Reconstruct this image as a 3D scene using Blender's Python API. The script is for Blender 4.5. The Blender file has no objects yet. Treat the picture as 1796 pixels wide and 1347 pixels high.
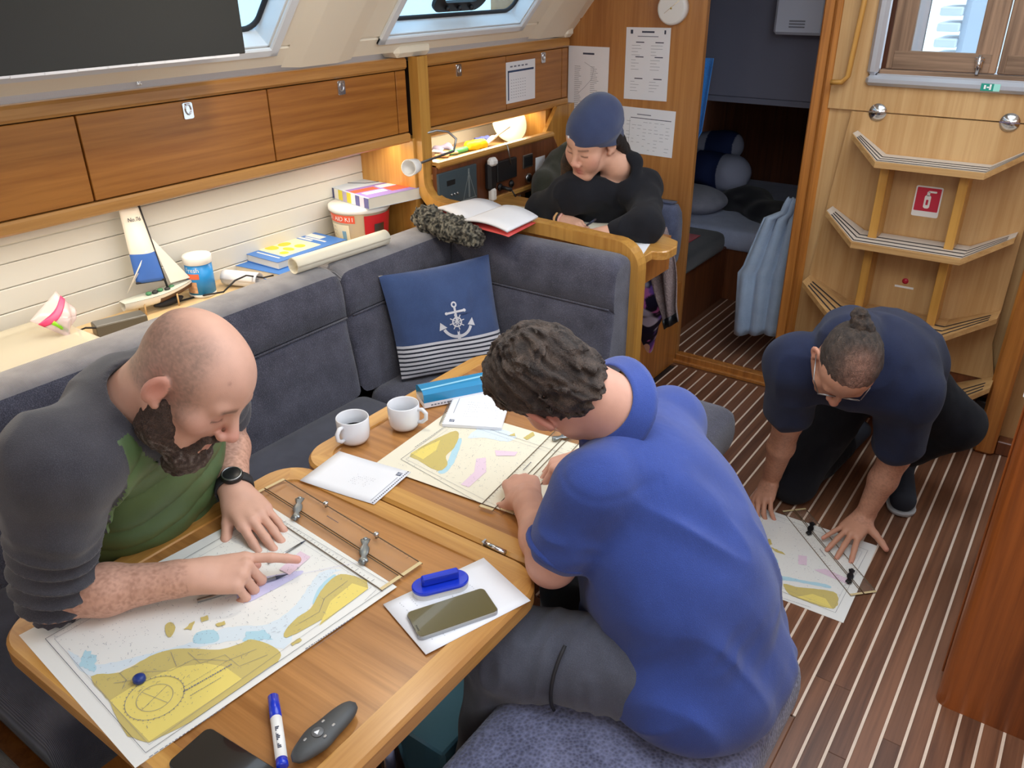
import bpy, math, random
import numpy as np
from mathutils import Vector, Matrix
random.seed(7)
rng = np.random.RandomState(7)
SC = bpy.context.scene
COL = SC.collection

# ------------------------------------------------------------------ camera
IW, IH = 1796, 1347
FPX, YAW, PITCH, ROLL = 1433.5, 0.62217, 0.467869, -0.0099129
CAM = np.array([0.0, 0.0, 1.75])
_sy, _cy, _sp, _cp = math.sin(YAW), math.cos(YAW), math.sin(PITCH), math.cos(PITCH)
_fw = np.array([-_sy*_cp, _cy*_cp, -_sp]); _rt = np.array([_cy, _sy, 0.0]); _up = np.cross(_rt, _fw)
_r2 = math.cos(ROLL)*_rt + math.sin(ROLL)*_up
_u2 = -math.sin(ROLL)*_rt + math.cos(ROLL)*_up
cam_d = bpy.data.cameras.new('camera'); cam = bpy.data.objects.new('camera', cam_d); COL.objects.link(cam)
cam_d.sensor_fit = 'HORIZONTAL'; cam_d.sensor_width = 36.0; cam_d.lens = 36.0*FPX/IW
cam_d.clip_start = 0.02; cam_d.clip_end = 200
M4 = Matrix.Identity(4)
for i in range(3):
    M4[i][0] = _r2[i]; M4[i][1] = _u2[i]; M4[i][2] = -_fw[i]; M4[i][3] = CAM[i]
cam.matrix_world = M4
SC.camera = cam

# ------------------------------------------------------------------ light and exposure
SC.view_settings.view_transform = 'Standard'
try: SC.view_settings.look = 'None'
except Exception: pass
SC.view_settings.gamma = 1.0
SC.view_settings.use_curve_mapping = False
SC.view_settings.exposure = -0.18
W = bpy.data.worlds.new('sky'); SC.world = W; W.use_nodes = True
_bg = W.node_tree.nodes['Background']
_bg.inputs[0].default_value = (0.80, 0.90, 1.0, 1); _bg.inputs[1].default_value = 3.2

def area(name, loc, tgt, sx, sy, power, col):
    l = bpy.data.lights.new(name, 'AREA'); l.shape = 'RECTANGLE'; l.size = sx; l.size_y = sy
    l.energy = power; l.color = col
    o = bpy.data.objects.new(name, l); COL.objects.link(o); o.location = loc
    d = Vector(tgt) - Vector(loc)
    o.rotation_euler = d.to_track_quat('-Z', 'Y').to_euler()
    return o
# daylight through the deck hatch overhead and the companionway, the warm dome lamps of the headlining
area('hatch_daylight', (-0.35, 1.25, 2.02), (-0.45, 1.25, 0), 0.9, 1.3, 9.5, (0.92, 0.96, 1.0))
area('forward_daylight', (0.55, -0.7, 1.95), (-1.0, 1.3, 0.6), 1.3, 0.9, 19, (0.94, 0.97, 1.0))
area('companionway_daylight', (-0.45, 2.75, 2.0), (-0.55, 2.6, 0.0), 0.5, 0.5, 6, (0.90, 0.95, 1.0))
area('port_side_fill', (1.2, 1.3, 1.72), (-2.0, 1.4, 1.35), 2.4, 0.28, 11, (0.95, 0.97, 1.0))  # added fill that brightens the starboard side; no port window is built
area('dome_lamp', (-1.42, 1.42, 2.045), (-1.42, 1.42, 0), 0.10, 0.10, 5.6, (1.0, 0.88, 0.70))
def led(name, y0, y1, x, z, tilt, power, col):
    o = area(name, (x, (y0+y1)/2, z), (x, (y0+y1)/2, 0), 0.05, y1-y0, power, col); o.rotation_euler = (0, tilt, 0)
led('locker_led_saloon', -0.2, 2.33, -2.25, 1.172, -0.36, 11, (1.0, 0.88, 0.70))
led('locker_led_chart_table', 2.46, 3.28, -2.25, 1.172, 0.0, 3.0, (1.0, 0.88, 0.62))

# ------------------------------------------------------------------ points on real planes
def _ray(px, py):
    d = (px-IW/2)/FPX*_r2 - (py-IH/2)/FPX*_u2 + _fw
    return d
def oz(px, py, z): d = _ray(px, py); return CAM + d*((z-CAM[2])/d[2])
def ox(px, py, x): d = _ray(px, py); return CAM + d*((x-CAM[0])/d[0])
def oy(px, py, y): d = _ray(px, py); return CAM + d*((y-CAM[1])/d[1])
def od(px, py, dep): return CAM + _ray(px, py)*dep

# ------------------------------------------------------------------ materials
def lin(c):
    return tuple((v/12.92 if v <= 0.04045 else ((v+0.055)/1.055)**2.4) for v in [x/255.0 for x in c])
MATS = {}
def _new(name):
    m = bpy.data.materials.new(name); m.use_nodes = True; MATS[name] = m
    return m, m.node_tree.nodes, m.node_tree.links, m.node_tree.nodes['Principled BSDF']
def plain(name, c, rough=0.5, metal=0.0, emit=None, spec=None, var=0.0, vscale=30, bump=0.0, coat=0.0):
    if name in MATS: return MATS[name]
    m, N, L, b = _new(name)
    b.inputs['Base Color'].default_value = (*lin(c), 1); b.inputs['Roughness'].default_value = rough
    b.inputs['Metallic'].default_value = metal
    if coat: b.inputs['Coat Weight'].default_value = coat
    if spec is not None: b.inputs['Specular IOR Level'].default_value = spec
    if emit:
        b.inputs['Emission Color'].default_value = (*lin(emit[0]), 1); b.inputs['Emission Strength'].default_value = emit[1]
    if var or bump:
        t = N.new('ShaderNodeTexCoord'); n = N.new('ShaderNodeTexNoise'); n.inputs['Scale'].default_value = vscale
        n.inputs['Detail'].default_value = 4; L.new(t.outputs['Object'], n.inputs['Vector'])
        if var:
            h = N.new('ShaderNodeHueSaturation'); h.inputs['Color'].default_value = (*lin(c), 1)
            mr = N.new('ShaderNodeMapRange'); mr.inputs['From Min'].default_value = 0.3; mr.inputs['From Max'].default_value = 0.7
            mr.inputs['To Min'].default_value = 1-var; mr.inputs['To Max'].default_value = 1+var
            L.new(n.outputs['Fac'], mr.inputs['Value']); L.new(mr.outputs['Result'], h.inputs['Value'])
            L.new(h.outputs['Color'], b.inputs['Base Color'])
        if bump:
            bp = N.new('ShaderNodeBump'); bp.inputs['Strength'].default_value = 0.6; bp.inputs['Distance'].default_value = bump
            L.new(n.outputs['Fac'], bp.inputs['Height']); L.new(bp.outputs['Normal'], b.inputs['Normal'])
    return m
def wood(name, c1, c2, axis='Y', scale=1.0, rough=0.35, coat=0.25, contrast=1.0, island=0.0):
    """grain that runs along one axis"""
    if name in MATS: return MATS[name]
    m, N, L, b = _new(name)
    t = N.new('ShaderNodeTexCoord'); mp = N.new('ShaderNodeMapping')
    s = [60*scale]*3; s['XYZ'.index(axis)] = 2.2*scale
    mp.inputs['Scale'].default_value = s
    vec = t.outputs['Object']
    if island:
        oi = N.new('ShaderNodeObjectInfo'); va = N.new('ShaderNodeVectorMath'); va.operation = 'ADD'
        cm = N.new('ShaderNodeVectorMath'); cm.operation = 'SCALE'; cm.inputs[3].default_value = 7.0
        cx = N.new('ShaderNodeCombineXYZ')
        for k in range(3): L.new(oi.outputs['Random'], cx.inputs[k])
        L.new(cx.outputs[0], cm.inputs[0]); L.new(vec, va.inputs[0]); L.new(cm.outputs[0], va.inputs[1]); vec = va.outputs[0]
    L.new(vec, mp.inputs['Vector'])
    n = N.new('ShaderNodeTexNoise'); n.inputs['Scale'].default_value = 1.0; n.inputs['Detail'].default_value = 5; n.inputs['Roughness'].default_value = 0.62
    n.inputs['Distortion'].default_value = 0.35
    L.new(mp.outputs[0], n.inputs['Vector'])
    mp2 = N.new('ShaderNodeMapping'); s2 = [7*scale]*3; s2['XYZ'.index(axis)] = 0.7*scale; mp2.inputs['Scale'].default_value = s2
    L.new(vec, mp2.inputs['Vector'])
    n2 = N.new('ShaderNodeTexNoise'); n2.inputs['Scale'].default_value = 1.0; n2.inputs['Detail'].default_value = 3
    L.new(mp2.outputs[0], n2.inputs['Vector'])
    ad = N.new('ShaderNodeMath'); ad.operation = 'ADD'; L.new(n.outputs['Fac'], ad.inputs[0])
    ml = N.new('ShaderNodeMath'); ml.operation = 'MULTIPLY'; ml.inputs[1].default_value = 0.7; L.new(n2.outputs['Fac'], ml.inputs[0])
    L.new(ml.outputs[0], ad.inputs[1])
    r = N.new('ShaderNodeValToRGB')
    mid = 0.85; w = 0.22/contrast
    r.color_ramp.elements[0].position = mid-w; r.color_ramp.elements[1].position = mid+w
    r.color_ramp.elements[0].color = (*lin(c2), 1); r.color_ramp.elements[1].color = (*lin(c1), 1)
    L.new(ad.outputs[0], r.inputs[0])
    out = r.outputs[0]
    if island:
        h = N.new('ShaderNodeHueSaturation'); mr = N.new('ShaderNodeMapRange')
        mr.inputs['To Min'].default_value = 1-island; mr.inputs['To Max'].default_value = 1+island
        L.new(oi.outputs['Random'], mr.inputs['Value']); L.new(mr.outputs[0], h.inputs['Value']); L.new(out, h.inputs['Color']); out = h.outputs[0]
    L.new(out, b.inputs['Base Color'])
    b.inputs['Roughness'].default_value = rough; b.inputs['Coat Weight'].default_value = coat; b.inputs['Coat Roughness'].default_value = 0.25
    bp = N.new('ShaderNodeBump'); bp.inputs['Strength'].default_value = 0.25; bp.inputs['Distance'].default_value = 0.0008
    L.new(n.outputs['Fac'], bp.inputs['Height']); L.new(bp.outputs['Normal'], b.inputs['Normal'])
    return m
def cloth(name, c, c2=None, weave=500.0, rough=0.95, bump=0.0012, rib=None, sheen=0.25, fold=0.0):
    """woven fabric: fine two-way threads, optional ribs along an axis, soft mottling"""
    if name in MATS: return MATS[name]
    m, N, L, b = _new(name)
    c2 = c2 or tuple(int(x*0.72) for x in c)
    t = N.new('ShaderNodeTexCoord')
    vo = N.new('ShaderNodeTexVoronoi') if not rib else N.new('ShaderNodeTexWave')
    if rib:
        vo.wave_type = 'BANDS'; vo.bands_direction = rib; vo.inputs['Scale'].default_value = weave; vo.inputs['Distortion'].default_value = 0.6
        vo.inputs['Detail'].default_value = 1.0
        fac = vo.outputs['Fac']
    else:
        vo.inputs['Scale'].default_value = weave; fac = vo.outputs['Distance']
    L.new(t.outputs['Object'], vo.inputs['Vector'])
    n = N.new('ShaderNodeTexNoise'); n.inputs['Scale'].default_value = 14; n.inputs['Detail'].default_value = 3
    L.new(t.outputs['Object'], n.inputs['Vector'])
    a = N.new('ShaderNodeMath'); a.operation = 'MULTIPLY_ADD'; a.inputs[1].default_value = 0.55; L.new(n.outputs['Fac'], a.inputs[0]); 
    q = N.new('ShaderNodeMath'); q.operation = 'MULTIPLY'; q.inputs[1].default_value = 0.45; L.new(fac, q.inputs[0]); L.new(q.outputs[0], a.inputs[2])
    r = N.new('ShaderNodeValToRGB'); r.color_ramp.elements[0].position = 0.25; r.color_ramp.elements[1].position = 0.72
    r.color_ramp.elements[0].color = (*lin(c2), 1); r.color_ramp.elements[1].color = (*lin(c), 1)
    L.new(a.outputs[0], r.inputs[0]); L.new(r.outputs[0], b.inputs['Base Color'])
    b.inputs['Roughness'].default_value = rough; b.inputs['Sheen Weight'].default_value = sheen; b.inputs['Specular IOR Level'].default_value = 0.15
    b.inputs['Sheen Roughness'].default_value = 0.6
    bp = N.new('ShaderNodeBump'); bp.inputs['Strength'].default_value = 0.7; bp.inputs['Distance'].default_value = bump
    L.new(fac, bp.inputs['Height']); nrm = bp.outputs['Normal']
    if fold:
        mp = N.new('ShaderNodeMapping'); mp.inputs['Scale'].default_value = (9, 9, 5); L.new(t.outputs['Object'], mp.inputs['Vector'])
        n3 = N.new('ShaderNodeTexNoise'); n3.inputs['Scale'].default_value = 1; n3.inputs['Detail'].default_value = 2; n3.inputs['Distortion'].default_value = 1.2
        L.new(mp.outputs[0], n3.inputs['Vector'])
        b2 = N.new('ShaderNodeBump'); b2.inputs['Strength'].default_value = 0.9; b2.inputs['Distance'].default_value = fold
        L.new(n3.outputs['Fac'], b2.inputs['Height']); L.new(nrm, b2.inputs['Normal']); nrm = b2.outputs['Normal']
    L.new(nrm, b.inputs['Normal'])
    return m
def clear(name, tint=(255, 255, 255), amount=0.82, rough=0.05, body=(255, 255, 255)):
    """thin clear plastic or glass"""
    if name in MATS: return MATS[name]
    m, N, L, b = _new(name)
    out = N['Material Output']; tr = N.new('ShaderNodeBsdfTransparent'); tr.inputs[0].default_value = (*lin(tint), 1)
    b.inputs['Base Color'].default_value = (*lin(body), 1); b.inputs['Roughness'].default_value = rough
    mx = N.new('ShaderNodeMixShader'); mx.inputs[0].default_value = amount
    L.new(b.outputs[0], mx.inputs[1]); L.new(tr.outputs[0], mx.inputs[2]); L.new(mx.outputs[0], out.inputs['Surface'])
    return m
def vcol(name, rough=0.5, spec=0.4, bump=0.0, bscale=400, sss=0.0, sheen=0.0, coat=0.0):
    """albedo from the mesh's own colour attribute"""
    if name in MATS: return MATS[name]
    m, N, L, b = _new(name)
    a = N.new('ShaderNodeAttribute'); a.attribute_name = 'Col'
    L.new(a.outputs['Color'], b.inputs['Base Color'])
    b.inputs['Roughness'].default_value = rough; b.inputs['Specular IOR Level'].default_value = spec
    b.inputs['Sheen Weight'].default_value = sheen
    if sss:
        b.inputs['Subsurface Weight'].default_value = sss; b.inputs['Subsurface Radius'].default_value = (0.006, 0.002, 0.001); b.inputs['Subsurface Scale'].default_value = 1.0
    if bump:
        t = N.new('ShaderNodeTexCoord'); n = N.new('ShaderNodeTexNoise'); n.inputs['Scale'].default_value = bscale; n.inputs['Detail'].default_value = 3
        L.new(t.outputs['Object'], n.inputs['Vector'])
        bp = N.new('ShaderNodeBump'); bp.inputs['Strength'].default_value = 0.5; bp.inputs['Distance'].default_value = bump
        L.new(n.outputs['Fac'], bp.inputs['Height']); L.new(bp.outputs['Normal'], b.inputs['Normal'])
    return m

# ------------------------------------------------------------------ mesh building
def rotz(a):
    c, s = math.cos(a), math.sin(a); return np.array([[c, -s, 0], [s, c, 0], [0, 0, 1.0]])
def frame(f, u):
    """columns right, forward, up from a forward and an up hint"""
    f = np.array(f, float); f /= np.linalg.norm(f); u = np.array(u, float); u = u - f*np.dot(u, f); u /= np.linalg.norm(u)
    return np.stack([np.cross(f, u), f, u], 1)
class MB:
    def __init__(s): s.v = []; s.f = []; s.m = []; s.s = []
    def add(s, verts, faces, mi=0, smooth=False, R=None, T=None):
        v = np.asarray(verts, float).reshape(-1, 3)
        if R is not None: v = v @ np.asarray(R).T
        if T is not None: v = v + np.asarray(T)
        o = len(s.v); s.v.extend(map(tuple, v))
        for f in faces: s.f.append([i+o for i in f]); s.m.append(mi); s.s.append(smooth)
        return s
    def box(s, x0, x1, y0, y1, z0, z1, mi=0, bev=0.0, R=None, T=None):
        if x0 > x1: x0, x1 = x1, x0
        if y0 > y1: y0, y1 = y1, y0
        if z0 > z1: z0, z1 = z1, z0
        if bev <= 0:
            v = [(x, y, z) for x in (x0, x1) for y in (y0, y1) for z in (z0, z1)]
            return s.add(v, [(0, 1, 3, 2), (4, 6, 7, 5), (0, 4, 5, 1), (2, 3, 7, 6), (0, 2, 6, 4), (1, 5, 7, 3)], mi, False, R, T)
        bev = min(bev, (x1-x0)*.49, (y1-y0)*.49, (z1-z0)*.49)
        c = np.array([(x0+x1)/2, (y0+y1)/2, (z0+z1)/2]); h = np.array([(x1-x0)/2, (y1-y0)/2, (z1-z0)/2])
        v = []; idx = {}
        for a in (-1, 1):
            for b in (-1, 1):
                for d in (-1, 1):
                    sg = np.array([a, b, d])
                    for ax in range(3):
                        hh = h - bev; hh[ax] = h[ax]; idx[(a, b, d, ax)] = len(v); v.append(c + sg*hh)
        F = []
        def q(*k): F.append([idx[x] for x in k])
        for ax in range(3):
            o1, o2 = [(1, 2), (2, 0), (0, 1)][ax]
            for sg in (-1, 1):
                cyc = [(-1, -1), (1, -1), (1, 1), (-1, 1)]
                if sg < 0: cyc = cyc[::-1]
                ks = []
                for p in cyc:
                    t = [0, 0, 0]; t[ax] = sg; t[o1] = p[0]; t[o2] = p[1]; ks.append((*t, ax))
                q(*ks)
        for ax in range(3):
            o1, o2 = [(1, 2), (2, 0), (0, 1)][ax]
            for p in (-1, 1):
                for r in (-1, 1):
                    def K(e, w):
                        t = [0, 0, 0]; t[ax] = e; t[o1] = p; t[o2] = r; return (*t, w)
                    ks = [K(-1, o1), K(1, o1), K(1, o2), K(-1, o2)]
                    if p*r < 0: ks = ks[::-1]
                    q(*ks)
        for a in (-1, 1):
            for b in (-1, 1):
                for d in (-1, 1):
                    ks = [(a, b, d, 0), (a, b, d, 1), (a, b, d, 2)]
                    if a*b*d < 0: ks = ks[::-1]
                    q(*ks)
        return s.add(v, F, mi, False, R, T)
    def prism(s, poly, z0, z1, mi=0, R=None, T=None, smooth=False, inset=0.0, capmi=None):
        """poly: ccw list of (x, y); extruded z0..z1; a small chamfer at the top edge when inset > 0"""
        p = np.array(poly, float); n = len(p); V = [(x, y, z0) for x, y in p]; F = []
        if inset:
            c = p.mean(0); V += [(x, y, z1-inset) for x, y in p]
            d = np.roll(p, -1, 0)-np.roll(p, 1, 0); nn = np.stack([d[:, 1], -d[:, 0]], 1); nn /= np.linalg.norm(nn, axis=1)[:, None]+1e-9
            pi = p - nn*inset; V += [(x, y, z1) for x, y in pi]
            for i in range(n):
                j = (i+1) % n; F += [(i, j, n+j, n+i), (n+i, n+j, 2*n+j, 2*n+i)]
            top = list(range(2*n, 3*n))
        else:
            V += [(x, y, z1) for x, y in p]
            for i in range(n):
                j = (i+1) % n; F.append((i, j, n+j, n+i))
            top = list(range(n, 2*n))
        k = len(s.f); s.add(V, F, mi, smooth, R, T)
        o = len(s.v)-len(V)
        s.f.append([o+i for i in top]); s.m.append(mi if capmi is None else capmi); s.s.append(False)
        s.f.append([o+i for i in range(n)][::-1]); s.m.append(mi); s.s.append(False)
        return s
    def tube(s, path, r, n=8, mi=0, closed=False, caps=True, flat=1.0):
        P = [np.array(p, float) for p in path]; K = len(P); rr = r if hasattr(r, '__len__') else [r]*K
        V = []; F = []; prev = None
        for i in range(K):
            if closed: t = P[(i+1) % K]-P[i-1]
            else: t = P[min(i+1, K-1)]-P[max(i-1, 0)]
            t = t/(np.linalg.norm(t)+1e-12)
            if prev is None:
                a = np.array([0, 0, 1.0]) if abs(t[2]) < 0.9 else np.array([1.0, 0, 0])
                u = np.cross(t, a); u /= np.linalg.norm(u)
            else:
                u = prev - t*np.dot(prev, t); u /= np.linalg.norm(u)+1e-12
            prev = u; w = np.cross(t, u)
            for k in range(n):
                a = 2*math.pi*k/n; V.append(P[i]+rr[i]*(math.cos(a)*u+flat*math.sin(a)*w))
        m = K if closed else K-1
        for i in range(m):
            j = (i+1) % K
            for k in range(n):
                l = (k+1) % n; F.append((i*n+k, i*n+l, j*n+l, j*n+k))
        if caps and not closed:
            F.append(list(range(n))[::-1]); F.append([(K-1)*n+k for k in range(n)])
        return s.add(V, F, mi, True)
    def lathe(s, prof, n=24, mi=0, R=None, T=None, smooth=True, mis=None):
        V = []; F = []; K = len(prof)
        for r, z in prof:
            for k in range(n):
                a = 2*math.pi*k/n; V.append((r*math.cos(a), r*math.sin(a), z))
        o = len(s.f)
        for i in range(K-1):
            for k in range(n):
                l = (k+1) % n; F.append((i*n+k, i*n+l, (i+1)*n+l, (i+1)*n+k))
        if prof[0][0] > 1e-6: F.append(list(range(n))[::-1])
        if prof[-1][0] > 1e-6: F.append([(K-1)*n+k for k in range(n)])
        s.add(V, F, mi, smooth, R, T)
        if mis:
            for i in range(K-1):
                for k in range(n): s.m[o+i*n+k] = mis[i]
        return s
    def ball(s, c, r, n=12, mi=0, R=None):
        r = np.array(r, float)*np.ones(3); prof = [(max(math.sin(math.pi*i/n), 1e-7), -math.cos(math.pi*i/n)) for i in range(n+1)]
        V = []; F = []; m = n*2
        for q, z in prof:
            for k in range(m):
                a = 2*math.pi*k/m; V.append(np.array([q*math.cos(a), q*math.sin(a), z])*r)
        for i in range(n):
            for k in range(m):
                l = (k+1) % m; F.append((i*m+k, i*m+l, (i+1)*m+l, (i+1)*m+k))
        return s.add(V, F, mi, True, R, c)
    def sheet(s, fn, nu, nv, mi=0, th=0.0, smooth=True, wrap=False):
        """surface (u, v in 0..1) -> point; th gives it real thickness along its normals"""
        P = np.array([[fn(i/nu, j/nv) for j in range(nv+1)] for i in range(nu+1)], float)
        V = P.reshape(-1, 3); k = nv+1; F = []
        for i in range(nu):
            for j in range(nv): F.append((i*k+j, (i+1)*k+j, (i+1)*k+j+1, i*k+j+1))
        if th:
            du = np.gradient(P, axis=0); dv = np.gradient(P, axis=1); nn = np.cross(du, dv); nn /= np.linalg.norm(nn, axis=2)[..., None]+1e-12
            Q = (P - nn*th).reshape(-1, 3); o = len(V); V = np.concatenate([V, Q]); F2 = [[o+i for i in f][::-1] for f in F]
            rim = [i*k for i in range(nu+1)], [i*k+nv for i in range(nu+1)], list(range(k)), [nu*k+j for j in range(k)]
            for q, e in enumerate(rim):
                for a, b in zip(e[:-1], e[1:]):
                    f = (a, b, o+b, o+a); F2.append(f if q in (1, 2) else f[::-1])
            F = F+F2
        return s.add(V, F, mi, smooth)
    def build(s, name, mats, parent=None, sm=None, label=None, kind=None, loc=None):
        me = bpy.data.meshes.new(name); me.from_pydata([tuple(map(float, v)) for v in s.v], [], s.f)
        for m in (mats if isinstance(mats, (list, tuple)) else [mats]): me.materials.append(m)
        me.polygons.foreach_set('material_index', s.m)
        me.polygons.foreach_set('use_smooth', [bool(x) for x in s.s])
        me.update()
        o = bpy.data.objects.new(name, me); COL.objects.link(o)
        _attach(o, parent)
        if label: o['label'] = label
        if kind: o['kind'] = kind
        if loc is not None: o.location = loc
        return o
def _attach(o, parent):
    if parent is None: return
    o.parent = parent
    if parent.get('_world'):
        mw = parent.get('_mw')
        o.matrix_parent_inverse = Matrix.Translation(-Vector(mw))
def rr(w, h, r, n=5, cx=0, cy=0):
    r = min(r, w/2-1e-5, h/2-1e-5); out = []
    for sx, sy, a0 in ((1, 1, 0), (-1, 1, 90), (-1, -1, 180), (1, -1, 270)):
        for k in range(n+1):
            a = math.radians(a0+90*k/n); out.append((cx+sx*(w/2-r)+r*math.cos(a), cy+sy*(h/2-r)+r*math.sin(a)))
    return out
def tag(o, label, cat, group=None):
    o['label'] = label; o['category'] = cat
    if group: o['group'] = group
    return o
def thing(name, label, cat, loc, rz=0.0, group=None, world=False):
    """an Empty at the base of a thing; its parts are built in its own frame, or in world coordinates when world=True"""
    o = bpy.data.objects.new(name, None); COL.objects.link(o); o.empty_display_size = 0.05
    o.location = Vector([float(x) for x in loc]); o.rotation_euler = (0, 0, rz)
    if world: o['_world'] = 1; o['_mw'] = [float(x) for x in loc]
    return tag(o, label, cat, group)
def struct(mb, name, mats, parent=None):
    o = mb.build(name, mats, parent)
    if parent is None: o['kind'] = 'structure'
    return o
def text_into(mb, s, size, R, T, mi=0, center=True, lift=0.0):
    """flat lettering as geometry: the built-in font, one face per stroke"""
    c = bpy.data.curves.new('lettering', 'FONT'); c.body = s; c.size = size; c.resolution_u = 2
    if center: c.align_x = 'CENTER'; c.align_y = 'CENTER'
    o = bpy.data.objects.new('lettering', c); COL.objects.link(o)
    bpy.context.view_layer.update()
    me = bpy.data.meshes.new_from_object(o.evaluated_get(bpy.context.evaluated_depsgraph_get()))
    v = np.array([x.co[:] for x in me.vertices]).reshape(-1, 3); f = [list(p.vertices) for p in me.polygons]
    v[:, 2] += lift
    mb.add(v, f, mi, False, R, T)
    bpy.data.objects.remove(o); bpy.data.curves.remove(c); bpy.data.meshes.remove(me)
def ribbon(mb, pts, w, mi=0, R=None, T=None, z=0.0, closed=False):
    """a drawn line: flat strip of width w along 2D points"""
    p = np.array(pts, float); n = len(p)
    if closed: d = np.roll(p, -1, 0)-np.roll(p, 1, 0)
    else: d = np.gradient(p, axis=0)
    nn = np.stack([-d[:, 1], d[:, 0]], 1); nn /= np.linalg.norm(nn, axis=1)[:, None]+1e-12
    a = p+nn*w/2; b = p-nn*w/2
    V = [(*q, z) for q in a]+[(*q, z) for q in b]
    F = [(i, n+i, n+(i+1) % n, (i+1) % n) for i in range(n if closed else n-1)]
    mb.add(V, F, mi, False, R, T)
# ------------------------------------------------------------------ palette
T_FLOOR = wood('teak_plank', (128, 86, 62), (78, 48, 34), 'Y', 0.8, 0.42, 0.1, 0.8, 0.16)
T_MARGIN = wood('teak_margin', (122, 82, 58), (88, 56, 40), 'Y', 0.8, 0.42, 0.1, 0.8)
HOLLY = plain('holly', (226, 205, 186), 0.5, var=0.05)
JOINT = plain('dark_joint', (46, 28, 20), 0.8)
W_DOOR = wood('locker_veneer', (176, 116, 50), (140, 84, 30), 'Y', 0.8, 0.33, 0.3)
W_RAIL = wood('locker_rail', (194, 142, 78), (160, 108, 52), 'Y', 0.9, 0.33, 0.3)
W_VERT = wood('post_wood', (198, 148, 72), (166, 114, 48), 'Z', 0.8, 0.33, 0.3)
W_BULK = wood('bulkhead_veneer', (188, 132, 74), (160, 104, 54), 'Z', 0.7, 0.35, 0.25)
W_JAMB = wood('door_post_wood', (190, 124, 58), (146, 88, 38), 'Z', 0.8, 0.33, 0.3)
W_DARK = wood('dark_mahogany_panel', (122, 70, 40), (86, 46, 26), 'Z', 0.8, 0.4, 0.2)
W_STEP = wood('step_wood', (200, 160, 106), (172, 130, 80), 'X', 0.9, 0.4, 0.2)
W_STEPP = wood('step_panel', (200, 162, 112), (178, 136, 86), 'Z', 0.7, 0.38, 0.25)
W_GAL = wood('galley_end', (164, 90, 38), (116, 60, 24), 'Z', 0.7, 0.35, 0.3)
W_TAB = wood('table_veneer', (188, 132, 74), (146, 96, 48), 'X', 0.7, 0.3, 0.35)
W_FID = wood('fiddle_rail', (206, 156, 84), (172, 118, 54), 'X', 0.8, 0.3, 0.35)
W_FIDY = wood('fiddle_rail_fore_aft', (206, 156, 84), (172, 118, 54), 'Y', 0.8, 0.3, 0.35)
GEL = plain('white_gelcoat', (240, 232, 212), 0.35, var=0.02, vscale=3)
PANEL = plain('white_board', (208, 207, 200), 0.5)
GREYV = plain('grey_vinyl', (190, 184, 184), 0.8, bump=0.0004, vscale=300)
SOFA = cloth('slate_upholstery', (92, 93, 110), (42, 43, 57), 320, bump=.0016)
SOFAT = cloth('led_lit_rib_upholstery', (165, 163, 166), (104, 103, 110), 120, rib='Y')  # rib fabric of the back tops, made paler to carry the locker LED light
STOOLC = cloth('basket_weave', (116, 120, 152), (56, 58, 82), 150, bump=0.003)
CHROME = plain('chrome', (215, 218, 222), 0.18, 1.0)
STEEL = plain('brushed_steel', (168, 170, 172), 0.32, 1.0)
ALU = plain('anodised_aluminium', (186, 190, 198), 0.38, 0.6)
BLACK = plain('black_plastic', (24, 25, 28), 0.42)
PAPER = plain('white_paper', (234, 236, 242), 0.75)
CREAM = plain('cream_paper', (238, 232, 212), 0.75)
INK = plain('grey_ink', (120, 124, 140), 0.8)
INKD = plain('dark_ink', (62, 66, 84), 0.8)
WHITE = plain('white_plastic', (236, 236, 234), 0.4)
RUB = plain('dark_rubber', (38, 38, 42), 0.7)

# ------------------------------------------------------------------ floor: teak planks between holly strips
fl = struct(MB().box(-2.7, 1.2, -1.6, 3.56, -0.06, -0.012), 'floor', JOINT)
SP, S0 = 0.0509, 0.0151
_pl = {}
def plank(x0, x1, y0, y1, parent, z=0.0, name='plank', mat=None):
    b = MB(); b.box(x0, x1, y0, y1, z-0.014, z+rng.uniform(-0.0003, 0.0003), 0, 0.0012)
    return b.build(name, mat or T_FLOOR, parent)
def strip(x0, x1, y0, y1, parent, z=0.0):
    MB().box(x0, x1, y0, y1, z-0.014, z-0.0006).build('holly_strip', HOLLY, parent)
for k in range(-29, 14):
    xc = S0+SP*k
    yA = 1.66 if xc < -0.28 else -0.4
    if xc < -1.46: yA = 3.0
    yE = 3.445
    strip(xc-0.0036, xc+0.0036, yA, yE, fl)
    a, c = xc+0.0036, xc+SP-0.0036
    y1 = -0.4 if k >= -6 else yA
    cut = {-5: 1.83, -6: 1.83, -4: 1.60, 0: 1.62, -1: 1.62, -2: 1.72, 1: 1.62, 2: 2.6}.get(k)
    if cut and y1 < cut < yE: plank(a, c, y1, cut-0.0004, fl); plank(a, c, cut+0.0004, yE, fl)
    else: plank(a, c, y1, yE, fl)
struct(MB().box(-1.52, 0.9, 3.445, 3.50, -0.014, 0.0, 0, 0.002), 'trim_1', T_MARGIN)
struct(MB().box(-1.5, -0.2872, -0.4, 1.655, -0.014, 0.0005, 0, 0.002), 'trim_2', T_MARGIN)

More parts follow.
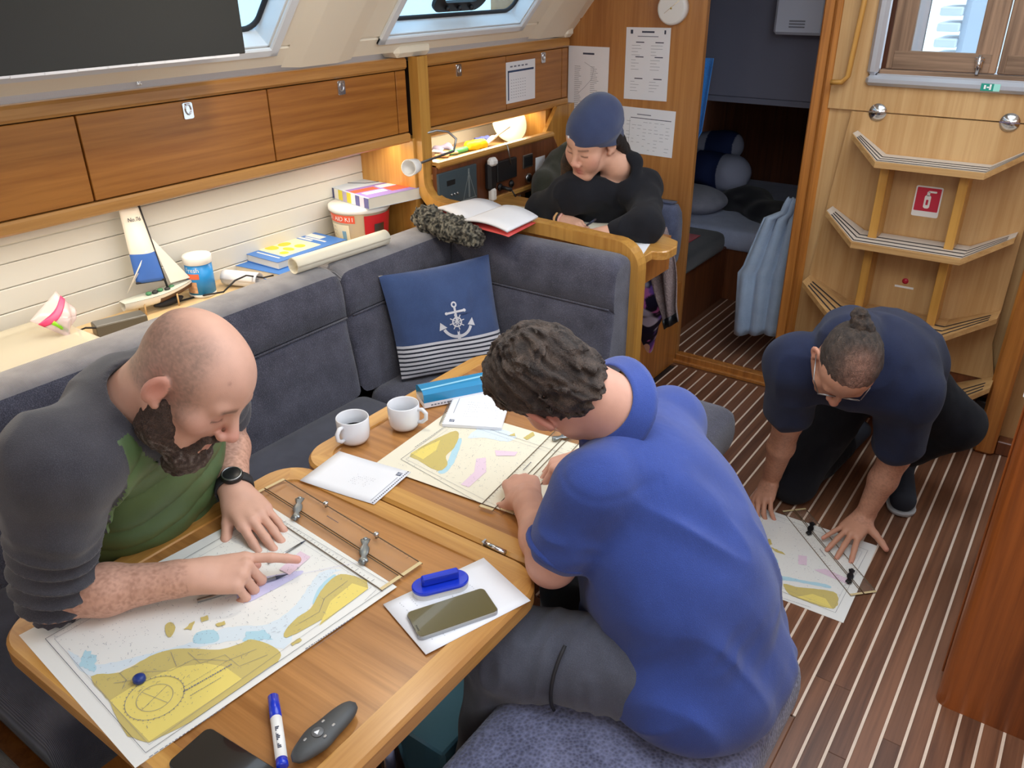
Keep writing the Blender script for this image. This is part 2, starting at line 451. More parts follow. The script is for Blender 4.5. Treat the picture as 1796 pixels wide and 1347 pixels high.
# ------------------------------------------------------------------ hull side behind the shelf: horizontal boards
hw = struct(MB().box(-2.60, -2.445, -0.6, 3.52, -0.05, 1.55), 'wall_starboard', JOINT)
z = 0.69
while z < 1.2:
    MB().box(-2.445, -2.425, -0.6, 3.48, z, z+0.0668, 0, 0.003).build('board', PANEL, hw); z += 0.0685
MB().box(-2.425, -2.412, 0.2, 1.32, 1.085, 1.2, 0, 0.004).build('air_grille', PANEL, hw)
MB().box(-2.425, -2.405, 2.42, 3.02, 1.12, 1.20, 0, 0.012).build('air_duct', PANEL, hw)
# shelf behind the settee back
sh = struct(MB().box(-2.44, -2.04, -0.6, 2.34, 0.77, 0.792, 0, 0.003), 'trim_3', wood('shelf_wood', (222, 196, 152), (200, 166, 116), 'Y', 0.8, 0.45, 0.1))
# the two ends of the lit recess
struct(MB().box(-2.44, -2.14, 2.36, 2.40, 0.6, 1.19, 0, 0.002), 'trim_4', W_VERT)

# ------------------------------------------------------------------ overhead lockers
def latch(mb_parent, y, z, x):
    b = MB(); b.prism(rr(0.034, 0.046, 0.006, 3), 0, 0.004, 0, np.array([[0, 0, 1], [1, 0, 0], [0, 1, 0]], float), (x, y, z), inset=0.0012)
    b.tube([(x+0.004, y+0.009*math.cos(t), z+0.004+0.014*math.sin(t)) for t in np.linspace(0, 2*math.pi, 14)[:-1]], 0.0026, 6, closed=True)
    b.box(x+0.003, x+0.008, y-0.008, y+0.008, z+0.014, z+0.02, 0, 0.002)
    return b.build('latch', CHROME, mb_parent)
XF = -2.15
def locker(y0, y1, cuts, latches, label, ends):
    t = thing('overhead_locker', label, 'cabinet', (-2.3, (y0+y1)/2, 1.19), world=True)
    MB().box(-2.44, XF-0.022, y0, y1, 1.192, 1.452, 0).build('carcass', JOINT, t)
    MB().box(XF-0.03, XF+0.012, y0, y1, 1.436, 1.476, 0, 0.008).build('top_rail', W_RAIL, t)
    MB().box(XF-0.03, XF+0.008, y0, y1, 1.178, 1.212, 0, 0.006).build('bottom_rail', W_RAIL, t)
    MB().box(-2.44, XF-0.03, y0, y1, 1.178, 1.192).build('underside', W_RAIL, t)
    for a, c in zip(cuts[:-1], cuts[1:]):
        d = MB().box(XF-0.02, XF-0.001, a+0.0025, c-0.0025, 1.2155, 1.432, 0, 0.0015).build('door' if c-a > 0.15 else 'filler_panel', W_DOOR, t)
        for yl in latches:
            if a < yl < c: latch(d, yl, 1.405, XF-0.001)
    return t
locker(-0.2, 2.355, [-0.2, 0.4, 1.112, 1.722, 2.298, 2.355], [0.75, 1.435, 2.03], 'long varnished locker above the settee with three flush pull latches', 0)
locker(2.402, 3.47, [2.402, 2.455, 2.98, 3.42, 3.47], [2.66, 3.26], 'varnished locker above the chart table, a lined sheet hung on it', 0)

# ------------------------------------------------------------------ coachroof side, windows, headlining
th = math.atan2(0.155, 0.185)
# local axes of the sloping side: y along the boat, s up the slope
SX0, SZ0 = -2.135, 1.50
def slope(y, s, n=0.0): return (SX0+s*math.sin(th)+n*math.cos(th), y, SZ0+s*math.cos(th)-n*math.sin(th))
Rsl = np.array([[math.cos(th), 0, math.sin(th)], [0, 1, 0], [-math.sin(th), 0, math.cos(th)]])   # local x = inward normal, z = up the slope
wc = MB()
def sbox(y0, y1, s0, s1, n0=-0.05, n1=0.0, bev=0.0, mi=0): wc.box(n0, n1, y0, y1, s0, s1, mi, bev, Rsl, (SX0, 0, SZ0))
S1 = 0.075
wins = [(0.55, 1.70), (2.20, 2.99)]
sbox(-0.6, 3.49, -0.015, S1, -0.05, 0.0, 0.012)
sbox(-0.6, 3.49, 0.36, 0.60)
prev = -0.6
for a, c in wins+[(3.49, 3.49)]:
    if a > prev: sbox(prev, a, S1, 0.36)
    prev = c
wr = struct(wc, 'wall_cabin_side', GEL)
for a, c in ((1.78, 2.08), (3.13, 3.47)):       # moulded ribs between the windows
    b = MB()
    b.prism([(0, a), (0.009, a+0.07), (0.009, c-0.07), (0, c)][::-1], -0.012, 0.6, 0, Rsl, (SX0, 0, SZ0)); b.build('moulded_rib', GEL, wr)
MB().box(-2.21, -2.118, 2.28, 2.47, 1.478, 1.528, 0, 0.016).build('moulded_foot', GEL, wr)
MB().box(-2.21, -2.118, 3.40, 3.475, 1.478, 1.528, 0, 0.016).build('moulded_foot', GEL, wr)
MB().box(-2.40, -2.20, -0.6, 3.48, 1.455, 1.52).build('recess_liner', GREYV, wr)
GLASS = clear('tinted_window', (205, 228, 240), 0.9, 0.03)
WHT = plain('window_surround', (225, 232, 238), 0.3)
for n, (a, c) in enumerate(wins):
    b = MB()
    for (y0, y1, s0, s1) in ((a-.035, c+.035, S1-0.03, S1), (a-.035, c+.035, 0.36, 0.39), (a-.035, a, S1-.03, .39), (c, c+.035, S1-.03, .39)):
        b.box(-0.002, 0.012, y0, y1, s0, s1, 0, 0.004, Rsl, (SX0, 0, SZ0))
    for (y0, y1, s0, s1) in ((a, c, S1, S1+0.006), (a, a+.006, S1, .36), (c-.006, c, S1, .36)):
        b.box(-0.075, 0.0, y0, y1, s0, s1, 0, 0, Rsl, (SX0, 0, SZ0))
    w = struct(b, 'window_%d' % (n+1), WHT)
    MB().box(-0.075, -0.069, a, c, S1, 0.36, 0, 0, Rsl, (SX0, 0, SZ0)).build('pane', GLASS, w)
    b = MB(); b.prism([], 0, 0) if False else None
    fr = rr(c-a-0.02, 0.36-S1-0.02, 0.04, 5, (a+c)/2, (S1+0.36)/2)
    b.tube([np.array([-0.064, p[0], p[1]])@Rsl.T+np.array([SX0, 0, SZ0]) for p in fr], 0.008, 6, closed=True); b.build('gasket', RUB, w)
    if n == 1:      # opening port with its dark frame and knobs
        o = MB(); f2 = rr(0.30, 0.20, 0.05, 5, 2.60, S1+0.135)
        f3 = rr(0.21, 0.12, 0.03, 5, 2.60, S1+0.135)
        k = len(f2); V = [(-0.052, *p) for p in f2]+[(-0.052, *p) for p in f3]+[(-0.066, *p) for p in f2]+[(-0.066, *p) for p in f3]
        F = []
        for i in range(k):
            j = (i+1) % k; F += [(i, j, k+j, k+i), (2*k+j, 2*k+i, 3*k+i, 3*k+j), (j, i, 2*k+i, 2*k+j), (k+i, k+j, 3*k+j, 3*k+i)]
        o.add(V, F, 0, False, Rsl, (SX0, 0, SZ0))
        for yy in (2.53, 2.60, 2.67): o.ball(np.array([-0.045, yy, S1+0.055])@Rsl.T+np.array([SX0, 0, SZ0]), 0.010, 6)
        o.build('port_frame', BLACK, w)
# headlining with the hatch over the table left open
cb = MB()
XI = SX0+0.6*math.sin(th)
for (x0, x1, y0, y1) in ((XI-0.03, -0.9, -1.5, 3.5), (0.25, 1.3, -1.5, 3.5), (-0.9, 0.25, -1.5, 0.5), (-0.9, 0.25, 2.05, 2.4), (-0.9, 0.25, 3.1, 3.5)):
    cb.box(x0, x1, y0, y1, 2.06, 2.10)
struct(cb, 'ceiling', GEL)
# port side of the cabin and the forward end (behind the camera): they only bound the light
struct(MB().box(1.25, 1.30, -1.6, 3.5, -0.05, 2.1), 'wall_port', W_BULK)
struct(MB().box(-2.6, 1.3, -1.65, -1.6, -0.05, 2.1), 'wall_forward', W_BULK)

# ------------------------------------------------------------------ aft bulkhead and the door to the aft cabin
BY = 3.48
struct(MB().box(-2.6, -1.487, BY, BY+0.025, -0.02, 2.1), 'wall_aft', W_BULK)
struct(MB().box(-1.49, -1.0, BY-0.005, BY+0.04, 0.0, 0.045, 0, 0.003).box(-1.52, -0.98, BY-0.02, BY+0.0, 0.0, 0.018, 0, 0.003), 'trim_5', W_JAMB)
dj = struct(MB().box(-1.006, -0.962, BY-0.035, BY+0.03, 0.0, 2.1, 0, 0.006).box(-0.962, -0.925, BY-0.05, BY+0.02, 0.0, 2.1, 0, 0.01), 'door_1', W_JAMB)
# aft cabin
af = struct(MB().box(-2.3, -0.8, BY+0.03, 5.6, 0.0, 0.036), 'floor_aft', JOINT)
for k in range(-33, -17):
    xc = S0+SP*k
    strip(xc-0.0036, xc+0.0036, BY+0.04, 4.32, af, 0.05); plank(xc+0.0036, xc+SP-0.0036, BY+0.04, 4.32, af, 0.05)
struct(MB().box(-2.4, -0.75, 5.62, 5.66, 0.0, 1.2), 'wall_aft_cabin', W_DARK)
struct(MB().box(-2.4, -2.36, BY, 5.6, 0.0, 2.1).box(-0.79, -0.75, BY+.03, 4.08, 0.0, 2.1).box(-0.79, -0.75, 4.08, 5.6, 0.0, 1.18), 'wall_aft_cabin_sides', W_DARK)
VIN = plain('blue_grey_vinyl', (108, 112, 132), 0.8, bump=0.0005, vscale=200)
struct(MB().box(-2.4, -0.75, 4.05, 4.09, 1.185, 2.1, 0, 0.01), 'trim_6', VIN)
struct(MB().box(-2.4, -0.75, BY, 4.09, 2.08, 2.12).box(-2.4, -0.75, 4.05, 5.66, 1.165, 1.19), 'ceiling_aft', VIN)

# ------------------------------------------------------------------ companionway bulkhead, hatch and steps
CY = 3.43
cw = MB()
cw.box(-0.93, 0.6, CY, CY+0.03, 1.262, 1.365); cw.box(-0.93, -0.80, CY, CY+0.03, 1.365, 2.1); cw.box(0.02, 0.6, CY, CY+0.03, 1.365, 2.1)
cw.box(-0.93, -0.55, CY+0.012, CY+0.03, 0.0, 1.262); cw.box(-0.55, 0.3, CY+0.03, CY+0.05, 0.0, 1.262)
struct(cw, 'wall_companionway', W_STEPP)
hb = MB()
prof = [(-0.775, 1.385), (0.0, 1.385)]
for (x0, x1, z0, z1) in ((-0.805, 0.04, 1.355, 1.392), (-0.805, -0.765, 1.392, 2.08), (0.0, 0.04, 1.392, 2.08)):
    hb.box(x0, x1, CY-0.022, CY+0.03, z0, z1, 0, 0.012)
hb.box(-0.77, 0.005, CY-0.008, CY+0.03, 1.388, 1.398, 0, 0.002)
d2 = struct(hb, 'door_2', ALU)
W_OLD = wood('weathered_teak', (150, 118, 92), (104, 78, 58), 'Z', 1.0, 0.65, 0.0, 1.2, 0.06)
W_OLDX = wood('weathered_teak_rail', (146, 116, 92), (104, 80, 60), 'X', 1.0, 0.65, 0.0, 1.2, 0.06)
MB().box(-0.765, 0.0, CY-0.004, CY+0.04, 1.392, 1.412, 0, 0.004).build('sill', W_OLDX, d2)
GL2 = clear('door_glass', (235, 245, 250), 0.93, 0.02)
for x0, x1 in ((-0.748, -0.385), (-0.380, -0.015)):
    lf = MB().box(x0, x0+0.075, CY+0.012, CY+0.036, 1.414, 2.07, 0, 0.003).build('door_leaf', W_OLD, d2)
    MB().box(x1-0.075, x1, CY+0.012, CY+0.036, 1.414, 2.07, 0, 0.003).build('stile', W_OLD, lf)
    MB().box(x0+0.02, x1-0.02, CY+0.010, CY+0.034, 1.414, 1.478, 0, 0.003).build('bottom_rail', W_OLDX, lf)
    MB().box(x0+0.07, x1-0.07, CY+0.022, CY+0.026, 1.47, 2.07).build('pane', GL2, lf)
b = MB(); b.box(-0.452, -0.428, CY-0.004, CY+0.012, 1.43, 1.46, 0, 0.003); b.tube([(-0.44, CY-0.006, 1.412), (-0.44, CY-0.006, 1.475)], 0.006, 8); b.box(-0.456, -0.424, CY-0.008, CY+0.0, 1.455, 1.468, 0, 0.003)
b.build('bolt', CHROME, d2)
GREEN = plain('sign_green', (20, 140, 120), 0.5)
b = MB(); b.box(-0.415, -0.375, CY-0.0235, CY-0.022, 1.362, 1.386, 0); b.box(-0.375, -0.355, CY-0.0235, CY-0.022, 1.362, 1.386, 1)
b.box(-0.405, -0.399, CY-0.0242, CY-0.0235, 1.368, 1.381, 2); b.box(-0.396, -0.386, CY-0.0242, CY-0.0235, 1.372, 1.376, 2); b.box(-0.388, -0.382, CY-0.0242, CY-0.0235, 1.366, 1.384, 2)
tag(b.build('exit_sign', [GREEN, plain('sign_mint', (150, 215, 200), 0.5), WHITE]), 'small green emergency exit sticker under the companionway doors', 'sign')
# cockpit seen through the glass: pale moulded deck, coaming and steering pedestal
OUT = plain('deck_gelcoat', (235, 240, 244), 0.5)
struct(MB().box(-2.6, 1.8, 4.1, 8.0, 1.20, 1.26).box(-0.74, 1.8, CY+0.06, 4.1, 1.20, 1.26).box(-2.6, -1.25, 4.3, 6.0, 1.26, 1.55, 0, 0.05).box(0.4, 1.8, CY+0.6, 6.0, 1.26, 1.6, 0, 0.05), 'deck', OUT)
t = thing('steering_pedestal', 'white steering pedestal with rail in the cockpit beyond the doors', 'pedestal', (-1.15, 5.2, 1.3), world=True)
MB().box(-1.25, -1.0, 5.2, 5.45, 1.3, 1.75, 0, 0.05).build('column', plain('pedestal_white', (205, 220, 235), 0.4), t)
MB().tube([(-1.42, 5.1, 1.3), (-1.42, 5.1, 1.95), (-1.38, 5.1, 2.0), (-1.0, 5.1, 2.0), (-0.96, 5.1, 1.95), (-0.96, 5.1, 1.3)], 0.018, 8).build('grab_rail', CHROME, t)
t = thing('cockpit_table', 'pale folded cockpit table with slatted side beyond the doors', 'table', (-0.62, 4.9, 1.3), world=True)
MB().box(-0.72, -0.52, 4.7, 5.4, 1.3, 1.82, 0, 0.03).build('body', plain('table_grey', (200, 214, 228), 0.4), t)
for k in range(5): MB().box(-0.82, -0.72, 4.69, 5.0, 1.33+0.07*k, 1.37+0.07*k, 0, 0.006).build('slat', OUT, t)

# the steps: a panel, three winged treads with rubber strips, two uprights between them
st = thing('companionway_steps', 'varnished companionway steps with winged treads under the hatch', 'steps', (-0.53, CY-0.1, 0), world=True)
pn = [(-0.835, 1.258), (-0.905, 0.48), (-0.905, 0.30), (-0.13, 0.30), (-0.17, 0.45), (-0.17, 1.258)]
Rxz = np.array([[1, 0, 0], [0, 0, -1], [0, 1, 0]], float)
MB().prism([(x, z) for x, z in pn], 0, 0.02, 0, Rxz, (0, CY+0.008, 0)).build('panel', W_STEPP, st)
MB().box(-0.93, -0.1, CY-0.004, CY+0.010, 0.0, 0.31).build('base_panel', W_DARK, st)
A3_ = lambda *p: np.array(p, float)
def tread(zc, xl, xr, half, yb, yf, rise, parent):
    th_ = 0.021; xc = (xl+xr)/2; a, c = xc-half, xc+half
    prof = [(xl, zc+rise), (a, zc), (c, zc), (xr, zc+rise)]
    V = []; F = []
    back = [(xl, zc+rise), (a, zc), (c, zc), (xr, zc+rise)]
    yfs = [yb-(yb-yf)*0.45, yf, yf, yb-(yb-yf)*0.45]
    for (x, zz), y in zip(prof, yfs):
        V += [(x, yb, zz), (x, y, zz), (x, y, zz-th_), (x, yb, zz-th_)]
    for i in range(3):
        o = 4*i; n = o+4
        F += [(o, o+1, n+1, n), (o+1, o+2, n+2, n+1), (o+2, o+3, n+3, n+2), (o+3, o, n, n+3)]
    F += [(0, 3, 2, 1), (12, 13, 14, 15)]
    b = MB(); b.add(V, F)
    t = b.build('tread', W_STEP, parent)
    if zc > 0.7:
        wpd = MB()
        for i in range(3):
            p0, p1 = np.array(V[4*i]), np.array(V[4*i+4]); q0, q1 = np.array(V[4*i+1]), np.array(V[4*i+5]); u_ = A3_(0, 0, .0007)
            wpd.add([p0*.9+q0*.1+u_, q0*.92+p0*.08+u_, q1*.92+p1*.08+u_, p1*.9+q1*.1+u_], [(0, 1, 2, 3)])
        wpd.build('worn_inlay', plain('worn_inlay', (196, 184, 170), 0.6), t)
    for q in (0.28, 0.55, 0.82):
        s = MB(); pts = []
        for (x, zz), y, e in zip(prof, yfs, (0.16, 0, 0, -0.16)):
            xx = x+e*abs(prof[1][0]-xl); z2 = zz if e == 0 else zz-rise*0.16; yy = y if e == 0 else y+(yf-y)*0.16
            pts.append((xx, yb+(yy-yb)*(0.22+0.75*q), z2))
        for p0, p1 in zip(pts[:-1], pts[1:]):
            p0, p1 = np.array(p0), np.array(p1)
            s.add([p0+(0, -.006, .0012), p1+(0, -.006, .0012), p1+(0, .006, .0012), p0+(0, .006, .0012)], [(0, 1, 2, 3)])
        s.build('grip_strip', RUB, t)
YF = [3.24, 3.19, 3.14]
for i, (zc, xl, xr, hf) in enumerate(((1.115, -0.80, -0.20, 0.18), (0.815, -0.845, -0.185, 0.19), (0.515, -0.89, -0.17, 0.195), (0.245, -0.80, -0.13, 0.19))):
    tread(zc, xl, xr, hf, CY-0.006, 3.24-0.03*i, 0.075, st)
for zt, zb in ((1.09, 0.815), (0.79, 0.515)):
    for xc in (-0.655, -0.385):
        MB().box(xc-0.016, xc+0.016, CY-0.12, CY-0.006, zb, zt, 0, 0.002).build('upright', W_VERT, st)
for xc in (-0.74, -0.30):
    b = MB(); b.lathe([(0.032, 0), (0.032, 0.003), (0.0, 0.005)], 20, 0, Rxz, (xc, CY-0.012, 1.262)); b.box(xc-0.032, xc+0.032, CY-0.0185, CY-0.015, 1.260, 1.264, 0); b.build('hinge', CHROME, st)
for x, z_ in ((-0.18, 0.245),): pass
RED = plain('sign_red', (196, 40, 66), 0.45)
b = MB(); b.prism(rr(0.094, 0.115, 0.006, 3), 0, 0.001, 1, Rxz, (-0.505, CY-0.0125, 0.955)); b.prism(rr(0.084, 0.088, 0.003, 3), 0, 0.001, 0, Rxz, (-0.505, CY-0.0137, 0.963))
b.prism(rr(0.022, 0.05, 0.008, 4), 0, 0.0008, 1, Rxz, (-0.505, CY-0.0147, 0.955)); b.prism(rr(0.010, 0.016, 0.002, 2), 0, 0.0008, 1, Rxz, (-0.505, CY-0.0147, 0.985))
b.prism(rr(0.03, 0.007, 0.003, 2), 0, 0.0008, 1, Rxz, (-0.492, CY-0.0147, 0.993)); b.prism(rr(0.008, 0.02, 0.002, 2), 0, 0.0008, 0, Rxz, (-0.505, CY-0.0157, 0.953))
tag(b.build('fire_extinguisher_sign', [RED, WHITE]), 'red and white fire extinguisher sticker on the steps panel', 'sign')
b = MB(); b.lathe([(0.012, 0), (0.012, 0.001)], 14, 0, Rxz, (-0.52, CY-0.0125, 0.635)); b.build('warning_dot', RED)
o = bpy.data.objects['warning_dot']; tag(o, 'tiny round red sticker low on the steps panel', 'sticker')
tag(MB().box(-0.555, -0.485, CY-0.014, CY-0.0125, 0.606, 0.614).build('label_strip', WHITE), 'thin white label strip below the round red sticker', 'sticker')
t = thing('floor_socket', 'black fitting with white plate low beside the steps', 'socket', (-0.14, CY-0.05, 0.15), world=True)
MB().box(-0.17, -0.12, CY-0.05, CY-0.006, 0.16, 0.22, 0, 0.004).build('housing', BLACK, t)
MB().box(-0.19, -0.12, CY-0.055, CY-0.006, 0.13, 0.155, 0, 0.003).build('plate', WHITE, t)
# post, hand hole and the dark doorway to the right of the steps
struct(MB().box(-0.135, -0.06, CY-0.06, CY+0.03, 0.0, 2.1, 0, 0.012), 'trim_7', W_JAMB)
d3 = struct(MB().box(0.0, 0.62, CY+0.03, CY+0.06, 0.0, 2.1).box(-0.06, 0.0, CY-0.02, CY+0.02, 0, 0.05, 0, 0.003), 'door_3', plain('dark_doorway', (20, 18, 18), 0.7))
MB().box(0.02, 0.03, CY-0.002, CY+0.03, 0.18, 0.26, 0, 0.002).build('door_handle', STEEL, d3)
struct(MB().box(-0.06, 0.6, CY-0.03, CY+0.03, 0.0, 0.06, 0, 0.004), 'trim_8', W_DARK)
# grab loop beside the hatch
t = thing('grab_handle', 'varnished loop handrail standing beside the hatch frame', 'handrail', (-0.88, CY-0.02, 1.3), world=True)
MB().tube([(-0.925, CY-0.03, 1.36), (-0.885, CY-0.03, 1.362), (-0.866, CY-0.03, 1.385), (-0.846, CY-0.03, 1.75), (-0.84, CY-0.03, 2.06)], 0.013, 8, flat=0.8).build('rail', W_VERT, t)
# galley end panel on the right
g = thing('galley_cabinet', 'orange brown galley cabinet end with rounded corner on the right', 'cabinet', (0.3, 2.2, 0), world=True)
b = MB(); R0 = 0.03
b.prism([(0.0, 2.62), (0.0, 1.915+R0)]+[(R0-R0*math.cos(a), 1.915+R0-R0*math.sin(a)) for a in np.linspace(0, math.pi/2, 7)[1:]]+[(0.7, 1.915), (0.7, 2.62)], 0.0, 0.92, 0); b.build('body', W_GAL, g)
MB().box(-0.012, 0.72, 1.89, 2.62, 0.92, 0.95, 0, 0.006).build('worktop', WHITE, g)
MB().box(-0.006, 0.0, 2.02, 2.60, 0.02, 0.9, 0, 0.002).build('side_door', W_GAL, g)
# ------------------------------------------------------------------ settee
se = thing('settee', 'slate grey upholstered U shaped settee along the lit hull side', 'sofa', (-1.6, 1.0, 0), world=True)
PROF = [(0.0, .455), (-.006, .53), (-.014, .60), (-.022, .68), (-.028, .728), (-.040, .737), (-.026, .746), (-.030, .80), (-.038, .85), (-.052, .882), (-.085, .897), (-.135, .899), (-.17, .897), (-.20, .885), (-.208, .86), (-.208, .455)]
def cushion_back(a, c, fn, name, mats, parent, splits=10, puff=0.006):
    """sweep the back profile from a to c; fn(t, d, z) -> point; ends softly rounded"""
    ts = [a, a+.004, a+.014, a+.035]+list(np.linspace(a+.07, c-.07, splits))+[c-.035, c-.014, c-.004, c]
    sc = [.030, .016, .006, .001]+[0]*splits+[.001, .006, .016, .030]
    cz, cd = .68, -.10
    V = []; K = len(PROF); F = []; mi = []
    for t, s in zip(ts, sc):
        for d, z in PROF:
            ux, uz = d-cd, z-cz; l = math.hypot(ux, uz)
            V.append(fn(t, cd+ux*(1-s/l), cz+uz*(1-s/l)))
    b = MB()
    for i in range(len(ts)-1):
        for k in range(K-1): F.append((i*K+k, i*K+k+1, (i+1)*K+k+1, (i+1)*K+k)); mi.append(1 if 9 <= k <= 13 else 0)
    b.add(V, F, 0, True); b.m = mi
    n = len(ts)-1
    for f in ([k for k in range(K)][::-1], [n*K+k for k in range(K)]): b.f.append(f); b.m.append(0); b.s.append(False)
    o = b.build(name, mats, parent)
    # piped seam below the head roll
    p = MB(); p.tube([fn(t, -.027, .737) for t in np.linspace(a+.012, c-.012, 12)], 0.0032, 6); p.build('piping', SOFA, o)
    return o
SOFAE = cloth('rib_upholstery_end', (98, 99, 116), (50, 52, 66), 120, rib='X')
XB = -1.868
fx = lambda t, d, z: (XB+d, t, z)
cushion_back(-0.7, 1.728, fx, 'back_cushion', [SOFA, SOFAT], se, 16)
cushion_back(1.734, 2.30, fx, 'back_cushion', [SOFA, SOFAT], se)
def fy(t, d, z):
    return (t, 2.235-d*0.72, z+(0.006 if z > .8 else 0))
cushion_back(-1.90, -1.205, fy, 'back_cushion', [SOFA, SOFA], se)
def seat_cushion(x0, x1, y0, y1, z0, z1, r, name, mats, parent, crown=0.012, n=14, rc=0.05):
    """rounded slab: superellipse plan, soft edges, slightly crowned top"""
    b = MB(); cx, cy, hx, hy = (x0+x1)/2, (y0+y1)/2, (x1-x0)/2, (y1-y0)/2
    def ring(ins, z):
        return [(x, y, z) for x, y in rr(2*(hx-ins), 2*(hy-ins), max(rc-ins*.5, .01), 6, cx, cy)]
    R = [ring(r*.9, z0)]
    for k in range(7):
        a = math.pi*k/6-math.pi/2
        R.append(ring(r*.35*(1-math.cos(a)), (z0+z1)/2+(z1-z0)/2*math.sin(a)*.86))
    R.append(ring(r*.55, z1-.003)); R.append(ring(r*1.1, z1)); R.append(ring(min(hx, hy)*.5, z1+crown*.8))
    K = len(R[0]); V = [p for q in R for p in q]; F = []
    for i in range(len(R)-1):
        for k in range(K): l = (k+1) % K; F.append((i*K+k, i*K+l, (i+1)*K+l, (i+1)*K+k))
    F.append(list(range(K))[::-1]); F.append([(len(R)-1)*K+k for k in range(K)])
    b.add(V, F, 0, True)
    return b.build(name, mats, parent)
SEATC = cloth('seat_upholstery', (84, 86, 104), (42, 44, 58), 150, rib='Y')
SEATF = cloth('forward_seat_upholstery', (86, 80, 78), (40, 38, 38), 130, rib='Y', bump=0.002)
seat_cushion(-1.90, -1.33, .36, 1.752, .30, .458, .05, 'seat_cushion', SEATC, se)
seat_cushion(-1.90, -0.765, 1.76, 2.37, .30, .458, .05, 'seat_cushion', SOFA, se)
seat_cushion(-1.90, -0.80, -.5, .315, .30, .452, .05, 'seat_cushion', SEATF, se)
MB().box(-2.07, -1.38, -.7, 2.24, 0.0, .31).box(-1.4, -.80, 1.80, 2.34, 0, .31).box(-1.4, -.85, -.6, .27, 0, .31).build('base', W_JAMB, se)

# ------------------------------------------------------------------ saloon table
TZ = 0.70
tb = thing('saloon_table', 'varnished folding saloon table with rounded raised rails, charts spread on it', 'table', (-1.04, 1.06, 0), world=True)
def leaf(x0, x1, y0, y1):
    cx, cy = (x0+x1)/2, (y0+y1)/2; w, h = x1-x0, y1-y0
    o = MB().prism(rr(w-.04, h-.04, .06, 6, cx, cy), TZ-.03, TZ, 0).build('leaf', W_TAB, tb)
    out = rr(w, h, .085, 8, cx, cy); inn = rr(w-.11, h-.11, .05, 8, cx, cy)
    b = MB(); K = len(out); top = TZ+.0035
    o2 = rr(w-.012, h-.012, .08, 8, cx, cy); i2 = rr(w-.100, h-.100, .055, 8, cx, cy)
    V = [(x, y, TZ-.032) for x, y in out]+[(x, y, TZ-.004) for x, y in out]+[(x, y, top) for x, y in o2]+[(x, y, top) for x, y in i2]+[(x, y, TZ-.006) for x, y in inn]+[(x, y, TZ-.032) for x, y in inn]
    F = []; mi = []
    for i in range(6):
        for k in range(K):
            l = (k+1) % K; j = (i+1) % 6; F.append((i*K+k, i*K+l, j*K+l, j*K+k))
            p, q = np.array(out[k]), np.array(out[l]); mi.append(0 if abs(p[0]-q[0]) > abs(p[1]-q[1]) else 1)
    b.add(V, F, 0, False); b.m = mi
    b.build('fiddle_rail', [W_FID, W_FIDY], o)
    return o
leaf(-1.415, -.668, .352, 1.057)
leaf(-1.415, -.668, 1.062, 1.83)
for px in ((845, 955, 883, 973),):
    p0, p1 = oz(px[0], px[1], TZ+.004), oz(px[2], px[3], TZ+.004)
    b = MB(); b.tube([(p0[0], 1.0595, TZ+.005), (p1[0], 1.0595, TZ+.005)], .0055, 8)
    b.box(p0[0], p0[0]+.004, 1.053, 1.066, TZ+.002, TZ+.0115); b.build('hinge', CHROME, tb)
GLOSSD = plain('dark_polished_leg', (38, 28, 24), 0.12, coat=0.5)
b = MB(); b.lathe([(.12, .03), (.115, .30), (.085, .52), (.08, .665)], 24, 0, None, (-.90, .70, 0)); b.build('pedestal', GLOSSD, tb)
b = MB(); b.tube([(-.79, .70, .0), (-.79, .70, .66)], .016, 8); b.build('strut', CHROME, tb)
b = MB(); b.lathe([(.16, 0), (.16, .02), (.12, .035)], 24, 0, None, (-.90, .70, 0)); b.build('foot_plate', STEEL, tb)

# ------------------------------------------------------------------ bench on the near side of the table
be = thing('bench', 'slate blue upholstered bench between table and gangway', 'bench', (-.47, .75, 0), world=True)
seat_cushion(-.708, -.232, .05, 1.425, .34, .476, .055, 'seat_cushion', STOOLC, be, 0.01, rc=.10)
MB().box(-.68, -.275, .10, 1.38, .26, .345, 0, .01).build('frame', W_JAMB, be)
for x in (-.65, -.305):
    for y in (.16, 1.32): MB().box(x-.025, x+.025, y-.025, y+.025, 0, .27, 0, .004).build('leg', W_JAMB, be)

# ------------------------------------------------------------------ chart table: post, arch, divider, desk, instrument panel
nv = thing('chart_table', 'varnished chart table with curved arch frame and instrument panel behind settee', 'desk', (-1.65, 2.6, 0), world=True)
def band(path, w):
    P = np.array(path, float); d = np.gradient(P, axis=0); n = np.stack([-d[:, 1], d[:, 0]], 1); n /= np.linalg.norm(n, axis=1)[:, None]
    return np.concatenate([P+n*w/2, (P-n*w/2)[::-1]])
def arc(cx, cz, r, a0, a1, n=8): return [(cx+r*math.cos(math.radians(a)), cz+r*math.sin(math.radians(a))) for a in np.linspace(a0, a1, n)]
path = [(-2.13, 1.478), (-2.13, 1.30), (-2.13, 1.05)]+arc(-2.03, 1.04, .10, 180, 270)+[(-1.9, .936), (-1.7, .932), (-1.5, .928), (-1.30, .918)]+arc(-1.272, .843, .075, 90, 0)+[(-1.197, .70), (-1.197, .4), (-1.197, .0)]
path = [p for i, p in enumerate(path) if i == 0 or math.hypot(p[0]-path[i-1][0], p[1]-path[i-1][1]) > 1e-4]
bd = band(path, .044); K = len(path)
b = MB()
V = [(x, 2.372, z) for x, z in bd]+[(x, 2.428, z) for x, z in bd]; n2 = len(bd); F = []
for i in range(K-1):
    a, c = i, n2-1-i
    F += [(a, a+1, c-1, c)[::-1], (n2+a, n2+a+1, n2+c-1, n2+c), (a, n2+a, n2+a+1, a+1)[::-1], (c, c-1, n2+c-1, n2+c)[::-1]]
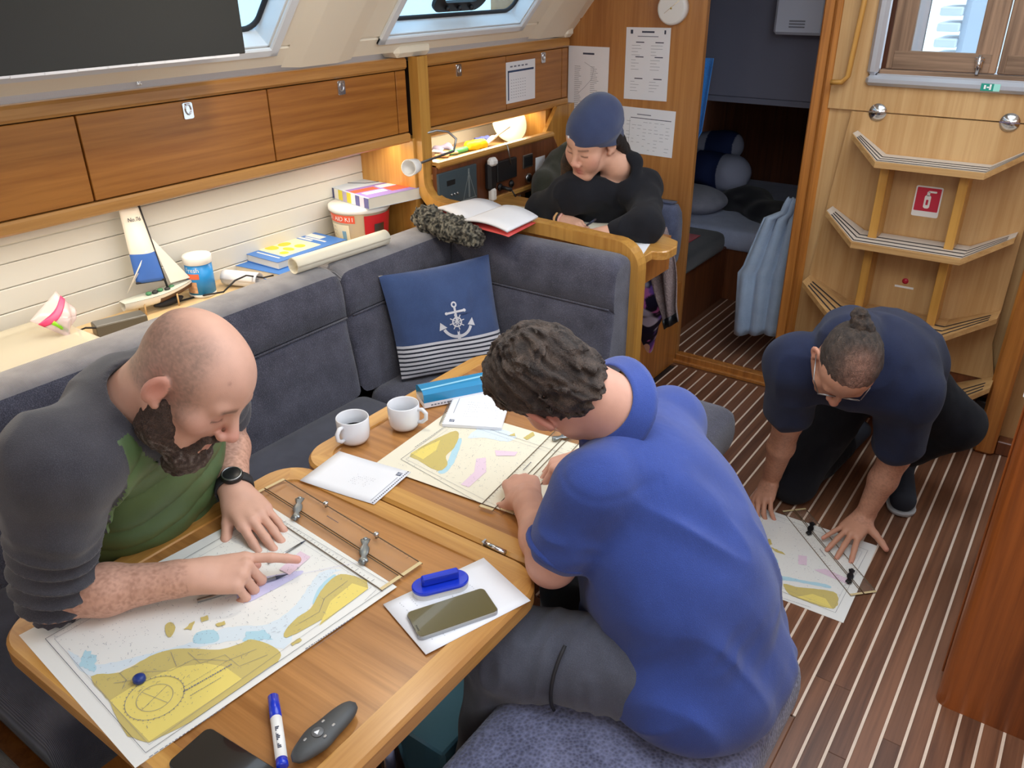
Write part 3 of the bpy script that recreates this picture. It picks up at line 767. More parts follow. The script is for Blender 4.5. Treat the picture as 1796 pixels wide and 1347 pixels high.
b.add(V, F, 0, False); b.build('arch_frame', W_VERT, nv)
MB().box(-2.15, -1.21, 2.385, 2.415, 0, .915).build('divider', W_JAMB, nv)
dk = [(-2.06, 2.428), (-1.19, 2.428)]+[(-1.19+.045*math.sin(a)-.0, 2.50+.045-.045*math.cos(a)) for a in np.linspace(0, math.pi/2, 5)]+[(-1.145, 2.60), (-1.17, 2.66), (-1.25, 2.70), (-1.6, 2.86), (-2.06, 2.88)]
MB().prism(dk, .852, .882, 0, inset=.004).build('desk_top', W_FID, nv)
MB().box(-2.0, -1.26, 2.428, 2.80, .72, .852).build('desk_box', W_JAMB, nv)
XP = -2.08
Ryz = np.array([[0, 0, 1], [1, 0, 0], [0, 1, 0]], float)     # local (x, y, z) -> (y, z, x)
MB().prism([(2.415, .86), (3.40, .86), (3.235, 1.085), (2.415, 1.085)], 0, .02, 0, Ryz, (XP-.02, 0, 0)).build('instrument_fascia', W_DARK, nv)
MB().box(XP-.03, XP+.014, 2.415, 3.24, 1.072, 1.096, 0, .008).build('shelf_rail', W_FIDY, nv)
MB().box(-2.43, XP-.02, 2.415, 3.30, 1.03, 1.05).build('shelf', W_STEP, nv)
MB().box(XP-.01, XP+.012, 2.415, 3.42, .872, .893, 0, .004).build('lower_rail', W_FIDY, nv)
MB().box(-2.44, -2.16, 3.30, 3.345, .9, 1.19).box(-2.44, -2.13, 3.36, 3.48, .86, 1.19).build('end_cheek', W_VERT, nv)
MB().prism([(3.235, 1.09), (3.40, .86), (3.48, .86), (3.48, 1.19), (3.33, 1.19)], 0, .02, 0, Ryz, (XP-.055, 0, 0)).build('sloping_cheek', W_VERT, nv)
def onp(px, py, d=0.0): return ox(px, py, XP+d)
def inst(x0, y0, x1, y1, d, mats, name, label, cat, bev=.004):
    a, c = onp(x0, y0), onp(x1, y1)
    return tag(MB().box(XP+.0005, XP+d, a[1], c[1], c[2], a[2], 0, bev).build(name, mats), label, cat)
PG = plain('panel_grey', (62, 76, 84), 0.45); PL = plain('panel_line', (150, 160, 160), 0.5)
t = thing('switch_panel', 'dark grey electrical switch panel with boat outline above desk', 'panel', (XP, 2.55, .95), world=True)
a, c = onp(764, 303), onp(834, 352)
ya, yc, za, zc = a[1], c[1], 1.055, .90
MB().box(XP+.0005, XP+.012, ya, yc, zc, za, 0, .003).build('plate', PG, t)
b = MB()
ym = ya+(yc-ya)*.76
for y, z0, z1 in ((ym, .93, 1.045), (ym+.006, .93, 1.045)): b.box(XP+.012, XP+.0128, y, y+.002, z0, z1)
for s in (-1, 1): ribbon(b, [(ym+.004, 1.03), (ym+.004+s*.04, .925)], .002, 0, Ryz, (XP+.0127, 0, 0))
ribbon(b, [(ym-.05, .925), (ym+.05, .925), (ym+.035, .908), (ym-.035, .908), (ym-.05, .925)], .002, 0, Ryz, (XP+.0127, 0, 0))
b.build('boat_outline', PL, t)
b = MB(); b.box(XP+.012, XP+.0135, ya+.05, ya+.10, 1.0, 1.02); b.build('display', BLACK, t)
for k in range(3):
    b = MB(); b.ball((XP+.013, ya+.075+.018*k, .962), .006, 6); b.build('button', STEEL, t)
for k in range(4):
    b = MB(); b.ball((XP+.013, ya+.07+.018*k, .918), .006, 6); b.build('button', STEEL, t)
t = thing('radio_handset', 'black and white radio handset hanging left of the radio', 'handset', (XP, 2.73, .9), world=True)
a, c = onp(847, 289), onp(863, 354)
ym = (a[1]+c[1])/2
MB().box(XP, XP+.035, ym-.028, ym+.028, .93, 1.05, 0, .012).build('body', BLACK, t)
MB().box(XP+.01, XP+.045, ym-.026, ym+.026, 1.03, 1.066, 0, .012).build('earpiece', WHITE, t)
MB().box(XP+.01, XP+.04, ym-.016, ym+.016, .886, .94, 0, .008).build('mouthpiece', WHITE, t)
o = inst(866, 284, 901, 309, .02, BLACK, 'radio', 'black marine radio set in the instrument fascia', 'radio')
t = thing('wall_socket', 'square dark socket plate right of the marine radio', 'socket', (XP, 2.98, 1.0), world=True)
a, c = onp(916, 273), onp(933, 291); MB().box(XP, XP+.006, a[1], c[1], c[2], a[2], 0, .002).build('plate', STEEL, t); MB().box(XP+.006, XP+.009, a[1]+.008, c[1]-.006, c[2]+.008, a[2]-.008, 0, .002).build('insert', BLACK, t)
inst(939, 277, 955, 305, .002, PAPER, 'notice_label', 'small white printed label beside the socket plate', 'label', 0)
def dial(px, py, r, name, label, m1, cat='socket'):
    c = onp(px, py); t = thing(name, label, cat, c, world=True)
    b = MB(); b.lathe([(r, 0), (r, .006), (r*.75, .009)], 18, 0, Ryz, (XP, c[1], c[2])); b.build('bezel', m1, t)
    b = MB(); b.lathe([(r*.7, .007), (r*.7, .0105)], 18, 0, Ryz, (XP, c[1], c[2])); b.build('face', BLACK, t)
    return t
dial(926, 312, .022, 'gauge', 'round grey gauge low on the instrument fascia', STEEL, 'gauge')
dial(896, 322, .016, 'power_socket', 'round black power socket with red dot, right of the plug', BLACK)
t = dial(876, 328, .016, 'power_plug', 'black plug pushed into socket on the instrument fascia', BLACK, 'plug')
c = onp(876, 328); b = MB(); b.tube([(XP+.01, c[1], c[2]), (XP+.05, c[1]+.02, c[2]-.01)], .009, 8); b.tube([(XP+.05, c[1]+.02, c[2]-.01), (XP+.06, c[1]+.05, c[2]-.06), (XP+.05, c[1]+.05, .885)], .003, 6); b.build('lead', BLACK, t)
# gooseneck reading lamp on the post
t = thing('gooseneck_lamp', 'white gooseneck reading lamp fixed to the wooden post', 'lamp', (-2.10, 2.42, 1.10), world=True)
h0 = ox(700, 300, -2.03); h1 = ox(728, 291, -2.06)
b = MB(); pts = [np.array(h1), np.array(h1)+(0, .03, .005), np.array((-2.06, 2.50, 1.13)), np.array((-2.07, 2.53, 1.17)), np.array((-2.085, 2.50, 1.20)), np.array((-2.10, 2.45, 1.21)), np.array((-2.115, 2.40, 1.205))]
b.tube(pts, .005, 8); b.build('gooseneck', STEEL, t)
d = (h0-h1); Rl = frame(d, (0, 0, 1)); Rz = np.stack([Rl[:, 0], Rl[:, 2], Rl[:, 1]], 1)*np.array([1, -1, 1])
b = MB(); b.lathe([(.012, -.01), (.026, 0), (.031, .055), (.027, .056), (.02, .01)], 20, 0, Rz, h1-d/np.linalg.norm(d)*0.005); b.build('lamp_shade', WHITE, t)
# seat of the chart table
ns = thing('navigator_bench', 'blue grey upholstered chart table seat against the bulkhead', 'seat', (-1.7, 3.2, 0), world=True)
seat_cushion(-2.08, -1.50, 2.95, 3.42, .42, .52, .04, 'seat_cushion', SOFA, ns)
MB().box(-2.08, -1.492, 2.92, 3.475, 0, .42).build('base', W_JAMB, ns)
SOFAB = cloth('blue_upholstery', (96, 104, 132), (58, 64, 88), 420)
seat_cushion(-1.78, -1.495, 3.36, 3.47, .50, .80, .04, 'back_cushion', SOFAB, ns, rc=.04)
# ------------------------------------------------------------------ people: one continuous surface each, grown from a distance field
def A3(*p): return np.array(p, float)
def cap(a, b, ra, rb=None, k=0.02): return ('c', A3(*a), A3(*b), ra, ra if rb is None else rb, k)
def ell(c, R, r, k=0.02): return ('e', A3(*c), np.eye(3) if R is None else np.array(R), A3(*r), 0, k)
def cut(p): return ('-',)+p
def _ev(pr, P):
    if pr[0] == 'c':
        a, b, ra, rb = pr[1:5]; ba = b-a; L = float(ba@ba)+1e-12; q = P-a
        t = np.clip((q@ba)/L, 0, 1); return np.linalg.norm(q-t[..., None]*ba, axis=-1)-(ra+(rb-ra)*t)
    c, R, r = pr[1:4]; q = (P-c)@R; k0 = np.linalg.norm(q/r, axis=-1); k1 = np.linalg.norm(q/(r*r), axis=-1)+1e-9
    return k0*(k0-1)/k1
def _smin(a, b, k):
    h = np.clip(0.5+0.5*(b-a)/k, 0, 1); return b+(a-b)*h-k*h*(1-h)
def vnoise(P, f, seed=0):
    q = P*f+seed*17.13; i = np.floor(q).astype(np.int64); t = q-i; t = t*t*(3-2*t); out = 0
    for dx in (0, 1):
        for dy in (0, 1):
            for dz in (0, 1):
                h = (i[..., 0]+dx)*374761393+(i[..., 1]+dy)*668265263+(i[..., 2]+dz)*2147483647+seed*1013
                h = (h ^ (h >> 13))*1274126177; h = ((h ^ (h >> 16)) & 0xffff)/65535.0
                w = (t[..., 0] if dx else 1-t[..., 0])*(t[..., 1] if dy else 1-t[..., 1])*(t[..., 2] if dz else 1-t[..., 2])
                out = out+w*h
    return out-0.5
def sdf_mesh(prims, h, hook=None, B=8, amp=0.012, clip=None):
    """prims blended in order -> vertices, quads. clip: list of (point, normal): keep the side the normal points to"""
    lo = np.full(3, 1e9); hi = -lo
    for p in prims:
        if p[0] == '-': continue
        if p[0] == 'c':
            for q, r in ((p[1], p[3]), (p[2], p[4])): lo = np.minimum(lo, q-r); hi = np.maximum(hi, q+r)
        else: lo = np.minimum(lo, p[1]-p[3].max()); hi = np.maximum(hi, p[1]+p[3].max())
    lo = lo-0.03; hi = hi+0.03; S = B*h; nb = np.ceil((hi-lo)/S).astype(int)+1
    g = np.stack(np.meshgrid(*[np.arange(n) for n in nb], indexing='ij'), -1).reshape(-1, 3)
    cen = lo+(g+0.5)*S-h/2; rad = 0.87*S
    dc = []; comb = np.full(len(cen), 1.0)
    for p in prims:
        neg = p[0] == '-'; q = p[1:] if neg else p; d = _ev(q, cen); dc.append(d); k = q[5]
        comb = -_smin(-comb, d, k) if neg else _smin(comb, d, k)
    act = np.abs(comb) < rad*1.25+amp
    idx = np.nonzero(act)[0]; off = np.stack(np.meshgrid(*[np.arange(B)]*3, indexing='ij'), -1).reshape(-1, 3)*h
    PT = (lo+g[idx]*S)[:, None, :]+off[None]
    D = np.full(PT.shape[:2], 1.0)
    for p, d0 in zip(prims, dc):
        neg = p[0] == '-'; q = p[1:] if neg else p; k = q[5]; da = d0[idx]
        sel = np.nonzero(da < (rad*1.3+k if neg else np.maximum(comb[idx], 0)+2.2*rad+k))[0]
        if not len(sel): continue
        d = _ev(q, PT[sel]); D[sel] = -_smin(-D[sel], d, k) if neg else _smin(D[sel], d, k)
    if hook is not None: D = D+hook(PT.reshape(-1, 3)).reshape(D.shape)
    for c in (clip or []):
        D = np.maximum(D, -((PT-A3(*c[0]))@A3(*c[1])))
    N = nb*B; G = np.repeat(np.repeat(np.repeat(np.where(comb < 0, -1.0, 1.0).reshape(nb), B, 0), B, 1), B, 2).astype(np.float32)
    for c in (clip or []):
        side = ((cen-A3(*c[0]))@A3(*c[1]) > 0).reshape(nb); G[np.repeat(np.repeat(np.repeat(~side, B, 0), B, 1), B, 2) & (G < 0)] = 1.0
    G6 = G.reshape(nb[0], B, nb[1], B, nb[2], B); gi = g[idx]
    G6[gi[:, 0], :, gi[:, 1], :, gi[:, 2], :] = D.reshape(-1, B, B, B)
    G = G6.reshape(N)
    ins = G < 0
    cnt = np.zeros(tuple(n-1 for n in N), np.int8)
    sl = lambda o, n: slice(o, n-1+o)
    for a in (0, 1):
        for b in (0, 1):
            for c in (0, 1): cnt += ins[sl(a, N[0]), sl(b, N[1]), sl(c, N[2])]
    ci = np.argwhere((cnt > 0) & (cnt < 8))
    vid = np.full(cnt.shape, -1, np.int32); vid[ci[:, 0], ci[:, 1], ci[:, 2]] = np.arange(len(ci))
    acc = np.zeros((len(ci), 3)); n = np.zeros(len(ci))
    co = [(a, b, c) for a in (0, 1) for b in (0, 1) for c in (0, 1)]
    val = {o: G[ci[:, 0]+o[0], ci[:, 1]+o[1], ci[:, 2]+o[2]].astype(float) for o in co}
    for o in co:
        for ax in range(3):
            if o[ax]: continue
            p = list(o); p[ax] = 1; p = tuple(p); va, vb = val[o], val[p]; m = (va < 0) != (vb < 0)
            t = np.where(m, va/(va-vb+1e-20*(va == vb)), 0); e = np.zeros((len(ci), 3)); e[:] = o; e[:, ax] = t
            acc += np.where(m[:, None], e, 0); n += m
    V = lo+(ci+acc/n[:, None])*h
    F = []
    for ax in range(3):
        u, w = (ax+1) % 3, (ax+2) % 3
        s0 = [slice(1, N[k]-1) for k in range(3)]; s1 = list(s0); s0[ax] = slice(0, N[ax]-1); s1[ax] = slice(1, N[ax])
        A, Bv = ins[tuple(s0)], ins[tuple(s1)]; e = np.argwhere(A != Bv)
        if not len(e): continue
        pos = e.copy(); pos[:, u] += 1; pos[:, w] += 1
        fl_ = A[e[:, 0], e[:, 1], e[:, 2]]
        q = []
        for du, dw in ((-1, -1), (0, -1), (0, 0), (-1, 0)):
            c = pos.copy(); c[:, u] += du; c[:, w] += dw; q.append(vid[c[:, 0], c[:, 1], c[:, 2]])
        q = np.stack(q, 1); q[~fl_] = q[~fl_][:, ::-1]; F.append(q)
    F = np.concatenate(F); F = F[(F >= 0).all(1)]
    return V, F
def np_mesh(name, V, F, mats, parent=None, col=None, mi=None):
    used = np.unique(F); mp = np.full(len(V), -1); mp[used] = np.arange(len(used)); V = V[used]; F = mp[F]
    me = bpy.data.meshes.new(name); me.vertices.add(len(V)); me.vertices.foreach_set('co', V.astype(np.float32).ravel())
    me.loops.add(F.size); me.loops.foreach_set('vertex_index', F.astype(np.int32).ravel())
    me.polygons.add(len(F)); me.polygons.foreach_set('loop_start', np.arange(0, F.size, F.shape[1], dtype=np.int32))
    try: me.polygons.foreach_set('loop_total', np.full(len(F), F.shape[1], np.int32))
    except Exception: pass
    me.update(calc_edges=True); me.polygons.foreach_set('use_smooth', np.ones(len(F), bool))
    for m in (mats if isinstance(mats, (list, tuple)) else [mats]): me.materials.append(m)
    if mi is not None: me.polygons.foreach_set('material_index', mi.astype(np.int32))
    if col is not None:
        a = me.color_attributes.new('Col', 'FLOAT_COLOR', 'POINT')
        c = np.ones((len(V), 4), np.float32); c[:, :3] = col(V); a.data.foreach_set('color', c.ravel())
    me.validate(); me.update()
    o = bpy.data.objects.new(name, me); COL.objects.link(o); _attach(o, parent)
    return o
def L3(c): return np.array(lin(c))
def mixc(a, b, t): return a*(1-t[:, None])+b*t[:, None]
def sstep(a, b, x): t = np.clip((x-a)/(b-a), 0, 1); return t*t*(3-2*t)

def head_prims(o, F, s=1.0, neck=None, rn=.056, female=False):
    """o: point between the ears at eye height; F: columns right, forward, up"""
    P = lambda x, y, z: o+F@A3(x, y, z)*s
    e = lambda c, r, k=.02: ell(P(*c), F, A3(*r)*s, k*s)
    c_ = lambda a, b, ra, rb, k=.015: cap(P(*a), P(*b), ra*s, rb*s, k*s)
    jw = .86 if female else 1.0
    L = [e((0, -.014, .040), (.0755, .096, .083)), e((0, .028, .030), (.067, .066, .070), .03), e((0, .036, -.036), (.058*jw, .056, .074), .03)]
    L += [c_((sx*.052*jw, .0, -.062), (sx*.022, .068, -.100), .020, .018, .025) for sx in (-1, 1)]
    L += [e((0, .072, -.101), (.024, .020, .019), .02)]
    L += [e((sx*.046, .058, -.022), (.024, .022, .022), .025) for sx in (-1, 1)]
    if not female: L += [c_((-.040, .078, .022), (.040, .078, .022), .012, .012, .016)]
    L += [e((sx*.036, .062, -.048), (.024, .022, .026), .03) for sx in (-1, 1)] if female else []
    ky = .003 if female else 0
    L += [cut(e((sx*.033, .099+ky, .002), (.019, .016, .012), .012)) for sx in (-1, 1)]
    L += [e((sx*.032, .0765, .001), (.0145, .0125, .0125), .004) for sx in (-1, 1)]
    L += [c_((0, .090, .012), (0, .108 if female else .113, -.028), .0080, .0100 if female else .0115, .010), e((0, .107 if female else .113, -.032), (.0125, .011, .0095), .008)]
    L += [e((sx*.014, .102, -.037), (.0085, .010, .008), .006) for sx in (-1, 1)]
    L += [c_((-.021, .084, -.064), (.021, .084, -.064), .0055, .0055, .008), c_((0, .090, -.063), (0, .090, -.063), .006, .006, .008)]
    L += [c_((-.017, .083, -.076), (.017, .083, -.076), .0065, .0065, .008), c_((0, .087, -.076), (0, .087, -.076), .0065, .0065, .006)]
    L += [cut(c_((-.024, .094, -.070), (.024, .094, -.070), .0022, .0022, .004))]
    for sx in (-1, 1):
        a = .30; Re = F@np.array([[math.cos(sx*a), -math.sin(sx*a), 0], [math.sin(sx*a), math.cos(sx*a), 0], [0, 0, 1]])@np.array([[1, 0, 0], [0, math.cos(-.2), -math.sin(-.2)], [0, math.sin(-.2), math.cos(-.2)]])
        pos = P(sx*.081, -.014, -.006)
        L += [ell(pos, Re, A3(.008, .019, .032)*s, .006*s), cut(ell(pos+Re@A3(sx*.008, .003, .003)*s, Re, A3(.006, .010, .019)*s, .006*s)), cap(P(sx*.077, -.002, -.032), P(sx*.077, -.004, -.026), .0075*s, .006*s, .006*s)]
    if neck is not None:
        L += [cap(P(0, -.022, -.040), neck, rn*.98, rn*1.08, .030), cap(P(0, -.05, .0), neck+F@A3(0, -.02, -.0), rn*.80, rn, .03)]
    return L
def hand_prims(w, dirv, back, side, curl, spread=(.16, .03, -.07, -.19), thumb=((.75, .62, -.25), .25, .25), s=1.0, drop=0.0):
    """w: wrist; dirv: towards the knuckles; back: out of the back of the hand; side: +1 when the thumb lies along dirv x back
    curl: four (a, b, c) bends for index..little. Returns the prims and the finger tips"""
    f = A3(*dirv); f /= np.linalg.norm(f); u = A3(*back); u = u-f*(u@f); u /= np.linalg.norm(u); r = np.cross(f, u)*side
    Q = lambda x, y, z: w+(r*x+f*y+u*z)*s
    L = []; tips = []
    kx = (.030, .0095, -.011, -.029); ky = (.091, .094, .088, .079); kz = (.0, .004, .002, -.004)
    for i in range(4):
        L.append(cap(Q(kx[i]*.55, .012, 0), Q(kx[i], ky[i]-.006, kz[i]), .0155*s, .0115*s, .012*s))
    L += [ell(Q(.002, .052, -.003), np.stack([r, f, u], 1), A3(.037, .046, .0135)*s, .014*s), cap(Q(0, -.02, 0), Q(0, .02, 0), .026*s, .022*s, .02*s)]
    Ls = ((.043, .026, .020), (.047, .029, .021), (.044, .028, .021), (.034, .021, .018)); R0 = (.0096, .0098, .0093, .0082)
    for i in range(4):
        p = Q(kx[i], ky[i], kz[i]); a = 0.0; sp = spread[i]; ra = R0[i]
        L.append(ell(p, None, A3(1, 1, 1)*ra*1.16*s, .007*s))
        fw = f*math.cos(sp)+r*math.sin(sp)
        for j in range(3):
            a += curl[i][j]; d = fw*math.cos(a)-u*math.sin(a); q = p+d*Ls[i][j]*s
            L.append(cap(p, q, ra*s*(1-.05*j), ra*s*(.93-.06*j), .0035*s)); p = q
        tips.append(p)
    td = A3(*thumb[0]); td /= np.linalg.norm(td); p = Q(.020, .022, -.006); ax = r*td[0]+f*td[1]+u*td[2]
    L.append(cap(Q(.006, .008, -.004), p, .018*s, .0165*s, .014*s)); q = p+ax*.040*s; L.append(cap(p, q, .0155*s, .0125*s, .012*s)); p = q
    for j, (l, r0, r1) in enumerate(((.033, .0118, .0105), (.026, .0105, .0085))):
        ax = ax*math.cos(thumb[1+j])+f*math.sin(thumb[1+j]); ax /= np.linalg.norm(ax); q = p+ax*l*s; L.append(cap(p, q, r0*s, r1*s, .004*s)); p = q
    tips.append(p)
    return L, tips
def seg_t(P, a, b):
    a, b = A3(*a), A3(*b); ba = b-a; t = ((P-a)@ba)/(ba@ba); r = np.linalg.norm(P-a-np.clip(t, 0, 1)[:, None]*ba, axis=1); return t, r
def skin_col(base, spots, noise=.05, seed=3, hairs=()):
    """albedo of skin: slow mottling plus redder or darker places (point, radius, colour, strength)"""
    def f(V):
        c = np.tile(L3(base), (len(V), 1)); n = vnoise(V, 40, seed)+.6*vnoise(V, 110, seed+1)
        c = c*(1+noise*n[:, None]*2)
        for p, r, col, st in spots:
            w = st*np.exp(-((np.linalg.norm(V-A3(*p), axis=1)/r)**2)); c = mixc(c, L3(col), w)
        for a, b, r, col, st in hairs:
            t, d = seg_t(V, a, b); w = st*((t > 0) & (t < 1) & (d < r))*np.clip(vnoise(V*A3(1, 1, 1), 260, 9)*1.6+.3, 0, 1); c = mixc(c, L3(col), w)
        return c
    return f
SKIN = vcol('skin', 0.48, 0.35, 0.0005, 700, 0.0)
HAIRM = vcol('hair_strands', 0.5, 0.3, 0.0, 500, sheen=0.05)
def _streaks(m):
    N, L = m.node_tree.nodes, m.node_tree.links; b = N['Principled BSDF']; a = [n for n in N if n.type == 'ATTRIBUTE'][0]
    t = N.new('ShaderNodeTexCoord'); n = N.new('ShaderNodeTexNoise'); n.inputs['Scale'].default_value = 150; n.inputs['Detail'].default_value = 5; n.inputs['Distortion'].default_value = 3.5
    L.new(t.outputs['Object'], n.inputs['Vector']); h = N.new('ShaderNodeHueSaturation'); mr = N.new('ShaderNodeMapRange'); mr.inputs['From Min'].default_value = .35; mr.inputs['From Max'].default_value = .68
    mr.inputs['To Min'].default_value = .45; mr.inputs['To Max'].default_value = 1.45; L.new(n.outputs['Fac'], mr.inputs['Value']); L.new(mr.outputs[0], h.inputs['Value']); L.new(a.outputs['Color'], h.inputs['Color']); L.new(h.outputs[0], b.inputs['Base Color'])
    bp = N.new('ShaderNodeBump'); bp.inputs['Strength'].default_value = 1.0; bp.inputs['Distance'].default_value = .004; L.new(n.outputs['Fac'], bp.inputs['Height']); L.new(bp.outputs['Normal'], b.inputs['Normal'])
_streaks(HAIRM)
def ridge(p, f, seed=0): return 1-2*np.abs(vnoise(p, f, seed)*2)
def split_mesh(V, F, pred):
    c = V[F].mean(1); m = pred(c); return F[m], F[~m]
# ---------------- the bald man in the grey and green jacket
def person_bald():
    s = 1.0
    Fh = frame((.77, .18, -.61), (.47, .37, .83)); H = A3(-1.196, .713, 1.118)
    N = od(258, 716, 1.49)
    shR, shL = A3(-1.300, .500, 1.015), A3(-1.43, .875, 1.01)
    elR, elL = oz(92, 1048, .750), A3(-1.535, .975, .80)
    wrR = oz(335, 1012, .755); wrL = oz(412, 862, .755)
    mid = (shR+shL)/2; pel = A3(-1.64, .78, .575); che = mid*.62+pel*.38; bel = mid*.3+pel*.7
    sw = (shL-shR)/np.linalg.norm(shL-shR); Rt = frame(np.cross(sw, mid-pel), mid-pel)   # right, forward, up of the trunk
    if Rt[:, 1][0] < 0: Rt = frame(-np.cross(sw, mid-pel), mid-pel)
    hipR, hipL = pel+A3(.02, -.10, 0), pel+A3(.02, .10, 0); knR, knL = A3(-1.22, .62, .53), A3(-1.22, .90, .53); anR, anL = A3(-1.20, .62, .10), A3(-1.22, .92, .10)
    swA = sw if (shL-shR)@sw > 0 else -sw
    P = [ell(che, Rt, (.17, .115, .20), .03), ell(bel, Rt, (.155, .12, .17), .06), ell(pel, Rt, (.165, .12, .115), .06)]
    P += [cap(shR, shL, .075, .075, .06)]
    for a, b, c in ((shR, elR, wrR), (shL, elL, wrL)):
        m = a*.45+b*.55; P += [cap(a, m, .062, .052, .03), cap(m, b, .052, .042, .03)]
        q = b*.62+c*.38; P += [cap(b, q, .042, .045, .02), cap(q, c, .045, .030, .02)]
    for a, b, c, t in ((hipR, knR, anR, 1), (hipL, knL, anL, 1)):
        P += [cap(a, b, .088, .062, .04), cap(b, c, .058, .04, .03), cap(c+A3(0, 0, -.05), c+A3(.15, 0, -.06), .042, .034, .02)]
    P += head_prims(H, Fh, s, N, .062)
    # pointing right hand, flat left hand
    tipt = oz(524, 1003, .716)
    hr, tr = hand_prims(wrR, oz(448, 1000, .752)-wrR, (.15, -.12, 1), -1, ((.12, .12, .10), (1.15, 1.15, .5), (1.25, 1.2, .5), (1.25, 1.2, .5)), (.0, .0, -.02, -.05), ((.45, .8, -.55), .1, .3), 1.06)
    hl, tl = hand_prims(wrL, oz(470, 935, .722)-wrL, (-.05, -.1, 1), 1, ((.18, .10, .02), (.16, .12, .02), (.18, .2, .1), (.22, .3, .2)), (.04, -.02, -.05, -.10), ((.62, .75, -.30), .15, .15), 1.06)
    P += hr+hl
    Pp = lambda x, y, z: H+Fh@A3(x, y, z)*s
    spots = [(Pp(0, .115, -.034), .022, (214, 140, 128), .7), (Pp(.082, -.014, 0), .035, (216, 132, 118), .55), (Pp(.05, .07, -.03), .03, (216, 156, 142), .5), (Pp(0, .088, -.07), .016, (190, 112, 104), .75),
             (Pp(.033, .092, .0), .016, (182, 128, 112), .6)]
    spots += [(t, .016, (220, 150, 138), .6) for t in tr+tl]
    base = skin_col((212, 166, 146), spots, .05, 3, ((elR, wrR, .07, (150, 106, 86), .55), (elL, wrL, .07, (150, 106, 86), .6)))
    def col(V):
        c = base(V); q = (V-H)@Fh/s; n = vnoise(V, 330, 5)
        # cropped stubble on the sides and back of the scalp, brows
        band = sstep(.075, .03, q[:, 1]+.35*np.maximum(q[:, 2]-.02, 0))*sstep(-.055, -.03, q[:, 2])*sstep(.125, .085, q[:, 2]-.15*q[:, 1]+.0)
        w = np.clip(band*(.52+.45*n), 0, .66)*(np.abs(q[:, 0]) < .0785)
        c = mixc(c, L3((112, 100, 92)), w)
        br = np.exp(-((q[:, 2]-.024)/.005)**2)*(q[:, 1] > .06)*sstep(.052, .044, np.abs(q[:, 0]))*sstep(.008, .014, np.abs(q[:, 0])); c = mixc(c, L3((92, 66, 54)), br*.8)
        lid = np.exp(-(((q[:, 2]+.005)/.0022)**2))*(q[:, 1] > .07)*(np.abs(np.abs(q[:, 0])-.033) < .014); c = mixc(c, L3((96, 66, 58)), lid*.8)
        mole = np.exp(-(np.linalg.norm(q-A3(.045, .07, .075), axis=1)/.003)**2); c = mixc(c, L3((110, 70, 60)), mole)
        return c
    V, F = sdf_mesh(P, .0034)
    o = np_mesh('person', V, F, SKIN, None, col)
    tag(o, 'bald bearded man in grey and green jacket pointing at the chart', 'person')
    # beard
    bd = [ell(Pp(sx*.056, .008, -.066), Fh, A3(.021, .036, .046)*s, .02) for sx in (-1, 1)]
    bd += [cap(Pp(sx*.054, .016, -.085), Pp(sx*.018, .072, -.112), .023*s, .026*s, .025) for sx in (-1, 1)]
    bd += [ell(Pp(0, .072, -.122), Fh, A3(.038, .030, .036)*s, .02), ell(Pp(0, .060, -.150), Fh, A3(.026, .022, .022)*s, .02)]
    bd += [cap(Pp(-.026, .089, -.055), Pp(0, .0965, -.0525), .0055*s, .006*s, .006), cap(Pp(.026, .089, -.055), Pp(0, .0965, -.0525), .0055*s, .006*s, .006)]
    bd += [cap(Pp(sx*.027, .086, -.056), Pp(sx*.030, .078, -.088), .0065*s, .009*s, .01) for sx in (-1, 1)]
    bd += [cap(Pp(sx*.070, .006, -.024), Pp(sx*.066, .008, -.05), .006*s, .012*s, .012) for sx in (-1, 1)]
    def hk(p): return .005*vnoise(p, 150, 2)+.004*vnoise(p, 70, 4)
    V, F = sdf_mesh(bd, .0026, hk)
    def bc(V):
        n = vnoise(V, 200, 6)+.5; q = (V-H)@Fh/s
        return mixc(mixc(np.tile(L3((62, 48, 44)), (len(V), 1)), L3((104, 82, 70)), np.clip(n*.7, 0, 1)), L3((140, 132, 128)), np.clip((n-.5)*2, 0, .6)*(q[:, 2] < -.09))
    np_mesh('beard', V, F, HAIRM, o, bc)
    # jacket
    J = [ell(che+Rt@A3(0, .005, 0), Rt, (.185, .135, .215), .03), ell(bel, Rt, (.175, .14, .19), .06), ell(pel+Rt@A3(0, 0, .03), Rt, (.18, .14, .11), .05), cap(shR, shL, .083, .083, .06)]
    cuR = elR*.80+shR*.20; cuL = elL*.70+shL*.30
    for a, b, c in ((shR, cuR, 0), (shL, cuL, 0)):
        m = a*.5+b*.5; J += [cap(a, m, .078, .073, .04), cap(m, b, .073, .066, .03)]
    J += [cap(elR*.96+shR*.04+A3(0, 0, .012), cuR, .060, .064, .02)]
    nk = N+Rt@A3(0, -.012, 0); J += [cap(nk+Rt@A3(0, -.02, -.05), shR*.85+mid*.15, .085, .080, .06), cap(nk+Rt@A3(0, -.02, -.05), shL*.85+mid*.15, .085, .080, .06)]; up = (H-Fh@A3(0, .02, .06)-N); up /= np.linalg.norm(up)
    J += [cap(nk-up*.05, nk+up*.004, .096, .088, .03)]
    J += [cut(cap(nk-up*.012, nk+up*.16, .071, .082, .008))]
    def grn(c):
        q = (c-che)@Rt; t1, r1 = seg_t(c, shR, elR); t2, r2 = seg_t(c, shL, elL)
        arm = np.minimum(r1+.0*t1, r2) < .094
        return (q[:, 1]-.25*q[:, 2] > -.015) & ((c-shR)@swA > .052-.10*np.minimum(q[:, 2], .1)) & ((shL-c)@swA > .0) & (np.linalg.norm(c-nk, axis=1) > .115)
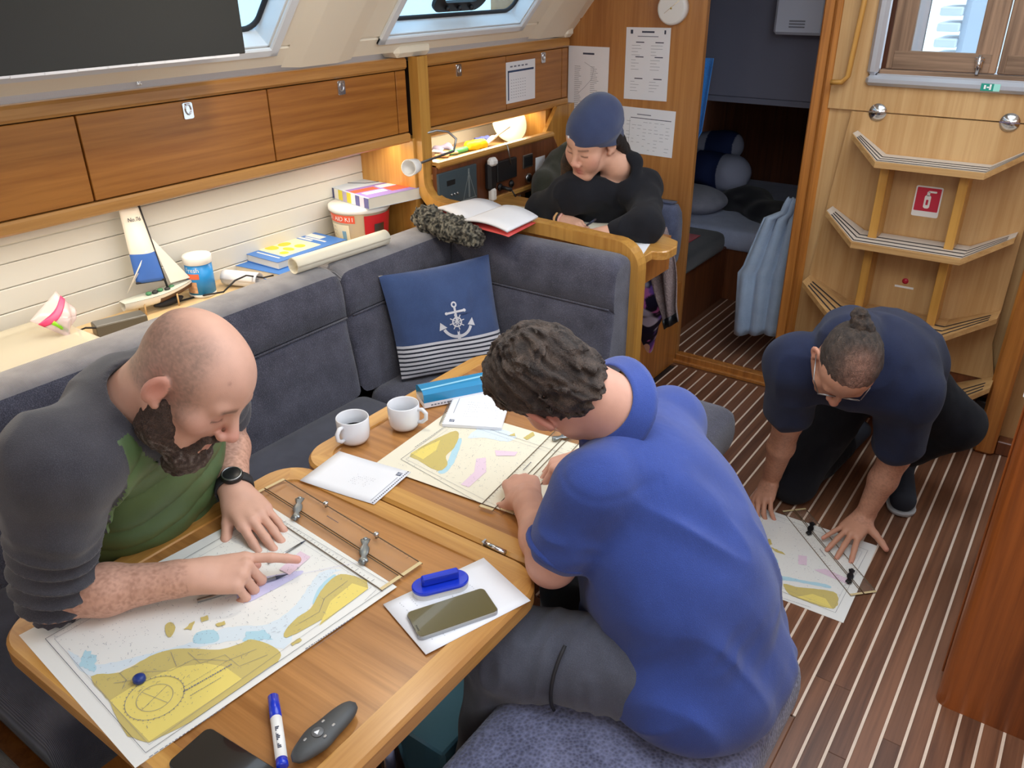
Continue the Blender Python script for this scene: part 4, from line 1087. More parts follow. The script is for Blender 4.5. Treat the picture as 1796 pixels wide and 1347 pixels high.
    def hj(p):
        t, r = seg_t(p, shR, elR); t2, r2 = seg_t(p, shL, elL)
        w = np.exp(-(r/.085)**4)*sstep(.30, .60, t); w2 = np.exp(-(r2/.085)**4)*sstep(.1, .5, t2)
        d = -.015*w*(1-2*np.abs(np.sin(24*t+2.6*vnoise(p, 11, 3))))-.007*w2*np.sin(36*t2+4*vnoise(p, 12, 4))
        q = (p-che)@Rt; g = grn(p)*1.0
        ch = np.abs(((q[:, 2]+.25*np.abs(q[:, 0]))/.075+.15*vnoise(p, 12, 8)) % 1-.5)*2
        d = d-.005*ridge(p, 10, 12)*(1-g)-g*(.012*np.sqrt(np.clip(1-ch**2, 0, 1))-.003)-.012*vnoise(p, 9, 7)*(1-.6*g)-.004*vnoise(p, 26, 8)
        return d
    V, F = sdf_mesh(J, .0045, hj, amp=.02)
    g, r = split_mesh(V, F, grn)
    FLE = cloth('charcoal_fleece', (74, 74, 82), (50, 50, 58), 600, bump=.0006)
    QUI = plain('green_quilted_nylon', (84, 108, 68), .5, var=.18, vscale=9, bump=.006)
    np_mesh('jacket', V, r, FLE, o); q_ = np_mesh('quilted_front', V, g, QUI, o)
    tr_ = [ell(pel, Rt, (.175, .13, .12), .05)]
    for a, b, c in ((hipR, knR, anR), (hipL, knL, anL)): tr_ += [cap(a, b, .098, .072, .04), cap(b, c, .070, .056, .03)]
    V, F = sdf_mesh(tr_, .008, lambda p: .008*vnoise(p, 16, 3)); np_mesh('trousers', V, F, cloth('dark_trousers', (44, 46, 52), (26, 28, 34), 500), o)
    for a in (anR, anL):
        V, F = sdf_mesh([cap(a+A3(-.02, 0, -.055), a+A3(.17, 0, -.06), .050, .042, .02)], .006, clip=[((0, 0, .002), (0, 0, 1))]); np_mesh('shoe', V, F, BLACK, o)
    # watch on the left wrist
    f = wrL-elL; f /= np.linalg.norm(f); u = A3(0, 0, 1)-f*f[2]; u /= np.linalg.norm(u); Rw = np.stack([np.cross(f, u), f, u], 1); wc_ = wrL-f*.012
    b = MB(); b.sheet(lambda a, v: wc_+Rw@A3(.0375*math.cos(2*math.pi*a), (v-.5)*.024, .0335*math.sin(2*math.pi*a)), 28, 2, 0, .004); wt = b.build('watch', RUB, o)
    b = MB(); b.lathe([(.0225, 0), (.0235, .004), (.0235, .009), (.020, .012)], 24, 0, Rw, wc_+u*.031); b.build('watch_case', BLACK, wt)
    b = MB(); b.lathe([(.0215, .0095), (.0215, .012), (.019, .0128), (.019, .0118)], 24, 0, Rw, wc_+u*.031); b.build('bezel', STEEL, wt)
    return o, wrL, tl, tr
pA = person_bald()

# ---------------- the man in the blue polo shirt, seen from behind
def person_polo():
    Fh = frame((-.65, .42, -.634), (-.757, -.357, .54)); H = od(973, 676, 1.55)
    N = od(1062, 716, 1.575); shL, shR = od(1042, 856, 1.50), od(1172, 742, 1.76)
    elL = oz(968, 985, .740); wrL = oz(925, 880, .745); elR = A3(-.66, 1.58, .79); wrR = A3(-.80, 1.42, .735)
    mid = (shL+shR)/2; pel = A3(-.400, 1.195, .575); che = mid*.62+pel*.38; bel = mid*.28+pel*.72
    sw = (shR-shL)/np.linalg.norm(shR-shL); fwd = np.cross(mid-pel, sw)
    if fwd[0] > 0: fwd = -fwd
    Rt = frame(fwd, mid-pel)
    hipL, hipR = pel+A3(-.02, -.105, -.02), pel+A3(-.02, .105, -.02); knL, knR = oz(893, 1140, .535), A3(-.80, 1.36, .54); anL, anR = A3(-.80, .98, .11), A3(-.84, 1.40, .11)
    P = [ell(che, Rt, (.17, .12, .20), .03), ell(bel, Rt, (.165, .125, .17), .06), ell(pel, Rt, (.17, .125, .12), .06), cap(shL, shR, .055, .055, .03)]
    for a, b, c in ((shR, elR, wrR), (shL, elL, wrL)):
        m = a*.45+b*.55; P += [cap(a, m, .048, .053, .02), cap(m, b, .053, .047, .03)]
        q = b*.62+c*.38; P += [cap(b, q, .046, .043, .02), cap(q, c, .043, .029, .02)]
    for a, b, c in ((hipR, knR, anR), (hipL, knL, anL)):
        P += [cap(a, b, .090, .062, .04), cap(b, c, .056, .04, .03), cap(c+A3(0, 0, -.05), c+A3(-.15, 0, -.06), .042, .034, .02)]
    P += head_prims(H, Fh, 1.0, N, .060)
    hl, tl = hand_prims(wrL, oz(905, 822, .738)-wrL, (.1, -.45, .9), -1, ((.7, .6, .3), (.6, .7, .3), (.6, .7, .3), (.6, .7, .3)), (.05, .0, -.04, -.10), ((.7, .6, -.4), .2, .3), 1.0)
    hr, tr = hand_prims(wrR, (-.5, -.8, -.05), (0, 0, 1), -1, ((.9, .8, .4),)*4)
    P += hl+hr
    Pp = lambda x, y, z: H+Fh@A3(x, y, z)
    spots = [(Pp(sx*.084, -.014, 0), .035, (214, 126, 112), .7) for sx in (-1, 1)]+[(t, .015, (226, 170, 152), .5) for t in tl]
    V, F = sdf_mesh(P, .0036); o = np_mesh('person', V, F, SKIN, None, skin_col((208, 158, 138), spots))
    tag(o, 'man in royal blue polo seen from behind, bent over the far chart', 'person')
    hp = [ell(Pp(0, -.016, .044), Fh, (.089, .109, .093), .02), ell(Pp(0, .045, .075), Fh, (.068, .058, .050), .03), ell(Pp(0, -.072, -.02), Fh, (.066, .046, .062), .03)]
    hp += [cut(ell(Pp(sx*.098, -.008, -.022), Fh, (.020, .032, .044), .012)) for sx in (-1, 1)]
    hp += [cut(ell(Pp(0, .125, -.025), Fh, (.085, .075, .085), .02)), cut(ell(Pp(0, -.03, -.125), Fh, (.12, .12, .075), .015))]
    def hk(p):
        q = (p-H)@Fh; w = vnoise(q, 16, 2); a = q*A3(1, 1, .35)+w[:, None]*.06
        return .014*vnoise(a, 75, 4)+.010*vnoise(q, 30, 5)+.009*vnoise(a, 170, 6)
    V, F = sdf_mesh(hp, .0030, hk, amp=.02)
    def hc(V):
        q = (V-H)@Fh; n = vnoise(q*A3(1, 1, .35)+vnoise(q, 16, 2)[:, None]*.06, 130, 7)+.5
        c = mixc(np.tile(L3((40, 32, 30)), (len(V), 1)), L3((92, 76, 66)), np.clip(n*1.1-.1, 0, 1)); c = mixc(c, L3((136, 102, 62)), np.clip((q[:, 1]-.01)*9, 0, .65)*n)
        return c
    np_mesh('hair', V, F, HAIRM, o, hc)
    S = [ell(che+Rt@A3(0, -.006, 0), Rt, (.195, .155, .22), .03), ell(bel+Rt@A3(0, -.01, 0), Rt, (.20, .170, .19), .06), ell(pel+A3(.0, -.01, -.035), None, (.170, .215, .130), .06), cap(shL, shR, .076, .076, .05)]
    for a, b in ((shL, shL*.36+elL*.64), (shR, shR*.4+elR*.6)): S += [cap(a, b, .075, .068, .022)]
    S += [cap(bel+A3(-.06, 0, -.02), bel+A3(-.08, 0, -.10), .15, .13, .05)]
    def hs(p):
        q = (p-che)@Rt; d = .010*vnoise(p*A3(1, 1, .5), 11, 3)
        # long soft folds from the shoulders to the hem
        a = q[:, 0]*1.0+q[:, 2]*.55; d = d-.006*ridge(np.stack([a*2.4, q[:, 1]*.6, q[:, 2]*.5-q[:, 0]*.3], 1), 7, 5)*sstep(.16, -.02, q[:, 2])
        a2 = q[:, 0]*.6-q[:, 2]*.9; d = d-.006*ridge(np.stack([a2*2.2, q[:, 1]*.5, q[:, 0]*.6], 1), 8, 6)*sstep(-.14, -.26, q[:, 2])
        t, r = seg_t(p, shL, elL); d = d-.004*ridge(p*A3(1, 1, 1.6), 14, 7)*np.exp(-(r/.1)**4)*sstep(.2, .5, t)
        L_ = np.linalg.norm(elL-shL); tt = ((p-shL)@(elL-shL))/L_+.55*((p-shL)@Rt[:, 0]); d = d+.0016*np.exp(-((tt+.050)/.006)**2)*(np.linalg.norm(p-shL, axis=1) < .13)
        return d
    n1 = elL-shL; n1 = n1/np.linalg.norm(n1)
    V, F = sdf_mesh(S, .0046, hs, amp=.02, clip=[((0, 0, .481), (0, 0, 1))])
    POLO = cloth('blue_pique', (54, 76, 150), (42, 60, 124), 700, bump=.0006, sheen=.2, fold=.003)
    sh_ = np_mesh('polo_shirt', V, F, POLO, o)
    # sleeve hem and collar
    e = shL*.36+elL*.64+n1*.030; Rz = frame(np.cross(n1, A3(0, 0, 1)), n1); Rz = np.stack([Rz[:, 0], Rz[:, 1], Rz[:, 2]], 1); Rz = np.stack([Rz[:, 0], Rz[:, 1], n1], 1)
    b = MB(); b.tube([e+Rz@A3(.063*math.cos(t), .063*math.sin(t), 0) for t in np.linspace(0, 2*math.pi, 28)[:-1]], .008, 8, closed=True); b.build('sleeve_hem', POLO, sh_)
    up = Pp(0, -.05, -.04)-N; up /= np.linalg.norm(up); Rc = frame(-Rt[:, 1]*1.0, up)
    def cf(a, v):
        t = (a-.5)*4.7; r = .074+.034*v+.003*math.sin(3*t)
        return N+up*(.018-.040*v)+Rc@A3(r*math.sin(t), r*math.cos(t), 0)+A3(0, 0, .004)
    b = MB(); b.sheet(cf, 30, 5, 0, -.004); b.build('collar', POLO, sh_)
    T = [ell(pel+A3(.0, 0, -.02), None, (.13, .17, .10), .05)]
    for a, b_, c in ((hipR, knR, anR), (hipL, knL, anL)): T += [cap(a+A3(-.03, 0, 0), b_, .098, .084, .05), cap(b_, c, .080, .066, .03)]
    def ht(p):
        t, r = seg_t(p, hipL, knL); return -.007*ridge(p*A3(1.7, .7, .7), 17, 3)*np.exp(-(r/.14)**4)+.008*vnoise(p, 14, 5)
    V, F = sdf_mesh(T, .0055, ht); tr = np_mesh('trousers', V, F, cloth('grey_trousers', (92, 96, 110), (64, 66, 78), 800, bump=.0004, fold=.004), o)
    p0 = hipL*.45+knL*.55; zz = MB(); pts = []
    for t in np.linspace(-.1, 1.4, 9): pts.append(p0+A3(-.0, -.103*math.cos(t-.4), .103*math.sin(t-.4)-.0)*1.0)
    zz.tube(pts, .0035, 6); zz.build('zip', RUB, tr)
    for a in (anR, anL):
        V, F = sdf_mesh([cap(a+A3(.02, 0, -.055), a+A3(-.17, 0, -.06), .050, .042, .02)], .006, clip=[((0, 0, .002), (0, 0, 1))]); np_mesh('shoe', V, F, plain('grey_shoe', (96, 92, 86), .7), o)
    return o
pB = person_polo()

# ---------------- the woman at the chart table
def person_woman():
    s = 1.0
    Fh = frame((-.14, -.90, -.40), (.10, -.34, .93)); H = od(1037, 247, 2.98)
    N = od(1080, 291, 3.06)
    shR, shL = od(1003, 340, 3.08), od(1126, 330, 3.14); elR, elL = oz(950, 366, .915), oz(1132, 398, .93); wrR = oz(990, 386, .905); wrL = oz(1060, 410, .905)
    mid = (shR+shL)/2; pel = A3(-1.60, 3.02, .60); che = mid*.6+pel*.4; bel = mid*.28+pel*.72
    sw = (shL-shR)/np.linalg.norm(shL-shR); fwd = np.cross(sw, mid-pel); fwd = fwd if fwd[1] < 0 else -fwd; Rt = frame(fwd, mid-pel)
    hipR, hipL = pel+A3(-.09, 0, -.02), pel+A3(.09, 0, -.02); knR, knL = A3(-1.62, 2.66, .56), oz(1140, 520, .50); anR, anL = A3(-1.55, 2.62, .10), oz(1122, 640, .06)
    P = [ell(che, Rt, (.145, .10, .17), .03), ell(bel, Rt, (.125, .10, .15), .05), ell(pel, Rt, (.16, .12, .11), .05), cap(shR, shL, .058, .058, .05)]
    for a, b, c in ((shR, elR, wrR), (shL, elL, wrL)): P += [cap(a, b, .048, .038, .03), cap(b, c, .038, .026, .02)]
    for a, b, c in ((hipR, knR, anR), (hipL, knL, anL)): P += [cap(a, b, .082, .056, .04), cap(b, c, .052, .034, .03), cap(c+A3(0, 0, -.02), c+A3(.0, -.13, -.03), .036, .03, .02)]
    P += head_prims(H, Fh, s, N, .050, True)
    hr, t1 = hand_prims(wrR, oz(1022, 400, .90)-wrR, (.1, -.3, .9), 1, ((.5, .5, .3),)*4, s=.9); hl, t2 = hand_prims(wrL, (-.8, -.5, -.05), (0, -.2, 1), -1, ((.5, .5, .3),)*4, s=.9)
    P += hr+hl
    Pp = lambda x, y, z: H+Fh@A3(x, y, z)*s
    spots = [(Pp(0, .115, -.034), .02, (214, 142, 128), .5), (Pp(-.05, .07, -.03), .028, (218, 148, 134), .5), (Pp(.05, .07, -.03), .028, (218, 148, 134), .5), (Pp(0, .09, -.07), .02, (196, 104, 100), .8)]
    base = skin_col((214, 166, 142), spots)
    def col(V):
        c = base(V); q = (V-H)@Fh/s
        br = np.exp(-((q[:, 2]-.022)/.004)**2)*(q[:, 1] > .06)*(np.abs(q[:, 0]) < .048)*(np.abs(q[:, 0]) > .012); c = mixc(c, L3((90, 62, 52)), br*.7)
        lid = np.exp(-(((q[:, 2]+.004)/.003)**2))*(q[:, 1] > .07)*(np.abs(np.abs(q[:, 0])-.033) < .014); return mixc(c, L3((70, 46, 42)), lid*.8)
    V, F = sdf_mesh(P, .0042); o = np_mesh('person', V, F, SKIN, None, col)
    tag(o, 'woman in navy cap and black hooded sweatshirt writing at the chart table', 'person')
    # cap: a soft slouchy beanie down to the brow
    K = [ell(Pp(0, -.016, .045), Fh, A3(.089, .110, .094)*s, .02), ell(Pp(0, -.070, .070), Fh, A3(.074, .074, .070)*s, .05), cap(Pp(0, -.03, .0), Pp(0, -.06, -.03), .088, .080, .03)]
    V, F = sdf_mesh(K, .004, lambda p: .007*vnoise(p, 18, 3)+.003*np.sin(((p-H)@Fh)[:, 2]*110)*sstep(.06, .03, ((p-H)@Fh)[:, 2]), clip=[(Pp(0, .085, .034), Fh@A3(0, -.36, .93))])
    cp = np_mesh('cap', V, F, cloth('navy_jersey', (60, 72, 108), (44, 54, 86), 900, bump=.0005), o)
    b = MB(); c0 = Pp(.030, .0855, .060); b.ball(c0, (.005, .002, .007), 6, 0, Fh); b.build('cap_emblem', PAPER, cp)
    Hh = [cap(Pp(-.045, -.08, -.01), Pp(-.080, -.10, -.085), .030, .016, .02), cap(Pp(-.02, -.09, -.02), Pp(-.03, -.10, -.10), .035, .03, .02), cap(Pp(.04, -.075, -.01), Pp(.075, -.04, -.09), .03, .022, .02),
          cap(Pp(.074, .02, .0), Pp(.082, .055, -.09), .014, .020, .02), cap(Pp(.082, .055, -.09), Pp(.085, .10, -.185), .024, .013, .02), cap(Pp(-.076, -.05, -.005), Pp(-.090, -.085, -.085), .026, .013, .02)]
    V, F = sdf_mesh(Hh, .004, lambda p: .008*vnoise(p*A3(1, 1, .3), 90, 3))
    np_mesh('hair', V, F, HAIRM, o, lambda V: mixc(np.tile(L3((34, 26, 24)), (len(V), 1)), L3((126, 92, 56)), np.clip(-((V-H)@Fh)[:, 2]*6-.1, 0, .9)*(((V-H)@Fh)[:, 0] > 0)*(vnoise(V, 120, 3)+.6)))  # strands on her right painted lighter, as if light fell on them
    J = [ell(che, Rt, (.165, .125, .185), .03), ell(bel, Rt, (.155, .13, .17), .05), ell(pel+A3(0, 0, .02), Rt, (.175, .14, .10), .05), cap(shR, shL, .072, .072, .05)]
    for a, b, c in ((shR, elR, wrR*.78+elR*.22), (shL, elL, wrL)): J += [cap(a, b, .066, .060, .03), cap(b, c*.72+b*.28, .056, .040, .02)]
    up = (Pp(0, -.03, -.05)-N); up /= np.linalg.norm(up); back = -Rt[:, 1]
    J += [ell(N+back*.055+A3(0, 0, -.015), None, (.11, .06, .06), .03), cap(N+back*.03+A3(-.07, 0, .0), N-back*.07+A3(-.04, 0, -.06), .030, .022, .03), cap(N+back*.03+A3(.08, 0, .0), N-back*.07+A3(.03, 0, -.06), .032, .022, .03)]
    J += [cut(cap(N+up*.0-back*.03, N+up*.14-back*.05, .052, .062, .012))]
    V, F = sdf_mesh(J, .005, lambda p: .012*vnoise(p, 15, 3)-.006*ridge(p*A3(1.5, .8, .8), 15, 4), amp=.02)
    hd = np_mesh('hooded_sweatshirt', V, F, cloth('black_sweat', (33, 34, 40), (20, 21, 26), 700, bump=.0005, sheen=.05), o)
    for k, c in enumerate(((236, 190, 130), (40, 36, 40), (224, 172, 160))):
        f = wrR-elR; f /= np.linalg.norm(f); R_ = frame(np.cross(f, A3(0, 0, 1)), f); e = wrR-f*(.022-.012*k)
        b = MB(); b.tube([e+R_@A3(.031*math.cos(t), .031*math.sin(t), 0) for t in np.linspace(0, 2*math.pi, 20)[:-1]], .0048, 6, closed=True); b.build('bracelet', plain('bracelet_%d' % k, c, .6), o)
    T = [ell(pel+A3(0, 0, -.03), Rt, (.17, .13, .10), .05)]
    for a, b_, c in ((hipR, knR, anR), (hipL, knL, anL)): T += [cap(a, b_, .094, .072, .04), cap(b_, c+A3(0, 0, .05), .070, .050, .03)]
    V, F = sdf_mesh(T, .006, lambda p: .010*vnoise(p, 18, 3))
    def pc(V):
        n = vnoise(V, 14, 11)+.5*vnoise(V, 34, 12); c = np.tile(L3((30, 26, 52)), (len(V), 1)); c = mixc(c, L3((206, 118, 196)), sstep(.02, .10, n)); m = vnoise(V, 20, 15)
        c = mixc(c, L3((110, 78, 170)), sstep(.05, .15, m)*.9); return mixc(c, L3((206, 206, 236)), sstep(.17, .24, vnoise(V, 17, 19)))
    np_mesh('leggings', V, F, vcol('printed_leggings', .7, .2), o, pc)
    for a in (anR, anL):
        V, F = sdf_mesh([cap(a+A3(0, 0, .04), a+A3(0, 0, -.02), .046, .048, .02), cap(a+A3(0, .01, -.02), a+A3(0, -.14, -.03), .045, .036, .02)], .006, clip=[((0, 0, .004), (0, 0, 1))]); np_mesh('slipper', V, F, cloth('blue_sock', (28, 120, 196), (16, 86, 150), 500), o)
    return o
pC = person_woman()

# ---------------- the man kneeling on the cabin sole
def person_kneel():
    Fh = frame((.12, -.47, -.88), (.50, -.75, .44)); H = od(1481, 636, 2.34)
    N = od(1490, 590, 2.50); shR, shL = od(1398, 640, 2.52), od(1592, 690, 2.50)
    wrR, wrL = oz(1352, 842, .085), oz(1516, 905, .075); elR, elL = od(1382, 742, 2.70), od(1570, 800, 2.66)
    mid = (shR+shL)/2; pel = A3(-.42, 2.90, .46); che = mid*.6+pel*.4+A3(0, 0, .065); bel = mid*.3+pel*.7+A3(0, 0, .07)
    sw = (shL-shR)/np.linalg.norm(shL-shR); fwd = np.cross(sw, mid-pel); fwd = fwd if fwd[2] < 0 else -fwd; Rt = frame(fwd, mid-pel)
    hipR, hipL = pel+A3(-.10, -.02, -.03), pel+A3(.10, -.02, -.03)
    knR, anR = oz(1392, 842, .075), A3(-.56, 3.02, .06); knL, anL = A3(-.175, 2.93, .32), A3(-.325, 2.97, .11)
    P = [ell(che, Rt, (.18, .12, .20), .03), ell(bel, Rt, (.165, .12, .18), .06), ell(pel, Rt, (.17, .125, .13), .06), cap(shR, shL, .074, .074, .06)]
    for a, b, c in ((shR, elR, wrR), (shL, elL, wrL)):
        m = a*.45+b*.55; P += [cap(a, m, .062, .056, .03), cap(m, b, .056, .046, .03)]; q = b*.62+c*.38; P += [cap(b, q, .046, .044, .02), cap(q, c, .044, .030, .02)]
    P += [cap(hipR, knR, .085, .062, .04), cap(knR, anR, .055, .04, .03), cap(anR, anR+A3(.02, .12, -.01), .036, .03, .02), cap(hipL, knL, .085, .062, .04), cap(knL, anL, .055, .042, .03), cap(anL+A3(-.02, .03, -.06), anL+A3(.045, -.17, -.07), .04, .032, .02)]
    P += head_prims(H, Fh, 1.02, N, .060)
    hr, t1 = hand_prims(wrR, oz(1336, 880, .04)-wrR, (-.5, -.2, .8), 1, ((.35, .5, .2), (.4, .5, .2), (.4, .5, .2), (.4, .5, .2)), (.1, .0, -.05, -.12), ((.85, .5, -.35), .2, .2), 1.06)
    hl, t2 = hand_prims(wrL, oz(1484, 940, .045)-wrL, (.1, -.1, 1), -1, ((.15, .12, .05),)*4, (.34, .10, -.10, -.36), ((.95, .3, -.12), .1, .1), 1.06)
    P += hr+hl
    s = 1.02; Pp = lambda x, y, z: H+Fh@A3(x, y, z)*s
    spots = [(Pp(0, .115, -.034), .022, (206, 132, 118), .6)]+[(Pp(sx*.082, -.014, 0), .03, (210, 140, 122), .5) for sx in (-1, 1)]+[(t, .014, (214, 140, 124), .6) for t in t1+t2]
    base = skin_col((198, 146, 120), spots, .05, 3, ((elR, wrR, .07, (120, 84, 66), .4), (elL, wrL, .07, (120, 84, 66), .4)))
    V, F = sdf_mesh(P, .0038); o = np_mesh('person', V, F, SKIN, None, base)
    tag(o, 'man in dark tee with tied hair kneeling over the chart on the floor', 'person')
    hp = [ell(Pp(0, -.014, .046), Fh, A3(.0815, .101, .086)*s, .02), cut(ell(Pp(0, .135, -.015), Fh, A3(.10, .075, .085)*s, .012)), cut(ell(Pp(0, -.02, -.125), Fh, A3(.12, .13, .085)*s, .012))]
    hp += [cut(ell(Pp(sx*.098, -.008, -.022), Fh, A3(.022, .032, .04), .012)) for sx in (-1, 1)]
    V, F = sdf_mesh(hp, .0034, lambda p: .004*vnoise(((p-H)@Fh)*A3(1, .3, 1), 190, 4)+.003*vnoise(p, 60, 5))
    def hc(V):
        q = (V-H)@Fh/s; n = vnoise(q*A3(1, .3, 1), 220, 7)+.5
        c = mixc(np.tile(L3((38, 32, 30)), (len(V), 1)), L3((84, 70, 60)), np.clip(n, 0, 1)); th_ = np.exp(-((q[:, 0]/.042)**2))*sstep(.03, .08, q[:, 2])*sstep(-.06, .02, q[:, 1])*sstep(.105, .07, q[:, 1])
        return mixc(c, L3((168, 124, 106)), np.clip(th_*(.50+.45*n), 0, .85))
    hr_ = np_mesh('hair', V, F, HAIRM, o, hc)
    bq = [ell(Pp(0, -.095, .088), Fh, A3(.033, .028, .026), .01), ell(Pp(.012, -.125, .085), Fh, A3(.024, .022, .020), .015)]
    V, F = sdf_mesh(bq, .003, lambda p: .007*vnoise(p, 110, 4)); np_mesh('hair_bun', V, F, HAIRM, o, lambda V: mixc(np.tile(L3((30, 24, 24)), (len(V), 1)), L3((92, 74, 60)), np.clip(vnoise(V, 160, 2)+.4, 0, 1)))
    # glasses
    g = MB()
    for sx in (-1, 1):
        c = Pp(sx*.034, .098, -.002); g.tube([c+Fh@A3(.025*math.cos(t), 0, .018*math.sin(t)) for t in np.linspace(0, 2*math.pi, 18)[:-1]], .0016, 5, closed=True)
        g.tube([Pp(sx*.060, .096, .004), Pp(sx*.079, .06, .006), Pp(sx*.082, -.01, .004)], .0018, 6)
    g.tube([Pp(-.010, .099, .0), Pp(0, .103, .004), Pp(.010, .099, .0)], .0015, 5); g.build('glasses', STEEL, o)
    S = [ell(che+Rt@A3(0, -.01, 0), Rt, (.20, .145, .22), .03), ell(bel+Rt@A3(0, -.01, 0), Rt, (.19, .150, .19), .06), ell(pel+Rt@A3(0, -.01, .05), Rt, (.185, .15, .11), .05), cap(shR, shL, .094, .094, .06)]
    for a, b in ((shR, shR*.25+elR*.75), (shL, shL*.25+elL*.75)): S += [cap(a, b, .090, .078, .04)]
    S += [cap(N, N+(Pp(0, -.06, -.03)-N)*.75, .090, .074, .03), cut(cap(N+(Pp(0, -.03, -.03)-N)*.75, Pp(0, -.02, -.02), .056, .066, .012))]
    V, F = sdf_mesh(S, .0052, lambda p: .012*vnoise(p, 10, 3)-.005*ridge(p*A3(1.3, .7, 1), 11, 4), amp=.02)
    np_mesh('tee_shirt', V, F, cloth('dark_navy_tee', (38, 46, 74), (26, 31, 52), 800, bump=.0005, sheen=.08), o)
    T = [ell(pel+A3(0, 0, -.02), Rt, (.185, .14, .13), .05), cap(hipR, knR, .104, .082, .04), cap(knR, anR, .076, .056, .03), cap(hipL, knL, .104, .086, .04), cap(knL, anL+A3(0, 0, .02), .082, .058, .03)]
    V, F = sdf_mesh(T, .006, lambda p: .010*vnoise(p, 14, 3)+.003*vnoise(p, 40, 4), clip=[((0, 0, .003), (0, 0, 1))]); np_mesh('trousers', V, F, cloth('black_trousers', (28, 29, 36), (18, 19, 24), 800, bump=.0004, sheen=.05), o)
    a = anL
    V, F = sdf_mesh([cap(a+A3(-.02, .04, -.055), a+A3(.05, -.19, -.062), .052, .044, .02), cap(a, a+A3(-.02, .04, -.05), .052, .05, .02)], .005, clip=[((0, 0, .016), (0, 0, 1))]); shoe = np_mesh('shoe', V, F, plain('navy_shoe', (30, 36, 48), .8), o)
    V, F = sdf_mesh([cap(a+A3(-.02, .04, -.085), a+A3(.05, -.19, -.085), .058, .050, .02)], .005, clip=[((0, 0, .002), (0, 0, 1)), ((0, 0, .02), (0, 0, -1))]); np_mesh('shoe_sole', V, F, plain('pale_sole', (176, 178, 180), .6), shoe)
    a = anR
    V, F = sdf_mesh([cap(a+A3(0, -.01, 0), a+A3(.03, .16, -.0), .05, .042, .02)], .006, clip=[((0, 0, .002), (0, 0, 1))]); np_mesh('shoe', V, F, plain('navy_shoe', (30, 36, 48), .8), o)
    return o
pD = person_kneel()
# ------------------------------------------------------------------ charts and what lies on the table
TT = TZ+.0037
LAND = plain('chart_land', (202, 184, 112), .8); LANDY = plain('chart_yellow', (232, 212, 116), .8); SHAL = plain('chart_shallow', (178, 214, 228), .8); SHAL2 = plain('chart_pale_blue', (216, 228, 236), .8)
PINK = plain('chart_pink', (228, 204, 220), .8); VIOL = plain('chart_violet', (200, 198, 232), .8); CHP = plain('chart_paper', (232, 232, 228), .75); CHC = plain('chart_paper_cream', (232, 226, 206), .75)
CH_M = [LAND, LANDY, SHAL, SHAL2, PINK, VIOL, INK, INKD]
def dens(poly, k=6, amp=.0016, seed=0):
    r = np.random.RandomState(seed); out = []
    if amp > .0008 and len(poly) > 4:      # a smooth shoreline first, then its roughness
        q = []; n_ = len(poly)
        for i in range(n_):
            p0, p1, p2, p3 = [np.array(poly[(i+j-1) % n_], float) for j in range(4)]
            for t in (0, .33, .66): q.append(.5*(2*p1+(p2-p0)*t+(2*p0-5*p1+4*p2-p3)*t*t+(3*p1-p0-3*p2+p3)*t**3))
        poly = q; k = 4; amp *= .45
    for i in range(len(poly)):
        a, b = np.array(poly[i], float), np.array(poly[(i+1) % len(poly)], float); d = b-a; n = np.array([-d[1], d[0]]); n /= np.linalg.norm(n)+1e-9
        L = np.linalg.norm(d); m = max(1, int(k*min(1, L/.03)))
        for j in range(m): out.append(a+d*j/m+(n*r.uniform(-1, 1)*amp if j else 0))
    return out
